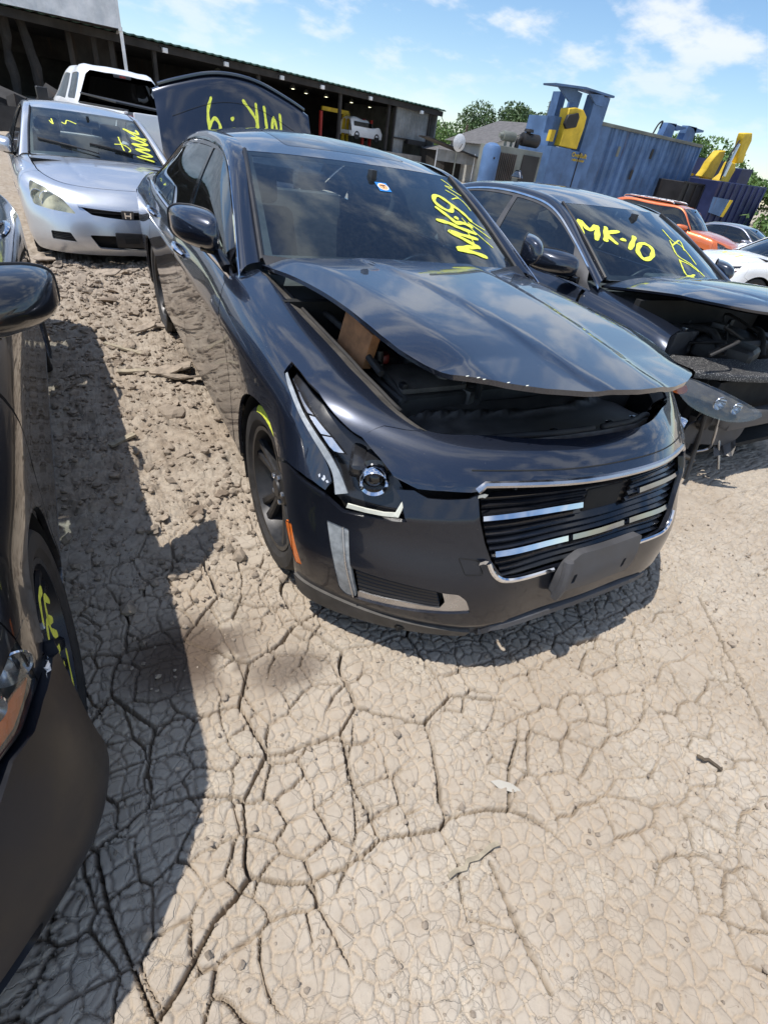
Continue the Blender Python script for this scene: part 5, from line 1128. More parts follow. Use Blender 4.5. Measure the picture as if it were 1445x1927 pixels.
def wipers(B, y0=(.05, .62), parked=True):
    W = B.WS
    for a, b in (((.06, y0[1] / .7 * 1.0), (.20, -.12)), ((.05, -.02), (.22, -.86))):
        n = 12; q = np.array([(a[0] + (b[0] - a[0]) * t, a[1] + (b[1] - a[1]) * t) for t in np.linspace(0, 1, n)]); p = W.pos(q) + W.nrm(q) * W.sgn * .022
        wp = tube('wiper', p[:8], .007, 'plastic_black', B.root, 6); q2 = q[4:] + [.012, 0]; p = W.pos(q2) + W.nrm(q2) * W.sgn * .012; tube('wiper_blade', p, .009, 'rubber', wp, 6, squash=(.6, 1.4))

def build_accord():
    root = thing('silver_sedan', 'silver sedan with hazy headlights and yellow scrawl on its windshield, facing the camera', 'car', (-.957, 5.89, -.08), R_(-90) + .082)
    S = net_sedan(2.74); neg = lambda o: np.array(o, float) * [-1, 1]; T = ACC_TR
    hl = rounded(T['headlight'], .025, 4); gr = T['grille']; gh = [(0, gr[2][1] + .0)] + [gr[1], gr[0], gr[5], gr[4], gr[3], (0, gr[3][1] - .01)]
    gh = rounded(gh, .006, 3); gL = neg(gh)[::-1]; gfull = np.array([p for p in [(gr[0][0], gr[0][1]), (gr[1][0], gr[1][1]), (0, gr[2][1] + .004), (-gr[1][0], gr[1][1]), (-gr[0][0], gr[0][1]), (-gr[5][0], gr[5][1]), (-gr[4][0], gr[4][1]), (0, gr[3][1] - .004), (gr[4][0], gr[4][1]), (gr[5][0], gr[5][1])]])
    it = T['intake']; inf = np.array([it[0], it[1], (0, it[2][1]), (-it[1][0], it[1][1]), (-it[0][0], it[0][1]), (-it[5][0], it[5][1]), (-it[4][0], it[4][1]), (0, it[3][1]), it[4], it[5]])
    fg = rounded(T['fog'], .012, 3)
    B = sedan(root, S, g_sedan(), 'paint_silver', holes=[hl, neg(hl), rounded(gfull, .01, 3), rounded(inf, .02, 3), fg, neg(fg)], chrome='plastic_black', tint='glass_tint', rim='satin', front_glass='left')
    for sg in (1, -1):
        lamp(B, hl, sg, 'lens_yellowed', ((-.03, -.01, .075, 'bowl'), (.10, .0, .06, 'bowl'), (.195, .02, .05, 'amber')))
        f = fg if sg == 1 else neg(fg); c0 = np.array(T['fog']) * [sg, 1]
        for k in range(5):
            t = (k + .5) / 5; a = c0[0] * (1 - t) + c0[3] * t; b = c0[1] * (1 - t) + c0[2] * t; q = resample([a, b], .04, closed=False); tube('fog_slat', S.pos(q) - S.nrm(q) * S.sgn * .015, .006, 'plastic_black', B.front, 6)
    for k, v in enumerate((gr[0][1] - .022, gr[0][1] - .05)):
        q = np.array([(u, v) for u in np.linspace(-.36, .36, 24)]); tube('grille_bar', S.pos(q) - S.nrm(q) * S.sgn * .03, .010, 'plastic_black', B.front, 6)
    q = np.array([gfull[i] for i in (0, 1, 2, 3, 4)]); q = smooth2(q, n=4); strip('grille_brow', S.off(q, .004 * S.sgn), S.off(q - [0, .022], .003 * S.sgn), 'paint_silver', B.front, .012)
    for v in (.215, .255):
        q = np.array([(u, v) for u in np.linspace(-.36, .36, 20)]); tube('intake_bar', S.pos(q) - S.nrm(q) * S.sgn * .03, .007, 'plastic_black', B.front, 6)
    c = S.pos([(0, (gr[2][1] + gr[3][1]) / 2)])[0]
    em = prism('emblem_shield', rounded([(-.055, -.045), (.055, -.045), (.062, .045), (-.062, .045)], .014, 3), .012, 'plastic_grey', B.front, frame((c[0] - .004, 0, c[2]), (0, 1, 0), (.25, 0, 1)))
    for nm, pts in (('emblem_bar', [(-.034, .03), (-.022, .03), (-.018, -.03), (-.030, -.03)]), ('emblem_bar', [(.034, .03), (.022, .03), (.018, -.03), (.030, -.03)]), ('emblem_bar', [(-.02, .006), (.02, .006), (.02, -.008), (-.02, -.008)])): prism(nm, pts, .006, 'chrome', em, frame((c[0] + .009, 0, c[2]), (0, 1, 0), (.25, 0, 1)))
    pb = box('plate_bracket', (.955, -.0, .375), (.03, .31, .14), 'plastic_black', B.root, .012); box('bracket_recess', (.972, 0, .375), (.006, .14, .06), 'liner', pb, .004)
    wipers(B); ws_writing(B, 'acc', .030, .014, root)

def B_joint(S): return [tuple(p) for p in S.find((0, 2), [(.262, .572), (.295, .597)], (.2, S.ku[31], .2, .8))]
def lamp_left(B, hl, lo, ue, sg):
    H = lamp(B, hl, sg, 'lens_clear', ((.04, .02, .035, 'bowl'), (-.06, .03, .04, 'bowl')), depth=.05)
    am = np.array([lo[2], lo[3], lo[4], lo[5], (ue - .10, lo[5][1] - .005), (ue - .11, lo[5][1] + .035), (ue - .01, lo[5][1] + .04), (lo[3][0] - .01, lo[3][1] + .035)]); c = am.mean(0); panel('amber_section', B.S, ((am - c) * .9 + c) * [sg, 1], 'amber', H, step=.03, t=.004, off=-.012)
def build_left():
    root = thing('black_sedan', 'black sedan with a loose bumper and big door mirror beside the camera, at left edge', 'car', (-2.483, -.51, -.03), R_(-90) + .03)
    S = net_sedan(2.74, nose=.0, zoff=-.02); neg = lambda o: np.array(o, float) * [-1, 1]
    t_ = LEFT_TR['headlight']; lo = t_[1:7]; ue = lo[-1][0]
    hl = rounded([t_[0]] + lo + [(ue - .13, lo[-1][1] - .01), (ue - .15, lo[-1][1] + .085), t_[7], t_[8]], .008, 4)
    J = B_joint(S); sp = J + [(u - .006, v - .012) for u, v in lo[3:]] + [(ue - .10, lo[-1][1] - .05), (ue - .22, lo[-1][1] - .08), (.25, .42), (0, .42)]
    fgh = rounded([(.60, .085), (.80, .085), (.82, .15), (.66, .16)], .02, 3)
    B = sedan(root, S, g_sedan(), 'paint_black', holes=[hl, neg(hl), np.array(fgh), neg(fgh)], bumper_split=sp, bumper_mat='bumper_dull', tint='glass_dark', rim='rim_black', joint_deg=50, pod=(.20, .27, .17), spokes=5, rim_style='twin', rim_r=.235, wr=.325, arch=(.372, .315), track=.79, bxf=lambda V, N: (V + np.stack([0 * V[:, 0], .065 * np.clip((V[:, 1] - .45) / .4, 0, 1)**1.3 * (.12 + .88 * np.clip((.64 - V[:, 2]) / .28, 0, 1)), 0 * V[:, 0]], 1), N), pod_w=.93)
    for sg in (1, -1): lamp_left(B, hl, lo, ue, sg)
    # yellow spray on the near front wheel
    W = [o for o in root.children if o.name.startswith('wheel') and o.location.x > -.1 and o.location.y > 0 and not o.name.startswith('wheel_house')][0]
    rr = random.Random(4)
    def fw(P2): P2 = np.asarray(P2); return np.stack([P2[:, 0], np.full(len(P2), .101), P2[:, 1]], 1), np.tile([0, 1., 0], (len(P2), 1))
    sh_ = (-.05, .09); st = [[(.05, .13), (.10, .15), (.15, .12)], [(.06, .02), (.12, .08), (.17, .05), (.13, -.03), (.16, -.09)], [(.02, .05), (.06, .10), (.11, .04), (.07, -.03)], [(.10, -.05), (.15, -.02), (.19, -.06)], [(.12, -.10), (.17, -.13), (.14, -.19)], [(.19, .02), (.205, -.04)], [(.05, -.14), (.10, -.19), (.13, -.22)]]
    st = [[(a * 1.05 + sh_[0], b * .9 + sh_[1]) for a, b in s_] for s_ in st]; writing('paint_mark', st, fw, .022, 'yellow_paint', W)
    # torn tape on the popped bumper corner
    for (x, w, z) in ((.285, .908, .575), (.315, .912, .60)):
        bm = bmesh.new(); g = {}
        for i in range(5):
            for j in range(4): g[i, j] = bm.verts.new((x + .007 * i + .003 * rr.uniform(-1, 1), w + .006 + .005 * rr.uniform(-1, 1), z + .007 * j + .003 * rr.uniform(-1, 1)))
        for i in range(4):
            for j in range(3): bm.faces.new((g[i, j], g[i+1, j], g[i+1, j+1], g[i, j+1]))
        bm_obj('torn_tape', bm, 'tape_white', B.front)

def build_mk10():
    root = thing('midnight_sedan', 'dark blue sedan with MK 10 on its windshield, raised hood and no front bumper', 'car', (2.368, .472, -.055), R_(-90) + .005)
    S = net_sedan(2.78, nose=-.02); G = g_sedan(2.78, 1.345, .99, -.41, -1.12, .70, .57)
    B = sedan(root, S, G, 'paint_midnight', wb=2.78, front=False, hood_ang=R_(14.5), tint='glass_tint', db=-1.55, pillars='plastic_grey', pod=(.18, .23, .15))
    ws_writing(B, 'mk', .034, .014, root)
    hl = [(1.005,.472),(.91,.521),(.737,.507),(.516,.428),(.537,.374),(.664,.335),(.828,.36),(.928,.412)]
    for sg in (1, -1): lamp(B, smooth2(hl, closed=True, n=4), sg, 'lens_clear', ((-.04, .005, .038, 'bowl'), (-.13, -.005, .034, 'bowl'), (.19, .025, .07, 'amber')), depth=.06, back='plastic_dusty')
    # radiator support, dusty slam panel, crash beam, hangers
    sp = [[(.70, y, .70) if False else (.64 - .22 * (abs(y) / .72)**2 + dx, y, .705 + dz + .02 * (1 - (abs(y) / .72)**2)) for dx, dz in ((.06, -.035), (.06, -.004), (0, .006), (-.17, .022))] for y in np.linspace(-.74, .74, 13)]
    grid_sheet('slam_panel', Loft(np.array(sp)), 'speckled', root, 30, 10)
    boxes('crash_beam', [((.66, 0, .46), (.07, 1.05, .11))], 'plastic_grey', root, .02)
    bk = bpy.data.objects.new('bumper_bracket', None); COL.objects.link(bk); bk.parent = root
    pl = [(-.20, -.09), (.16, -.09), (.20, -.02), (.20, .09), (-.12, .09), (-.2, .03)]
    prism('bracket_plate', rounded(pl, .02, 3), .012, 'plastic_grey', bk, frame((.60, -.48, .36), (.35, .94, 0), (0, 0, 1)))
    for dx in (-.10, -.02): prism('slot', rounded([(dx - .03, .01), (dx + .03, .01), (dx + .03, .045), (dx - .03, .045)], .015, 3), .004, 'liner', bk, frame((.613, -.485, .36), (.35, .94, 0), (0, 0, 1)))
    boxes('radiator', [((.46, 0, .45), (.05, 1.2, .44))], 'liner', root, .01); 
    for k, pth in enumerate(([(.60, -.68, .52), (.63, -.66, .36), (.66, -.66, .22), (.70, -.69, .10)], [(.58, -.46, .42), (.64, -.40, .28), (.70, -.36, .12)], [(.50, -.74, .34), (.58, -.70, .24), (.66, -.62, .20)], [(.62, -.55, .50), (.65, -.52, .33), (.63, -.47, .25), (.60, -.53, .22)])):
        tube('loose_rod', smooth2(pth, n=5), (.012, .009, .015, .008)[k], ('plastic_black', 'steel', 'engine_metal', 'steel')[k], root, 8)
    rs = np.random.default_rng(77)
    for k2 in range(7):                                                  # torn black liner and bracket scraps
        c_ = np.array([.42 + .04 * k2 * .5, -.78 + .10 * k2, .34 + .03 * (k2 % 3)]); V = []; nx_, ny_ = 6, 5
        ax = rs.normal(size=3); ax[2] = -abs(ax[2]) - .6; ax /= np.linalg.norm(ax); bx_ = np.cross(ax, rs.normal(size=3)); bx_ /= np.linalg.norm(bx_)
        for i in range(nx_):
            for j in range(ny_): V.append(c_ + ax * .055 * i + bx_ * .045 * (j - 2) * (1 - .09 * i) + rs.normal(0, .007, 3))
        mesh('torn_liner', V, [(i*ny_ + j, (i+1)*ny_ + j, (i+1)*ny_ + j+1, i*ny_ + j+1) for i in range(nx_-1) for j in range(ny_-1)], ('plastic_black', 'engine_metal', 'plastic_grey', 'rubber')[k2 % 4], root, smooth=False)
    lathe('horn', [(.001, .03), (.05, .03), (.055, .0), (.03, -.02)], 'plastic_black', root, 20, axis='X', loc=(.58, -.62, .44))
    eb = bpy.data.objects.new('engine_bay', None); COL.objects.link(eb); eb.parent = root
    box('engine_cover', (.12, .05, .74), (.42, .5, .13), 'engine_plastic', eb, .05, seg=3); box('intake_duct', (.30, -.22, .74), (.35, .24, .14), 'engine_plastic', eb, .05, rotm(z=.3), seg=3)
    box('battery', (.05, -.42, .72), (.18, .24, .20), 'plastic_grey', eb, .015); box('battery_terminal', (.12, -.45, .83), (.03, .03, .02), 'steel', eb, .004)
    lathe('air_filter_drum', [(.001, .10), (.13, .10), (.15, .08), (.15, -.02)], 'engine_plastic', eb, 28, axis='Z', loc=(.25, .36, .70))
    for pth in ([(.35, -.35, .75), (.2, -.3, .84), (.0, -.3, .80)], [(.38, .1, .72), (.25, .2, .83), (.1, .35, .80)], [(-.1, -.2, .82), (-.15, .1, .85), (-.1, .4, .82)]): tube('hose', smooth2(pth, n=6), .022, 'rubber', eb, 10)
    for k2 in range(30):
        x, y = rs.uniform(-.3, .42), rs.uniform(-.55, .5); s_ = rs.uniform(.03, .11, 3); z = .74 + rs.uniform(-.04, .07)
        if rs.random() < .6: box('engine_part', (x, y, z), tuple(s_), ('engine_plastic', 'engine_metal', 'plastic_grey', 'plastic_dusty')[k2 % 4], eb, .008, rotm(z=rs.uniform(0, 3)))
        else: tube('cable', smooth2([(x, y, z), (x + rs.normal(0, .08), y + rs.normal(0, .1), z + .08), (x + rs.normal(0, .15), y + rs.normal(0, .18), z)], n=5), .009, 'rubber', eb, 6)
    box('shark_fin', (-2.35, 0, 1.455), (.16, .045, .06), 'paint_midnight', root, .018, seg=3, taper=(.35, .4))
plain('bumper_dull', (.0085, .0095, .014), .40, var=.4, scale=6, spec=.32)
def _speck():
    m, nt, b = material('speckled'); n = noise(nt, 160, 2, .5); n2 = noise(nt, 12, 5, .6)
    nt.links.new(mixrgb(nt, mrange(nt, n.outputs[0], .56, .66), mixrgb(nt, n2.outputs[0], (.018, .018, .020), (.05, .05, .052)), (.32, .31, .29)), b.inputs['Base Color']); b.inputs['Roughness'].default_value = .55
_speck()

def build_white_and_grey():
    root = thing('white_sedan', 'white sedan with yellow marks on its hood, right of the MK 10 car', 'car', (10.8, 5.2, -.36), R_(-90) - R_(115))
    S = net_sedan(2.74); neg = lambda o: np.array(o, float) * [-1, 1]; hl = rounded(ACC_TR['headlight'], .025, 4)
    B = sedan(root, S, g_sedan(), 'paint_white', holes=[hl, neg(hl)], rim='satin')
    for sg in (1, -1): lamp(B, hl, sg, 'lens_clear', ((-.03, -.01, .07, 'bowl'), (.14, .01, .07, 'amber')))
    def fh(P2): P2 = np.asarray(P2, float); return B.HF.pos(P2), B.HF.nrm(P2)
    writing('paint_writing', [[(.35, -.32), (.15, -.25), (.30, -.15), (.05, -.10)], [(.30, .0), (.05, .08)], [(.32, .12), (.1, .22), (.3, .3)]], fh, .035, 'yellow_paint', B.hood)
    root2 = thing('grey_sedan', 'grey sedan parked behind the orange SUV near the dark bins', 'car', (19.6, 9.0, -.66), R_(-90) + .10)
    B2 = sedan(root2, net_sedan(2.74), g_sedan(), 'paint_grey', rim='satin'); writing('paint_writing', [[(-.05, .05), (.02, .15), (.08, .25)], [(.1, .1), (.16, .22)], [(.2, .12), (.15, .3), (.25, .35)]], lambda P2: (B2.WS.pos(np.stack([np.asarray(P2)[:, 1] + .1, np.asarray(P2)[:, 0]], 1)), B2.WS.nrm(np.stack([np.asarray(P2)[:, 1] + .1, np.asarray(P2)[:, 0]], 1)) * B2.WS.sgn), .04, 'yellow_paint', root2)
    for sg in (1, -1): lamp(B2, hl, sg, 'lens_clear', ((-.03, -.01, .07, 'bowl'),))
def build_orange():
    root = thing('orange_suv', 'orange SUV with roof rails parked beyond the MK 10 car', 'suv', (15.63, 8.94, -.555), R_(-90) + .287)
    S = net_sedan(2.62, zs=1.16, zoff=.03, nose=-.04); e = 2.91 - 2.62
    G = dict(**{'in': [(-.45,.72,1.12),(-.70,.66,1.39),(-.96,.60,1.61),(-1.4,.585,1.665),(-2.2,.59,1.67),(-2.9,.60,1.65),(-3.15,.63,1.55),(-3.35,.67,1.30),(-3.42,.68,1.17)],
              'out': [(-.40,.825,1.07),(-.68,.75,1.34),(-.95,.685,1.565),(-1.4,.66,1.605),(-2.2,.665,1.605),(-2.8,.675,1.59),(-3.0,.70,1.50),(-3.15,.76,1.26),(-3.2,.79,1.15)]}, dlo=(-.43, -3.02), ws_bot=(-.28,0,1.145), ws_top=(-.89,0,1.625), roof_c=[(-.89,1.625),(-1.3,1.69),(-2.0,1.71),(-2.6,1.705),(-2.97,1.685)], bl_top=(-2.97,0,1.685), bl_bot=(-3.48,0,1.18), bulge=.02)
    neg = lambda o: np.array(o, float) * [-1, 1]; hl = rounded(ACC_TR['headlight'], .025, 4)
    gr = rounded([(.38, .60), (-.38, .60), (-.33, .45), (.33, .45)], .03, 3)
    B = sedan(root, S, G, 'paint_orange', wb=2.62, arch=(.40, .36), wr=.365, holes=[hl, neg(hl), gr], rim='satin', db=-1.55, dr0=-2.45, chrome=None)
    for sg in (1, -1): lamp(B, hl, sg, 'lens_clear', ((-.03, -.01, .07, 'bowl'), (.10, .0, .06, 'bowl')))
    for k in range(3):
        q = np.array([(u, .49 + .04 * k) for u in np.linspace(-.34, .34, 14)]); tube('grille_bar', S.pos(q) - S.nrm(q) * S.sgn * .02, .014, 'satin', B.front, 6)
    for sg in (-1, 1):
        rl = tube('roof_rail', smooth2([(-1.3, sg * .58, 1.68), (-1.42, sg * .58, 1.735), (-2.2, sg * .585, 1.745), (-2.8, sg * .59, 1.735), (-2.9, sg * .59, 1.67)], n=5), .018, 'satin', root, 8)
    box('black_roof', (-2.0, 0, 1.712), (1.5, 1.02, .012), 'plastic_black', root, .005)

def build_truck():
    root = thing('white_pickup', 'white pickup truck seen from behind, beyond the silver sedan', 'truck', (-.57, 14.82, .02), R_(-90) + 3.395)
    M_ = 'paint_white'
    # bed: side walls, tailgate, floor; local x forward, origin under the front axle
    for sg in (-1, 1):
        P = [[[x, sg * w, z] for w, z in ((.93, .55), (.985, .75), (.99, .95), (.97, 1.18), (.955, 1.32), (.90, 1.335))] for x in (-2.12, -2.6, -3.2, -3.7, -4.2, -4.66)]
        L_ = Loft(np.array(P)); L_.sgn = 1
        if L_.nrm([(L_.ku[2], L_.kv[2])])[0][1] * sg < 0: L_.sgn = -1
        bs = [(u, v) for u, v in ((.0, 0), (.55, 0))] + [(L_.find((0, 2), [p])[0]) for p in [(q[0], q[1]) for q in arch_pts(-3.35, .42, .46, 20, 160, 12)]] + [(L_.ku[-1] - .4, 0), (L_.ku[-1], 0), (L_.ku[-1], L_.kv[-1]), (0, L_.kv[-1])]
        panel('bed_side', L_, np.array([tuple(p) for p in bs]), M_, root, step=.06, t=.03)
    tg = box('tailgate', (-4.66, 0, 1.03), (.06, 1.62, .60), M_, root, .02); box('tailgate_handle', (-4.695, 0, 1.12), (.02, .22, .08), 'plastic_black', tg, .01)
    box('bed_floor', (-3.4, 0, .74), (2.5, 1.7, .05), 'plastic_grey', root, .01); box('bed_front', (-2.14, 0, 1.0), (.05, 1.75, .6), M_, root, .01)
    for sg in (-1, 1):
        t = box('tail_light', (-4.64, sg * .90, 1.10), (.10, .15, .36), 'red_lens', root, .02); box('reverse_lens', (-4.70, sg * .90, 1.10), (.012, .09, .12), 'white_ink', t, .006)
    box('rear_bumper', (-4.80, 0, .62), (.16, 1.9, .18), 'chrome', root, .04); box('bed_rail', (-3.4, .90, 1.345), (2.4, .09, .02), 'plastic_black', root, .005); box('bed_rail', (-3.4, -.90, 1.345), (2.4, .09, .02), 'plastic_black', root, .005)
    wr = [(-.9, 1.82), (.9, 1.82)]
    # cab
    secs = [(-2.10, 1.30, .93, 1.86, .66), (-2.04, 1.30, .935, 1.90, .68), (-1.5, 1.30, .94, 1.93, .69), (-.9, 1.30, .94, 1.90, .68), (-.45, 1.28, .93, 1.68, .70), (.05, 1.22, .90, 1.24, .78)]
    P = []
    for x, zb, wb_, zt, wt in secs:
        row = [[x, -.95, .55], [x, -.985, .85], [x, -.97, 1.12], [x, -wb_, zb]]
        row += [[x, -(wb_ + (wt - wb_) * t), zb + (zt - .05 - zb) * t] for t in (.5, .9)] + [[x, -wt + .05, zt - .015], [x, -wt + .22, zt + .005], [x, -wt * .3, zt + .018], [x, 0, zt + .02]]
        P.append(row)
    Cb = Loft(np.array(P)); Cb.sgn = 1
    if Cb.nrm([(Cb.ku[2], Cb.kv[2])])[0][1] > 0: Cb.sgn = -1
    fwin = [tuple(Cb.find((0, 2), [p])[0]) for p in ((-.50, 1.36), (-1.30, 1.36), (-1.30, 1.78), (-.88, 1.78))]; rwin = [tuple(Cb.find((0, 2), [p])[0]) for p in ((-1.42, 1.38), (-1.92, 1.38), (-1.92, 1.80), (-1.42, 1.80))]
    u1, v1 = Cb.ku[-1], Cb.kv[-1]; ol = np.array([(0, 0), (u1, 0), (u1, v1), (0, v1)])
    for mir in (False, True):
        panel('cab_side', Cb, ol, M_, root, holes=[rounded(fwin, .04, 3), rounded(rwin, .04, 3)], step=.07, t=.02, mirror=mir)
        for w_ in (fwin, rwin): panel('side_window', Cb, rounded(w_, .04, 3), 'glass_tint', root, step=.09, t=.004, mirror=mir, off=-.01)
    back = [(-.945, .56), (.945, .56), (.985, .85), (.93, 1.30), (.68, 1.80), (.60, 1.87), (-.60, 1.87), (-.68, 1.80), (-.93, 1.30), (-.985, .85)]
    win = rounded([(-.74, 1.40), (.74, 1.40), (.60, 1.78), (-.60, 1.78)], .05, 4); F0 = Field(lambda x, y: 0 * x - .0)
    def bxf(V, N): return np.stack([-2.10 - V[:, 2] * 1. - (1.9 - V[:, 1]) * .0, V[:, 0], V[:, 1]], 1), np.stack([-N[:, 2], N[:, 0], N[:, 1]], 1)
    panel('cab_back', F0, rounded(back, .03, 3), M_, root, holes=[win], step=.1, t=.03, xf=bxf); panel('rear_window', F0, win, 'glass_dark', root, step=.12, t=.004, off=-.012, xf=bxf)
    bl = box('brake_light', (-2.125, 0, 1.845), (.03, .34, .05), 'plastic_grey', root, .012); box('brake_lens', (-2.142, 0, 1.845), (.01, .12, .03), 'red_lens', bl, .004)
    box('hood', (.55, 0, 1.10), (1.0, 1.6, .14), M_, root, .05, seg=3); box('front_end', (.62, 0, .80), (.9, 1.9, .5), M_, root, .06, seg=3)
    for sg in (-1, 1):
        mirror = box('door_mirror', (-.45, sg * 1.12, 1.36), (.10, .22, .26), 'plastic_black', root, .03, seg=3); tube('mirror_arm', [(-.42, sg * .92, 1.30), (-.44, sg * 1.05, 1.32)], .02, 'plastic_black', root, 6)
        for x in (0, -3.35): wheel(root, x, sg * .84, .38, .38, .25, sg, 'satin', 'one', .22, 6)
    # loose black bed cover leaning out over the tail
    rail = box('bed_cover', (-3.2, .15, 1.42), (1.9, 1.5, .03), 'plastic_black', root, .008, rotm(y=-.03, x=.05))
    fb = lambda P2: (np.stack([np.asarray(P2)[:, 0], np.full(len(P2), .972), np.asarray(P2)[:, 1]], 1), np.tile([0, 1., 0], (len(P2), 1)))
    writing('paint_writing', [[(-3.2, 1.28), (-3.3, 1.12)], [(-3.5, 1.28), (-3.55, 1.12), (-3.7, 1.2)]], fb, .05, 'yellow_paint', root, t=.02)
# ---------------------------------------------------------------- dried mud ground
_TAB = np.random.default_rng(101).random((32, 512, 512)).astype(np.float32)
def _hash(i, j, s): return _TAB[s % 32, i & 511, (j + 37 * (s // 32)) & 511]
def vnoise(x, y, s=0):
    i, j = np.floor(x).astype(np.int32), np.floor(y).astype(np.int32); fx, fy = x - i, y - j; fx = fx*fx*(3 - 2*fx); fy = fy*fy*(3 - 2*fy)
    a, b, c, d = _hash(i, j, s), _hash(i+1, j, s), _hash(i, j+1, s), _hash(i+1, j+1, s); a = a + (b-a)*fx
    return a + ((c + (d-c)*fx) - a) * fy
def fbm(x, y, oct=4, s=0, g=.5):
    v = 0; a = 1.; t = 0.
    for k in range(oct): v = v + a * vnoise(x * 2**k + k*17.3, y * 2**k - k*9.1, s + k); t += a; a *= g
    return v / t
def voro(x, y, cell, s):
    """distance to the nearest cell border, and the cell's random value"""
    x, y = x / cell, y / cell; i, j = np.floor(x).astype(np.int32), np.floor(y).astype(np.int32); d1 = np.full(x.shape, 9.); d2 = np.full(x.shape, 9.); p1 = np.zeros(x.shape + (2,)); p2 = np.zeros(x.shape + (2,)); cid = np.zeros(x.shape)
    for a in (-1, 0, 1):
        for b in (-1, 0, 1):
            ci, cj = i + a, j + b; px = ci + .12 + .76 * _hash(ci, cj, s); py = cj + .12 + .76 * _hash(ci, cj, s + 50); d = (px - x)**2 + (py - y)**2
            m1 = d < d1; m2 = (~m1) & (d < d2)
            d2 = np.where(m1, d1, np.where(m2, d, d2)); p2[m1] = p1[m1]; p2[m2, 0] = px[m2]; p2[m2, 1] = py[m2]
            d1 = np.where(m1, d, d1); p1[m1, 0] = px[m1]; p1[m1, 1] = py[m1]; cid = np.where(m1, _hash(ci, cj, s + 90), cid)
    e = (d2 - d1) / (2 * np.maximum(np.hypot(p2[..., 0] - p1[..., 0], p2[..., 1] - p1[..., 1]), 1e-4)); return e * cell, cid
sstep = lambda a, b, x: (lambda t: t*t*(3 - 2*t))(np.clip((x - a) / (b - a), 0, 1))
def ground_base(x, y):
    x = np.asarray(x, float); y = np.asarray(y, float)
    return -.0385 * np.clip(x - 1.5, 0, 15) * sstep(1.5, 4.0, x)
def ground_all(x, y):
    base = ground_base(x, y); near = 1 - sstep(10, 40, np.hypot(x, y))
    rough = np.clip(sstep(.15, 1.1, y - .25 * x) * sstep(-.35, -.95, x) + sstep(3.0, 4.6, y), 0, 1) * near + .22 * sstep(.2, 1.4, x) * sstep(-1.6, -.4, y) * near
    wx = x + .045 * (fbm(x * 4.5, y * 4.5, 3, 3) - .5) * 2; wy = y + .045 * (fbm(x * 4.5, y * 4.5, 3, 7) - .5) * 2
    wx2 = x + .014 * (fbm(x * 19, y * 19, 3, 13) - .5) * 2; wy2 = y + .014 * (fbm(x * 19, y * 19, 3, 17) - .5) * 2
    h = .030 * (fbm(x * .9, y * .9, 3, 21) - .5) + .012 * (fbm(x * 5, y * 5, 3, 23) - .5) + .008 * (fbm(x * 22, y * 22, 5, 29, .62) - .5) + .010 * np.clip(fbm(x * 8, y * 8, 4, 33, .6) - .55, 0, 1)
    r1 = 1 - np.abs(2 * fbm(x * 2.6, y * 2.6, 4, 31) - 1); lum = fbm(x * 9, y * 9, 4, 37, .6); lum2 = fbm(x * 30, y * 30, 3, 39, .6)
    h = h + rough * (.060 * (r1 - .55) + .075 * np.clip(lum - .42, 0, 1) + .030 * (lum2 - .45))
    # crack networks: slabs, plates, crazing
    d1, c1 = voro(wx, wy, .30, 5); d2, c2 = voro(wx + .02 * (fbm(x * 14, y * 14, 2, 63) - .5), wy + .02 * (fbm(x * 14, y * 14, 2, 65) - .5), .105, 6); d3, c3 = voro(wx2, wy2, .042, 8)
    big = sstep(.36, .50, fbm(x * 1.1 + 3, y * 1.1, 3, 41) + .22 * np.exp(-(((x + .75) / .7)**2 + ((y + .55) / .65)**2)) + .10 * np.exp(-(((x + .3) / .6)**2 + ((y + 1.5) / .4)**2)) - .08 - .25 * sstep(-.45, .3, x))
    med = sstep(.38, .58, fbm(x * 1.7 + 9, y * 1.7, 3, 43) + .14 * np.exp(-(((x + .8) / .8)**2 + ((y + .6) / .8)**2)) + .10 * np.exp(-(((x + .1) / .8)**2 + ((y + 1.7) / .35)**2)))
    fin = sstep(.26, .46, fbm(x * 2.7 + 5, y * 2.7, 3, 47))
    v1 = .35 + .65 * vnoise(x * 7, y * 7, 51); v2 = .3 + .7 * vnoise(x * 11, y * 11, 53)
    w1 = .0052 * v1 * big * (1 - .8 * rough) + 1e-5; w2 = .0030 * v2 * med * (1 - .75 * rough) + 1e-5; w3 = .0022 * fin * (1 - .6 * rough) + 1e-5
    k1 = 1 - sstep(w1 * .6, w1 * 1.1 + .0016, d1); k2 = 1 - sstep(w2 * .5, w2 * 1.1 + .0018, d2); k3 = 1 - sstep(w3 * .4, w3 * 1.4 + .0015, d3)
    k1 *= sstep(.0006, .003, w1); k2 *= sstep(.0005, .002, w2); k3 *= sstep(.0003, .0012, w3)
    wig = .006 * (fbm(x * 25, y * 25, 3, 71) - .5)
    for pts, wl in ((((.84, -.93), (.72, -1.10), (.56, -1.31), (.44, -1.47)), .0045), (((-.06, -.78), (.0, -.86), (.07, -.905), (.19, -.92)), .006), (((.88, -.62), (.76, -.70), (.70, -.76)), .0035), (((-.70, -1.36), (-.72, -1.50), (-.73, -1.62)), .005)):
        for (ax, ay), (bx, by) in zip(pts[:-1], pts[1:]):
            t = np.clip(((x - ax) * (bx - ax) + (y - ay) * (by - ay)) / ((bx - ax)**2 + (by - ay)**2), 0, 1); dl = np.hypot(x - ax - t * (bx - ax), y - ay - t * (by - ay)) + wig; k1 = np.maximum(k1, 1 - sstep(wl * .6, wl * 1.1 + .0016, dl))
    nr = 1 - sstep(4, 9, np.hypot(x + 1.3, y + 1.6))
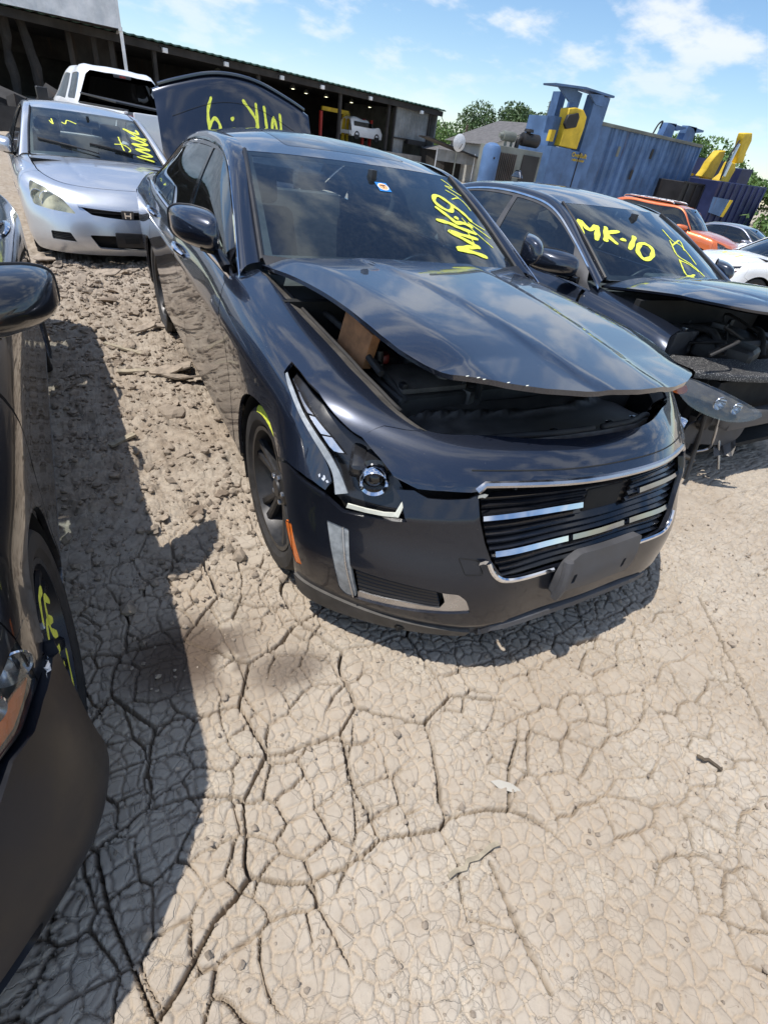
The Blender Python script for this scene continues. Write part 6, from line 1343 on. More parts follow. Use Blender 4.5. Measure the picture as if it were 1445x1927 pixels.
    h = h + big * .004 * (c1 - .5) + med * .0025 * (c2 - .5) + .0022 * big * np.exp(-d1 / .02) * (1 - rough) + .0010 * med * np.exp(-d2 / .012)
    h = h - nr * np.maximum(np.maximum(.055 * k1, .034 * k2), .010 * k3)
    far = sstep(15, 60, np.hypot(x, y)); h = h * (1 - far)
    damp = np.exp(-(((x + 1.30) / .22)**2 + ((y + .42) / .17)**2)**2) + .75 * np.exp(-(((x + 1.0) / .13)**2 + ((y + .60) / .08)**2)**2) + .6 * np.exp(-(((x + .62) / .10)**2 + ((y + .30) / .10)**2)**2) + .5 * np.exp(-(((x + .82) / .12)**2 + ((y - 2.2) / .2)**2)**2)
    damp = np.clip(damp * sstep(.30, .42, fbm(x * 6, y * 6, 3, 61) + .12), 0, 1)
    h = np.where(damp > .02, h * (1 - .6 * damp) , h)
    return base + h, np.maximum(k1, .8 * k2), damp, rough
def axis_pts(a, b, s, grow_up, grow_dn):
    """even spacing s between a and b, then growing steps outward; grow = list of (ratio, distance)"""
    mid = list(np.arange(a, b, s)); up = []; dn = []
    for lst, p, sg, gr in ((up, mid[-1], 1, grow_up), (dn, a, -1, grow_dn)):
        st = s; p0 = p
        for k, lim in gr:
            while abs(p - p0) < lim: st *= k; p += sg * st; lst.append(p)
    return np.array(dn[::-1] + mid + up)
def build_ground():
    xs = axis_pts(-1.62, .85, .0042, [(1.014, 3.0), (1.06, 1200)], [(1.05, 900)]); ys = axis_pts(-1.93, -.15, .0042, [(1.008, 4.5), (1.06, 1600)], [(1.08, 80)])
    X, Y = np.meshgrid(xs, ys, indexing='ij'); Z, K, D, Rg = ground_all(X, Y); nx, ny = X.shape; N = nx * ny
    me = bpy.data.meshes.new('ground'); me.vertices.add(N); me.vertices.foreach_set('co', np.stack([X, Y, Z], 2).astype(np.float32).ravel())
    i, j = np.meshgrid(np.arange(nx - 1), np.arange(ny - 1), indexing='ij'); a = (i * ny + j).ravel(); q = np.stack([a, a + ny, a + ny + 1, a + 1], 1).astype(np.int32); nf = len(q)
    me.loops.add(nf * 4); me.loops.foreach_set('vertex_index', q.ravel()); me.polygons.add(nf); me.polygons.foreach_set('loop_start', np.arange(0, nf * 4, 4, dtype=np.int32)); me.polygons.foreach_set('loop_total', np.full(nf, 4, np.int32))
    me.polygons.foreach_set('use_smooth', np.ones(nf, bool)); me.update(calc_edges=True)
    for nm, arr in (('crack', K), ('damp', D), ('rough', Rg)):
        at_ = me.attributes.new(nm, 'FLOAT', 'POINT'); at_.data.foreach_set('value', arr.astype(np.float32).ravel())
    m, nt, b = material('mud'); tcn = nd(nt, 'ShaderNodeTexCoord'); P = tcn.outputs['Object']
    n1 = noise(nt, 1.3, 6, .6, vec=P); n2 = noise(nt, 14, 8, .68, vec=P); n3 = noise(nt, 130, 5, .7, vec=P); n4 = noise(nt, 4.2, 5, .6, vec=P)
    col = mixrgb(nt, mrange(nt, n1.outputs[0], .34, .66), (.40, .335, .262), (.47, .41, .335))
    col = mixrgb(nt, mrange(nt, n2.outputs[0], .40, .75, 0, .5), col, (.33, .265, .20))
    col = mixrgb(nt, mrange(nt, n4.outputs[0], .52, .70, 0, .45), col, (.51, .455, .375))
    col = mixrgb(nt, mrange(nt, n3.outputs[0], .56, .80, 0, .5), col, (.19, .15, .118))
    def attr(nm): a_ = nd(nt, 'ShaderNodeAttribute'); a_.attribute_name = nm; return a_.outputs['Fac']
    col = mixrgb(nt, mth(nt, 'MULTIPLY', attr('rough'), mrange(nt, n2.outputs[0], .35, .7, .2, .75)), col, (.215, .168, .125))
    col = mixrgb(nt, mth(nt, 'MULTIPLY', attr('damp'), 1.), col, (.115, .085, .064))
    col = mixrgb(nt, mth(nt, 'MULTIPLY', attr('crack'), .6), col, (.20, .155, .115))     # shade inside the open cracks put into the colour, with browner subsoil
    nt.links.new(col, b.inputs['Base Color']); b.inputs['Roughness'].default_value = .95; b.inputs['Specular IOR Level'].default_value = .2
    # fine crazing and grit below the size of the modelled cracks
    n5 = noise(nt, 9, 3, .5, vec=P)
    def crazing(scale, warp, lo, hi):
        v = nd(nt, 'ShaderNodeTexVoronoi', feature='DISTANCE_TO_EDGE'); v.inputs['Scale'].default_value = scale; v.inputs['Randomness'].default_value = 1
        wv = nd(nt, 'ShaderNodeVectorMath', operation='ADD'); ws = nd(nt, 'ShaderNodeVectorMath', operation='SCALE'); nt.links.new(n5.outputs['Color'], ws.inputs[0]); ws.inputs['Scale'].default_value = warp; nt.links.new(P, wv.inputs[0]); nt.links.new(ws.outputs[0], wv.inputs[1]); nt.links.new(wv.outputs[0], v.inputs['Vector'])
        return mrange(nt, v.outputs['Distance'], lo, hi)
    c1 = mth(nt, 'MULTIPLY', crazing(19, .07, .0, .030), mrange(nt, n1.outputs[0], .40, .56, .25, 1.)); c2 = mth(nt, 'MULTIPLY', crazing(52, .04, .0, .045), mrange(nt, n4.outputs[0], .44, .60, .0, .5))
    h = mth(nt, 'ADD', mth(nt, 'ADD', c1, c2), mth(nt, 'ADD', mth(nt, 'MULTIPLY', n3.outputs[0], .35), mth(nt, 'MULTIPLY', n2.outputs[0], .8)))
    bump(nt, h, .62, .005, b)
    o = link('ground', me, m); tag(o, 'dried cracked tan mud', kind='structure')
    return o
def gz(x, y): return float(ground_all(np.array([x]), np.array([y]))[0][0])
# ---------------------------------------------------------------- yard background
def weathered(name, col, rust=(.10, .055, .03), amount=.5, rough=.55, metal=0., streak=True):
    m, nt, b = material(name); tcn = nd(nt, 'ShaderNodeTexCoord'); mp = nd(nt, 'ShaderNodeMapping'); mp.inputs['Scale'].default_value = (1.6, 1.6, .22 if streak else 1.6); nt.links.new(tcn.outputs['Object'], mp.inputs[0])
    n = noise(nt, 1.4, 8, .66, vec=mp.outputs[0]); n2 = noise(nt, .9, 5, .6, vec=tcn.outputs['Object'])
    c = mixrgb(nt, mrange(nt, n2.outputs[0], .3, .7), tuple(x * .75 for x in col), tuple(min(1, x * 1.25 + .01) for x in col))
    nt.links.new(mixrgb(nt, mrange(nt, n.outputs[0], .56, .72, 0, amount), c, rust), b.inputs['Base Color']); b.inputs['Roughness'].default_value = rough; b.inputs['Metallic'].default_value = metal; return m
weathered('blue_steel', (.075, .15, .30), amount=.5); weathered('navy_steel', (.010, .018, .075), amount=.25); weathered('black_steel', (.012, .011, .012), amount=.3)
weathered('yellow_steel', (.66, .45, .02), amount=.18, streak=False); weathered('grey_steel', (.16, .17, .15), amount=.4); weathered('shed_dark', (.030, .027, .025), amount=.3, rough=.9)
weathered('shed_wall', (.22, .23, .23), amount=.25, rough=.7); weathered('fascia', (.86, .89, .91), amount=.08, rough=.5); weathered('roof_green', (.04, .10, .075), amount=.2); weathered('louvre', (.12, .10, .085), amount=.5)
plain('shingle', (.12, .115, .115), .9, var=.3, scale=3); plain('siding', (.50, .50, .47), .7, var=.1); plain('concrete', (.36, .34, .31), .9, var=.2, scale=2); plain('bark', (.10, .075, .05), .9, var=.3); plain('red_steel', (.42, .03, .02), .5); plain('wire', (.03, .03, .03), .6)
plain('dish_white', (.62, .64, .66), .5); plain('aqua', (.10, .24, .42), .4, var=.15)
def leafmat(name, a, b_):
    m, nt, b = material(name); g = nd(nt, 'ShaderNodeObjectInfo'); tcn = nd(nt, 'ShaderNodeTexCoord'); n = noise(nt, .9, 4, .6, vec=tcn.outputs['Object']); n2 = noise(nt, 7, 3, .6, vec=tcn.outputs['Object'])
    nt.links.new(mixrgb(nt, mrange(nt, mth(nt, 'ADD', mth(nt, 'MULTIPLY', n.outputs[0], .5), mth(nt, 'MULTIPLY', n2.outputs[0], .5)), .36, .64), a, b_), b.inputs['Base Color']); b.inputs['Roughness'].default_value = .6
    b.inputs['Transmission Weight'].default_value = 0; b.inputs['Subsurface Weight'].default_value = 0
leafmat('leaf_dark', (.030, .065, .018), (.075, .135, .034)); leafmat('leaf_light', (.055, .12, .025), (.13, .22, .05))

def slab(name, poly, y0, y1, mat, parent=None, bev=0.):
    """profile in (x, z) given thickness from y0 to y1 (world metres)"""
    M = Matrix(((1, 0, 0, 0), (0, 0, 1, y0), (0, 1, 0, 0), (0, 0, 0, 1))); return prism(name, poly, y1 - y0, mat, parent, M, bev)
def font_text(name, txt, size, mat, parent, M, ext=.01):
    cu = bpy.data.curves.new('lettering', 'FONT'); cu.body = txt; cu.size = size; cu.extrude = ext; ob = bpy.data.objects.new('lettering', cu); COL.objects.link(ob); dg = bpy.context.evaluated_depsgraph_get(); me = bpy.data.meshes.new_from_object(ob.evaluated_get(dg)); bpy.data.objects.remove(ob); bpy.data.curves.remove(cu)
    me.transform(M); me.name = name; me.materials.clear(); return link(name, me, mat, parent)

def tree(x, y, z, h, w, label, mat='leaf_dark', n=2600, seed=0, leaf=.42, low=.18, trunk=True):
    t = thing('tree', label, 'tree', (x, y, z), group='trees behind the yard'); rg = np.random.default_rng(seed); 
    tp = [(0, 0, -.3), (rg.normal(0, .1), rg.normal(0, .1), h * .22), (rg.normal(0, .25), rg.normal(0, .25), h * .5), (rg.normal(0, .3), rg.normal(0, .3), h * .8)]; V, F = tube_vf(smooth2(tp, n=4), np.linspace(h * .035, h * .008, 13), 7)
    for k in range(6):
        a = rg.uniform(0, 6.3); b = np.array(tp[1]) * .5 + np.array(tp[2]) * .5 + [0, 0, rg.uniform(-.15, .2) * h]; e = b + np.array([math.cos(a) * w * .36, math.sin(a) * w * .36, h * rg.uniform(.10, .28)]); V2, F2 = tube_vf([b, (b + e) / 2 + [0, 0, .05 * h], e], [h * .014, h * .010, h * .004], 5); o = len(V); V += V2; F += [tuple(q + o for q in f) for f in F2]
    mesh('trunk', V, F, 'bark', t)
    n = int(n * 2.2); m = 22; cc = np.stack([rg.normal(0, .27, m) * w, rg.normal(0, .27, m) * w, h * (low + (1 - low) * rg.uniform(.18, .86, m))], 1); cr = rg.uniform(.15, .27, m) * w
    k = rg.integers(0, m, n); d = rg.normal(size=(n, 3)); d /= np.linalg.norm(d, axis=1, keepdims=True); P = cc[k] + d * (cr[k] * rg.uniform(.55, 1.08, n)**.6)[:, None] * [1, 1, .8]
    P[:, 2] = np.clip(P[:, 2], h * low * .7, h * 1.02); n = len(P); u = rg.normal(size=(n, 3)); u /= np.linalg.norm(u, axis=1, keepdims=True); v = np.cross(u, d + rg.normal(size=(n, 3)) * .5); v /= np.maximum(np.linalg.norm(v, axis=1, keepdims=True), 1e-6); s = leaf * rg.uniform(.5, 1.3, n)[:, None]
    V = np.stack([P - u*s*.5, P + v*s*.28, P + u*s*.5 + d*s*.1, P - v*s*.28], 1).reshape(-1, 3); mesh('crown', V, np.arange(4*n).reshape(n, 4), mat, t, smooth=False); return t

def build_yard():
    # crusher: long blue corrugated container with ram towers
    cr = thing('car_crusher', 'long blue corrugated car crusher with steel ram towers and yellow arm', 'machine', (30, 25, -.6)); off = lambda o: o
    def par(o, root):
        o.parent = root; o.matrix_parent_inverse = Matrix.Translation(-Vector(root.location)); return o
    Y = 25.; n = 15; xs0, xs1 = 25.95, 35.75; V = []; prof = []
    L0 = 26.9
    p = L0
    pts = [(xs0, 0), (L0, 0)]
    per = (xs1 - L0) / 13
    for k in range(13): pts += [(p + per * .30, 0), (p + per * .42, .16), (p + per * .80, .16), (p + per * .95, 0)]; p += per
    pts += [(xs1, 0)]
    V = [(x, Y + d, z) for x, d in pts for z in (-.55, 3.95)]; F = [(2*i, 2*i+2, 2*i+3, 2*i+1) for i in range(len(pts) - 1)]; par(mesh('corrugated_side', V, F, 'blue_steel', None, smooth=False), cr)
    par(boxes('container_shell', [((30.85, Y + 1.45, 1.7), (9.8, 2.3, 4.3))], 'blue_steel', None), cr)
    par(box('top_rail', (30.85, Y + .02, 4.0), (9.95, .22, .16), 'grey_steel', None, .02), cr); par(box('corner_post', (35.78, Y + .1, 1.7), (.18, .3, 4.5), 'blue_steel', None, .02), cr)
    for k, (x, z) in enumerate(((28.3, 2.9), (31.3, 3.1), (30.1, 1.9))): par(box('patch_plate', (x, Y - .02, z), (.22, .02, .5), 'grey_steel' if k == 0 else 'black_steel', None, .003), cr)
    for nm, key, y0, y1, mt in (('top_plate', 'topplate', Y - .3, Y + .7, 'blue_steel'), ('gusset', 'gussetL', Y + .2, Y + .32, 'blue_steel'), ('gusset', 'gussetR', Y - .25, Y - .12, 'blue_steel'), ('ram_post', 'postL', Y + .3, Y + .8, 'blue_steel')): par(slab(nm, BG[key], y0, y1, mt), cr)
    par(slab('ram_post', [(25.01, 5.1), (26.12, 5.1), (26.05, -.6), (24.9, -.6)], Y - .2, Y + .5, 'blue_steel'), cr)
    par(slab('ram_post', [(24.0, 5.1), (24.5, 5.1), (24.5, -.6), (24.0, -.6)], Y + 1.6, Y + 2.2, 'blue_steel'), cr)
    par(slab('base_housing', [(22.5, 2.55), (25.33, 2.52), (25.35, -.6), (22.55, -.6)], Y - .5, Y + 2.4, 'blue_steel'), cr); par(slab('side_column', [(22.66, 3.87), (23.3, 3.88), (23.2, -.6), (22.53, -.6)], Y, Y + 2.2, 'blue_steel'), cr)
    arm = par(slab('ram_arm', BG['arm'], Y - .45, Y + .25, 'yellow_steel', None, .04), cr); par(slab('arm_joint', BG['armdark'], Y - .58, Y - .40, 'black_steel', None, .03), cr)
    par(box('rail_seam', (24.75, Y - .52, .9), (.05, .05, 3.2), 'black_steel', None, .005), cr)
    pb = par(slab('yellow_box', [(22.45, 3.25), (22.75, 3.28), (22.72, 2.75), (22.42, 2.75)], Y - .25, Y, 'yellow_steel'), cr)
    for nm, key in (('rear_post', 'rpost1'), ('rear_plate', 'rpost1p'), ('rear_post', 'rpost2'), ('rear_plate', 'rpost2p')): par(slab(nm, BG[key], Y + 1.0, Y + 1.5, 'blue_steel'), cr)
    par(tube('lifting_hook', smooth2([(31.0, Y + .2, 4.0), (31.2, Y + .2, 4.55), (31.5, Y + .2, 4.75), (31.45, Y + .2, 4.4)], n=4), .05, 'black_steel'), cr)
    M = Matrix(((1, 0, 0, 24.14), (0, 0, -1, Y - .53), (0, 1, 0, 2.26), (0, 0, 0, 1))); par(font_text('sign_lettering', 'OverBuilt', .30, 'yellow_steel', None, M), cr)
    M = Matrix(((1, 0, 0, 24.20), (0, 0, -1, Y - .53), (0, 1, 0, 2.07), (0, 0, 0, 1))); par(font_text('sign_lettering', '1-800-548-6469', .155, 'yellow_steel', None, M), cr)
    # power unit
    pu = thing('power_unit', 'grey engine cabinet with radiator louvres and black air cleaner beside the crusher', 'engine', (20.1, 24, -.6)); y0 = 24.
    par(boxes('cabinet', [((20.1, y0 + .9, .8), (3.0, 1.7, 2.75))], 'grey_steel', None, .03), pu); par(boxes('radiator_panel', [((19.24, y0 + .03, .9), (1.2, .06, 2.0))], 'louvre', None), pu)
    for k in range(9): par(box('louvre_blade', (18.75 + k * .125, y0 - .02, .9), (.03, .06, 1.95), 'black_steel', None, 0), pu)
    par(boxes('dark_opening', [((20.85, y0 + .03, .95), (1.12, .06, 2.0))], 'black_steel', None), pu)
    par(tube('muffler', [(19.0, y0 + .8, 2.62), (19.2, y0 + .8, 2.62), (19.22, y0 + .8, 2.62), (20.0, y0 + .8, 2.62)], [.10, .13, .22, .22], 'grey_steel', None, 16), pu); par(tube('stack_leg', [(19.5, y0 + .8, 2.2), (19.5, y0 + .8, 2.5)], .07, 'grey_steel'), pu); par(tube('stack_leg', [(19.9, y0 + .8, 2.2), (19.9, y0 + .8, 2.5)], .07, 'grey_steel'), pu)
    par(tube('air_cleaner', [(20.45, y0 + .7, 2.62), (20.5, y0 + .7, 2.62), (21.55, y0 + .7, 2.62), (21.62, y0 + .7, 2.62)], [.2, .30, .30, .2], 'black_steel', None, 18), pu); par(tube('intake_cap', [(20.82, y0 + .7, 2.85), (20.82, y0 + .7, 2.95), (20.82, y0 + .7, 2.96), (20.82, y0 + .7, 3.08)], [.12, .12, .27, .24], 'black_steel', None, 14), pu); par(tube('intake_elbow', smooth2([(20.4, y0 + .7, 2.6), (20.25, y0 + .7, 2.55), (20.2, y0 + .7, 2.2)], n=4), .12, 'black_steel', None, 10), pu)
    tk = thing('blue_tank', 'upright blue cylindrical tank beside the engine cabinet', 'tank', (17.73, 23.5, -.6)); lathe('shell', [(.001, 2.82), (.2, 2.80), (.38, 2.70), (.45, 2.55), (.46, .1), (.40, .0)], 'blue_steel', tk, 28, axis='Z'); box('fitting', (-.1, -.45, 2.2), (.08, .05, .08), 'black_steel', tk, .01)
    # bins and grapple arms on the right
    b1 = thing('black_bin', 'black steel scrap bin below the yellow boom', 'bin', (34.9, 23, -.6)); par(slab('bin_body', [(32.86, 1.98), (36.88, 1.90), (36.8, -.6), (32.9, -.6)], 23, 25, 'black_steel', None, .03), b1); par(box('bin_rim', (34.87, 23.0, 1.96), (4.1, .12, .10), 'black_steel', None, .01), b1)
    for k in range(5): par(box('bin_rib', (33.3 + k * .78, 22.96, .7), (.10, .10, 2.4), 'black_steel', None, .01), b1)
    b2 = thing('navy_bin', 'navy blue steel scrap bin at right edge', 'bin', (37.5, 22, -.6)); par(slab('bin_body', [(34.9, 2.3), (40.2, 2.4), (40.1, -.6), (34.95, -.6)], 22, 24.2, 'navy_steel', None, .03), b2)
    for k in range(8): par(box('bin_rib', (35.2 + k * .68, 21.95, .85), (.09, .1, 2.9), 'navy_steel', None, .01), b2)
    par(slab('blue_panel', BG['bluepanel'], 21.78, 21.88, 'blue_steel'), b2); par(slab('yellow_stripe', [(36.3, 1.42), (36.62, 1.42), (36.35, .45), (36.05, .45)], 21.74, 21.78, 'yellow_steel'), b2)
    e1 = thing('boom_crane', 'tall yellow hydraulic boom rising over the black bin', 'crane', (37, 23.5, -.6)); par(slab('boom', BG['boom1'], 23.3, 23.75, 'yellow_steel', None, .05), e1); par(slab('lower_boom', BG['boom1b'], 23.25, 23.8, 'yellow_steel', None, .05), e1); par(slab('mast', [(36.45, 1.9), (37.5, 1.9), (37.5, -.6), (36.45, -.6)], 24.3, 24.9, 'yellow_steel'), e1)
    par(tube('ram_rod', [(36.78, 23.15, 4.35), (36.68, 23.15, 3.40)], .09, 'satin', None, 10), e1); par(tube('ram_cylinder', [(36.7, 23.15, 3.38), (36.63, 23.15, 2.6)], .13, 'satin', None, 10), e1); par(tube('hose', smooth2([(36.6, 23.1, 4.5), (36.35, 23.1, 3.9), (36.3, 23.1, 3.2), (36.4, 23.1, 2.4)], n=4), .05, 'black_steel'), e1)
    e2 = thing('grapple_crane', 'short yellow grapple arm behind the navy bin', 'crane', (37.2, 21.5, -.6)); par(slab('arm', BG['boom2'], 24.6, 25.1, 'yellow_steel', None, .05), e2); par(slab('arm_foot', [(36.9, 2.5), (37.8, 2.5), (37.8, -.6), (36.9, -.6)], 24.7, 25.0, 'yellow_steel'), e2)
    fr = thing('steel_gantry', 'low yellow steel frame between crusher and boom', 'frame', (35.6, 24.8, -.6)); par(slab('beam', BG['frame'], 25.4, 25.7, 'yellow_steel'), fr); par(slab('leg', [(34.6, 2.2), (35.0, 2.2), (35.0, -.6), (34.6, -.6)], 25.45, 25.65, 'yellow_steel'), fr)
    bs = thing('scrap_stack', 'dark stacked scrap bins behind the yellow boom', 'bin', (41, 26.5, -.6)); par(slab('stack_body', [(39.4, 3.6), (41.9, 3.55), (42.4, -.6), (39.5, -.6)], 26, 28, 'navy_steel'), bs); par(slab('stack_body', [(42.9, 3.35), (44.3, 3.45), (44.3, -.6), (42.9, -.6)], 26, 28, 'navy_steel'), bs)

    # long open shed
    d = Vector((.957, .287, 0)).normalized(); nb = Vector((-d.y, d.x, 0)); E0 = Vector((3.34, 45.84, 0)); rz = math.atan2(d.y, d.x)
    sh = thing('open_shed', 'long dark open-fronted shed with low metal roof', 'building', E0, rz)
    def tag_light(o): return o
    V = []; F = []; nr = 150; L0, L1 = -14., 32.4                                # corrugated roof sheet, local x along the eave, y back
    for i in range(nr + 1):
        x = L0 + (L1 - L0) * i / nr; zz = .035 * (1 if i % 2 else -1)
        V += [(x, -.5, 5.05 + zz), (x, 16, 5.75 + zz), (x, 16, 5.68 + zz), (x, -.5, 4.98 + zz)]
    for i in range(nr): 
        for a, b in ((0, 1), (1, 2), (2, 3), (3, 0)): F.append((4*i + a, 4*i + 4 + a, 4*i + 4 + b, 4*i + b))
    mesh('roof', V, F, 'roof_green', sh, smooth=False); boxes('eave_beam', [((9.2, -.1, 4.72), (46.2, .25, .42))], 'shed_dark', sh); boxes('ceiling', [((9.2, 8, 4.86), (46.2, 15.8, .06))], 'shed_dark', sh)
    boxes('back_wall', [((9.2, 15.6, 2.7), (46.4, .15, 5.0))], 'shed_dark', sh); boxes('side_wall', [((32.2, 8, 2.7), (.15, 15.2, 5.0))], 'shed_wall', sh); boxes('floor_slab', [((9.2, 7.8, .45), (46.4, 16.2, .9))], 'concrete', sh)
    for k, x in enumerate((-10, 2.0, 10.2, 18.6, 24.7)): boxes('column', [((x, .1, 2.6), (.24, .24, 4.2))], 'shed_dark', sh)
    # right-hand end wall of ribbed sheet with a window gap
    V = []; F = []; nr = 26
    for i in range(nr + 1):
        x = 25.6 + 5.2 * i / nr; zz = .03 * (1 if i % 2 else -1); V += [(x, .25 + zz, .6), (x, .25 + zz, 2.0), (x, .25 + zz, 4.6)]
    for i in range(nr):
        xm = 25.6 + 5.2 * (i + .5) / nr
        F.append((3*i + 1, 3*i + 4, 3*i + 5, 3*i + 2))
        if not 27.4 < xm < 30.3: F.append((3*i, 3*i + 3, 3*i + 4, 3*i + 1))
    mesh('end_wall', V, F, 'shed_wall', sh, smooth=False); boxes('girt', [((28.2, .18, 2.1), (5.2, .1, .14)), ((30.75, .15, 2.6), (.16, .2, 4.2)), ((25.65, .15, 2.6), (.16, .2, 4.2))], 'shed_dark', sh); boxes('window_shade', [((28.9, .05, 1.95), (2.6, .5, .35))], 'black_steel', sh)
    for k, (x, z) in enumerate(((2.6, 4.75), (7.2, 4.78), (12.1, 4.75), (16.2, 4.75), (21.8, 4.75), (28.9, 4.6))): 
        fx = box('flood_light', (x, -.35, z - .12), (.34, .22, .26), 'fascia', sh, .03); box('light_bracket', (x - .25, -.25, z + .05), (.2, .08, .08), 'black_steel', fx, .01)
    for k, (x, y) in enumerate(((9.5, 5), (13, 6), (17, 5), (20, 7), (21.7, 6), (25, 6), (28.5, 7), (30.4, 6))):
        lp = lathe('bay_light', [(.02, .18), (.12, .14), (.30, -.10), (.32, -.14)], 'grey_steel', sh, 14, axis='Z', loc=(x, y, 4.55)); lathe('lit_bulb', [(.001, -.16), (.12, -.15), (.14, -.12)], 'lit', lp, 10, axis='Z', loc=(x, y, 4.55))
    gy = thing('yellow_gantry', 'yellow steel gantry frame inside the shed', 'frame', E0 + d * 20.5 + nb * 3, rz); boxes('beam', [((0, 0, 3.4), (3.2, .25, .3))], 'yellow_steel', gy); boxes('leg', [((1.1, 0, 1.9), (.25, .25, 3.0))], 'yellow_steel', gy); boxes('leg', [((1.6, 0, 1.9), (.2, .25, 3.0))], 'yellow_steel', gy)
    for k, (x, lb) in enumerate(((18.0, 'leftmost red steel post inside the shed'), (23.3, 'red lift post left of the raised white SUV'), (24.3, 'red lift post touching the raised white SUV'))): o = boxes('red_post', [((0, 0, 1.7), (.22, .22, 2.9))], 'red_steel'); o.location = E0 + d * x + nb * 2; o.rotation_euler = (0, 0, rz); tag(o, lb, 'post', 'red lift posts')
    sv = thing('white_suv', 'white SUV raised on a lift inside the shed', 'suv', E0 + d * 23.2 + nb * 2.2 + Vector((0, 0, 1.5)), rz)
    P = [[[x, y, z] for y, z in ((-.9, .2), (-.92, .7), (-.85, zt - .45 * (zt > 1)), (-.62, zt), (0, zt + .05), (.62, zt), (.85, zt - .45 * (zt > 1)), (.92, .7), (.9, .2))] for x, zt in ((-2.0, 1.38), (-1.9, 1.46), (0, 1.5), (.4, 1.46), (.9, 1.0), (1.9, .95), (2.05, .6))]
    L_ = Loft(np.array(P)); grid_sheet('body', L_, 'paint_white', sv, 40, 24); boxes('side_glass', [((-.5, -.86, 1.18), (2.4, .06, .36))], 'glass_dark', sv); boxes('rear_bumper', [((-2.05, 0, .45), (.2, 1.7, .3))], 'paint_white', sv)
    for x in (-1.3, 1.35): 
        for sg in (-1, 1): lathe('wheel', [(.001, sg*.1), (.2, sg*.1), (.22, sg*.12), (.33, sg*.11), (.35, 0), (.33, -sg*.11)], 'rubber', sv, 20, loc=(x, sg * .82, .3))
    lf = boxes('lift_table', [((0, 0, -.6), (4.0, 1.8, .2)), ((0, 0, -.95), (.4, .4, .6))], 'black_steel', sv)
    # canopy with pale fascia on the left
    cn = thing('canopy_building', 'tall canopy building with pale ribbed metal fascia at top left', 'building', (-13, 43.3, 0)); V = []; F = []; nr = 90
    for i in range(nr + 1): x = -22 + 38 * i / nr; zz = .03 * (1 if i % 2 else -1); V += [(x, zz, 5.0), (x, zz, 9.5)]
    for i in range(nr): F.append((2*i, 2*i + 2, 2*i + 3, 2*i + 1))
    mesh('fascia_sheet', V, F, 'fascia', cn, smooth=False); boxes('corner_trim', [((16.0, 0, 7.2), (.16, .16, 4.6))], 'fascia', cn); boxes('corner_post', [((16.05, .1, 2.5), (.18, .18, 5.2))], 'fascia', cn)
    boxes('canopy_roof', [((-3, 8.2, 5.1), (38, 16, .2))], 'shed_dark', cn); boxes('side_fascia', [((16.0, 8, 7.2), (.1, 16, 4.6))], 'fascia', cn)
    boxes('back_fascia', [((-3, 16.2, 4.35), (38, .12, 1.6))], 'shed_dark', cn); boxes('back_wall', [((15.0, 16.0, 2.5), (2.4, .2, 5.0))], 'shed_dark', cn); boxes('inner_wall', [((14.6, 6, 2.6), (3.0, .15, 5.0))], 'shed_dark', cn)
    for x in (13.2, 14.6, 15.6): boxes('inner_column', [((x, 3, 2.5), (.3, .3, 5.0))], 'shed_dark', cn)
    rg = random.Random(3)
    for x, ln in ((9.9, -.3), (10.6, .75)):
        P = []; 
        for k in range(9): P.append((x + ln * k / 8 + rg.uniform(-.08, .08), 2 + rg.uniform(-.1, .1), 5.0 - 5 * k / 8))
        tube('ragged_post', P, [.22 + rg.uniform(-.04, .10) for _ in P], 'shed_dark', cn, 7, auto=20)
    # heap of dark scrap under the canopy
    hp = np.random.default_rng(12); bm = bmesh.new()
    for k in range(90): bm_box(bm, (hp.uniform(-14, .5), hp.uniform(24, 40), hp.uniform(0, 1.0)), (hp.uniform(.5, 2.2), hp.uniform(.5, 2), hp.uniform(.2, .9)), 0, rotm(hp.uniform(-.5, .5), hp.uniform(-.5, .5), hp.uniform(0, 3)))
    tag(bm_obj('scrap_heap', bm, 'shed_dark', smooth=False), 'dark heap of crushed scrap under the canopy', kind='stuff')
    # houses
    h1 = thing('grey_house', 'low grey-roofed house with dark porch beyond the scrap cars', 'house', (37, 50, -.6)); boxes('wall', [((-1.5, 2, 1.1), (7.0, 5, 2.2))], 'shed_dark', h1)
    mesh('roof', [(-5.5, -1, 2.25), (2.4, -1, 2.0), (3.2, 6, 2.2), (-5.0, 6, 2.2), (-1.5, 2.5, 3.1), (2.6, 2.2, 3.5)], [(0, 1, 5, 4), (1, 2, 5), (2, 3, 4, 5), (3, 0, 4)], 'shingle', h1, smooth=False); boxes('gutter', [((-1.5, -1.05, 2.12), (7.9, .12, .14), rotm(y=.03))], 'fascia', h1)
    h2 = thing('gabled_house', 'pale gabled house behind the engine cabinet', 'house', (38, 45, -.6)); mesh('wall', [(-4, 0, 0), (5, 0, 0), (5, 0, 4.2), (1.8, 0, 5.4), (-4, 0, 3.3), (-4, 7, 0), (5, 7, 0), (5, 7, 4.2), (1.8, 7, 5.4), (-4, 7, 3.3)], [(0, 1, 2, 3, 4), (5, 9, 8, 7, 6), (0, 4, 9, 5), (1, 6, 7, 2)], 'siding', h2, smooth=False)
    mesh('roof', [(-4.6, -.4, 3.2), (1.8, -.4, 5.55), (1.8, 7.4, 5.55), (-4.6, 7.4, 3.2), (5.4, -.4, 4.2), (5.4, 7.4, 4.2)], [(0, 1, 2, 3), (1, 4, 5, 2)], 'shingle', h2, smooth=False)
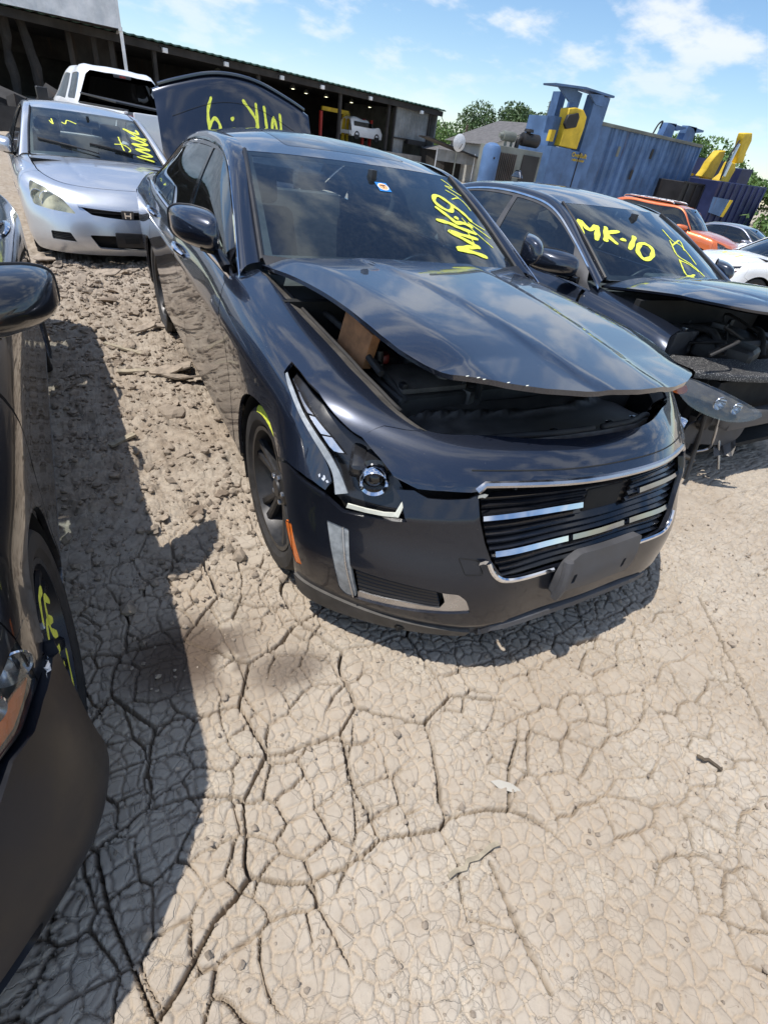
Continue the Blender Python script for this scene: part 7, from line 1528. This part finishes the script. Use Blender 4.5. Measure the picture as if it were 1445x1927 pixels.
    h3 = thing('far_house', 'grey roof of a house seen through the canopy opening', 'house', (-1.1, 62, 0)); mesh('wall', [(-1.6, 0, 0), (2.2, 0, 0), (2.2, 0, 2.0), (-1.6, 0, 2.4), (-1.6, 6, 0), (2.2, 6, 0), (2.2, 6, 2.0), (-1.6, 6, 2.4)], [(0, 1, 2, 3), (4, 7, 6, 5), (0, 3, 7, 4), (1, 5, 6, 2)], 'siding', h3, smooth=False); mesh('roof', [(-1.7, -.5, 1.7), (2.4, -.5, 1.6), (2.3, 3, 3.0), (-1.2, 3, 3.05)], [(0, 1, 2, 3)], 'shingle', h3, smooth=False)
    fn = thing('low_fence', 'low metal fence right of the shed', 'fence', (31.5, 47, -.3)); boxes('fence_panel', [((0, 0, 1.6), (4.5, .06, .9))], 'shed_wall', fn); boxes('fence_roof', [((-.5, .5, 2.3), (6, 2, .1), rotm(y=.16))], 'black_steel', fn)
    for x in (-2.2, 0, 2.2): boxes('fence_post', [((x, -.05, 1.0), (.08, .08, 2.2))], 'fascia', fn)
    ds = thing('satellite_dish', 'round satellite dish on a pole beside the grey roof', 'dish', (30.3, 45, -.4)); dd = lathe('dish_bowl', [(.02, -.16), (.4, -.10), (.62, .0), (.66, .03), (.60, .01), (.02, -.14)], 'dish_white', ds, 28, axis='Y', loc=(0, 0, 2.8)); tube('dish_pole', [(0, .15, 0), (0, .15, 2.7)], .06, 'grey_steel', ds); tube('feed_arm', [(0, -.15, 2.35), (0, -.5, 2.75)], .03, 'wire', ds)
    pt = thing('utility_pole', 'thin dark utility pole among the trees', 'pole', (41.1, 60, -.5)); tube('shaft', [(0, 0, 0), (.1, 0, 5.0)], .14, 'bark', pt); ms = thing('antenna_mast', 'slim antenna mast above the trees', 'mast', (52.8, 60, -.5)); tube('shaft', [(0, 0, 0), (0, 0, 8.8)], .06, 'grey_steel', ms)
    for k in range(4): tube('crossbar', [(-.4 + .05*k, 0, 7.4 + .4*k), (.4 - .05*k, 0, 7.5 + .4*k)], .03, 'grey_steel', ms)
    wv = tag(tube('guy_wire', [(34.0, 55.0, 4.8), (36.8, 57, 3.2), (39.5, 59, 1.5)], .035, 'wire'), 'thin guy wire from the shed roof corner', 'wire')
    # trees
    for k, (x, y, h, w, lb, mt, nn) in enumerate(((45, 74, 5.4, 7.5, 'pale green tree right of the shed roof', 'leaf_light', 2600), (51.5, 75, 5.6, 6.0, 'small tree behind the utility pole', 'leaf_dark', 2200), (59.5, 76, 9.2, 10, 'tall dark tree behind the gabled house', 'leaf_dark', 4200), (67.5, 78, 9.0, 11, 'dark tree between gabled house and crusher tower', 'leaf_dark', 4200), (57.5, 40, 6.6, 9, 'bright green tree right of the crusher', 'leaf_light', 3600), (63, 38, 4.6, 7, 'low tree behind the yellow boom', 'leaf_light', 2400), (68, 36, 4.4, 7, 'green tree at the right edge behind the navy bin', 'leaf_light', 2400), (-6, 80, 4.6, 7, 'tree seen left through the canopy opening', 'leaf_dark', 2000), (0, 82, 4.4, 6, 'small tree seen above the far grey roof', 'leaf_dark', 1800), (75, 80, 8, 12, 'dark tree hidden behind the crusher', 'leaf_dark', 3000))): tree(x, y, -.5, h, w, lb, mt, nn, seed=k + 3)
    gr = thing('bush', 'leafy bush at the right edge below the navy bin', 'bush', (41.5, 20.5, -.6)); rg2 = np.random.default_rng(5); n = 2600; P = np.stack([rg2.normal(1.0, 1.6, n), rg2.normal(0, 1.0, n), np.abs(rg2.normal(0, .8, n))], 1); u = rg2.normal(size=(n, 3)) * .13; v = rg2.normal(size=(n, 3)) * .07; mesh('foliage', np.stack([P - u, P + v, P + u, P - v], 1).reshape(-1, 3), np.arange(4*n).reshape(n, 4), 'leaf_light', gr, smooth=False); tube('stem', [(.6, 0, -.1), (.7, 0, .7), (.9, .1, 1.2)], [.05, .04, .02], 'bark', gr)
def _lit():
    m, nt, b = material('lit'); b.inputs['Emission Color'].default_value = (1, .95, .6, 1); b.inputs['Emission Strength'].default_value = 4
_lit()

# ---------------------------------------------------------------- things lying on the mud
plain('wood', (.36, .17, .075), .65, var=.25, scale=22); plain('wood_old', (.34, .29, .21), .85, var=.25, scale=30); plain('clod_mud', (.30, .245, .19), .95, var=.3, scale=30); plain('clod_dark', (.20, .155, .115), .95, var=.3, scale=30); plain('leaf_dry', (.45, .42, .36), .7)
def clod_mesh(seed, flat=.5):
    rg = np.random.default_rng(seed); bm = bmesh.new(); bmesh.ops.create_icosphere(bm, subdivisions=2, radius=1); ph = rg.uniform(0, 6, 6)
    for v in bm.verts:
        c = v.co; k = 1 + .22 * math.sin(3.1*c.x + ph[0]) * math.sin(2.7*c.y + ph[1]) + .16 * math.sin(5.3*c.z + ph[2] + 2*c.x) + .10 * math.sin(9*c.x + ph[3]) * math.sin(8*c.y + ph[4]) + rg.normal(0, .13); v.co = Vector((c.x * k, c.y * k, c.z * k * flat))
    me = bpy.data.meshes.new('clod'); bm.to_mesh(me); bm.free(); return me
def build_litter():
    # wooden block propping the hood
    e = Vector((.14, -.97, -.17)).normalized(); up = Vector((.10, .12, .98)); M = frame((-.561, -.021, .912), e, up)
    o = box('wood_block', (0, 0, 0), (.175, .125, .038), 'wood', None, .003); o.matrix_world = M; tag(o, 'brown wooden block propping up the hood over the right fender', 'block')
    sticks = [((-1.35, 2.54), (-1.11, 2.37), .035, .012, 'splintered wood strip lying by the shadow edge'), ((-1.30, 1.98), (-.90, 1.99), .05, .012, 'long pale wood strip on rough mud beside the sedan'), ((-1.30, 1.05), (-1.42, .98), .035, .012, 'short pale stick on the shadow edge'), ((-.82, -1.34), (-.66, -1.33), .012, .006, 'thin straw lying on the bare mud in front'), ((.10, -1.41), (.16, -1.48), .012, .005, 'dark twig on the mud at lower right')]
    for k, (a, b, w, t, lb) in enumerate(sticks):
        n = 7; rg = random.Random(k); P = [(a[0] + (b[0]-a[0])*i/n + rg.uniform(-.006, .006), a[1] + (b[1]-a[1])*i/n + rg.uniform(-.006, .006)) for i in range(n + 1)]; z0 = [gz(*p) + t * .6 + .006 for p in P]; zl = np.linspace(z0[0], z0[-1], n + 1) + .004 + max(0, max(np.array(z0) - np.linspace(z0[0], z0[-1], n + 1))) * .5
        dv = Vector((b[0]-a[0], b[1]-a[1])).normalized(); s = np.array([-dv.y, dv.x, 0]) * w * .5; A = [np.array([p[0], p[1], z]) + s * rg.uniform(.75, 1.1) for p, z in zip(P, zl)]; Bq = [np.array([p[0], p[1], z]) - s * rg.uniform(.75, 1.1) for p, z in zip(P, zl)]
        o = strip('wood_strip' if k < 3 else 'twig', A[::-1], Bq[::-1], 'wood_old' if k < 4 else 'bark', None, t); tag(o, lb, 'stick')
    slabs = [(-.95, 1.83, .11, .05, .25, 'cracked mud slab tipped up beside the sedan sill'), (-.86, 1.80, .06, .09, .4, 'small upright mud slab touching its larger neighbour'), (-1.02, 1.90, .12, .06, -.1, 'flat dried mud slab behind the tipped one'), (-.93, 2.87, .13, .07, .2, 'curled mud slab near the rear wheel'), (-1.03, 2.80, .10, .06, -.25, 'second curled slab left of the rear wheel'), (-.90, 2.00, .12, .08, .1, 'thin pale slab by the brown puddle'), (-1.18, 4.6, .16, .08, .15, 'flat mud slab in front of the silver sedan'), (-1.75, 5.1, .18, .10, .1, 'mud slab near the silver sedan corner')]
    for k, (x, y, sx, sy, tl, lb) in enumerate(slabs):
        rg = random.Random(k + 40); n = 9; poly = [((sx * math.cos(6.283*i/n)) * rg.uniform(.7, 1.15), (sy * math.sin(6.283*i/n)) * rg.uniform(.7, 1.15)) for i in range(n)]
        o = prism('mud_slab', poly, .014, 'clod_mud', None, None, .002); o.location = (x, y, gz(x, y) + .018 + abs(tl) * sx * .5); o.rotation_euler = (rg.uniform(-.25, .25), tl, rg.uniform(0, 3)); tag(o, lb, 'mud slab')
    ms = [clod_mesh(k) for k in range(6)]; rg = np.random.default_rng(21)
    for k, m in enumerate(ms): m.materials.append(MATS['clod_mud' if k % 3 else 'clod_dark'])
    big = [(-1.25, 3.60, .075, 'large crumbly mud clod left of the rear wheel'), (-1.06, 1.32, .060, 'broken mud clod beside the front door'), (-1.02, .10, .045, 'rounded mud clod beside the mirror shadow'), (-1.12, .34, .04, 'small brown clod above the mirror shadow'), (-1.45, 4.35, .08, 'clod in front of the silver sedan bumper'), (-1.05, 3.25, .06, 'clod beside the rear tyre of the charcoal sedan'), (-1.30, 2.15, .05, 'clod touching the end of the long wood strip'), (-1.10, .85, .045, 'clod next to the short pale stick'),
           (-1.55, 3.0, .06, 'clod on the shadow edge below the big mirror'), (-.98, .42, .035, 'clod near the front wheel arch'), (-1.05, 4.75, .07, 'clod under the nose of the silver sedan'), (-1.62, 4.8, .07, 'clod at the corner of the silver sedan')]
    for k, (x, y, s, lb) in enumerate(big):
        o = bpy.data.objects.new('mud_clod', ms[k % 6]); COL.objects.link(o); o.location = (x, y, gz(x, y) + s * .2); o.scale = (s, s * rg.uniform(.7, 1.1), s * rg.uniform(.7, 1.0)); o.rotation_euler = (rg.uniform(-.4, .4), rg.uniform(-.4, .4), rg.uniform(0, 6.3)); tag(o, lb, 'mud clod', 'mud clods between the cars')
    V = []; F = []; nb_ = 0; pv = [np.array([v.co[:] for v in m.vertices]) for m in ms]; pf = [np.array([p.vertices[:] for p in m.polygons]) for m in ms]
    while nb_ < 260:
        x, y = rg.uniform(-1.75, -.72), rg.uniform(.2, 5.2)
        if rg.random() > (.25 + .75 * sstep(.4, 2.2, np.array(y))) or (x > -.95 and y < 2.3): continue
        s = rg.uniform(.008, .032) * (1 + .12 * y); q = rg.integers(0, 6); R3 = np.array(rotm(rg.uniform(-.6, .6), rg.uniform(-.6, .6), rg.uniform(0, 6.3))); P = (pv[q] * [s, s * rg.uniform(.6, 1.1), s * rg.uniform(.6, 1.1)]) @ R3.T + [x, y, gz(x, y) + s * .2]; F.append(pf[q] + sum(len(v) for v in V)); V.append(P); nb_ += 1
    tag(mesh('mud_lumps', np.concatenate(V), np.concatenate(F), 'clod_mud', None, smooth=False), 'countless small lumps on the churned strip between the cars', kind='stuff')
    # crumbs everywhere: too many to count
    V = []; F = []; base = clod_mesh(99, .7); bv = np.array([v.co[:] for v in base.vertices]); bm = bmesh.new(); bmesh.ops.create_icosphere(bm, subdivisions=1, radius=1); iv = np.array([v.co[:] for v in bm.verts]); jf = np.array([[v.index for v in f.verts] for f in bm.faces]); bm.free()
    N = 5200; xs = np.concatenate([rg.uniform(-1.8, 1.6, 2600), rg.uniform(-1.8, -.7, 2600)]); ys = np.concatenate([rg.uniform(-2.0, .3, 2600), rg.uniform(-.2, 5.2, 2600)]); zz = ground_all(xs, ys)[0]; ss = rg.gamma(2.0, .0014, N) + .0012; ss[2600:] *= 2.6
    J = 1 + rg.normal(0, .22, (N, len(iv), 1)); VV = iv[None] * J * ss[:, None, None] * [1, 1, .75] + np.stack([xs, ys, zz + ss * .4], 1)[:, None]; FF = jf[None] + (np.arange(N) * len(iv))[:, None, None]
    tag(mesh('mud_crumbs', VV.reshape(-1, 3), FF.reshape(-1, 3), 'clod_mud', None, smooth=False), 'small crumbs of dried mud scattered over the ground', kind='stuff')
    for k, (x, y, lb) in enumerate(((-.54, -1.22, 'pale dry leaf lying on the mud in front'),)):
        P = [(-.045, 0), (-.02, .012), (.02, .013), (.05, 0), (.02, -.012), (-.02, -.012)]; o = prism('leaf', P, .0015, 'leaf_dry'); o.location = (x, y, gz(x, y) + .008); o.rotation_euler = (.08, .05, -.7); tag(o, lb, 'leaf')
MAINWRITE = []
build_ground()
B_main = build_main(); ws_writing(B_main, 'main', .026, .008, B_main.root)
build_accord(); build_left(); build_mk10(); build_white_and_grey(); build_orange(); build_truck()
build_yard(); build_litter()
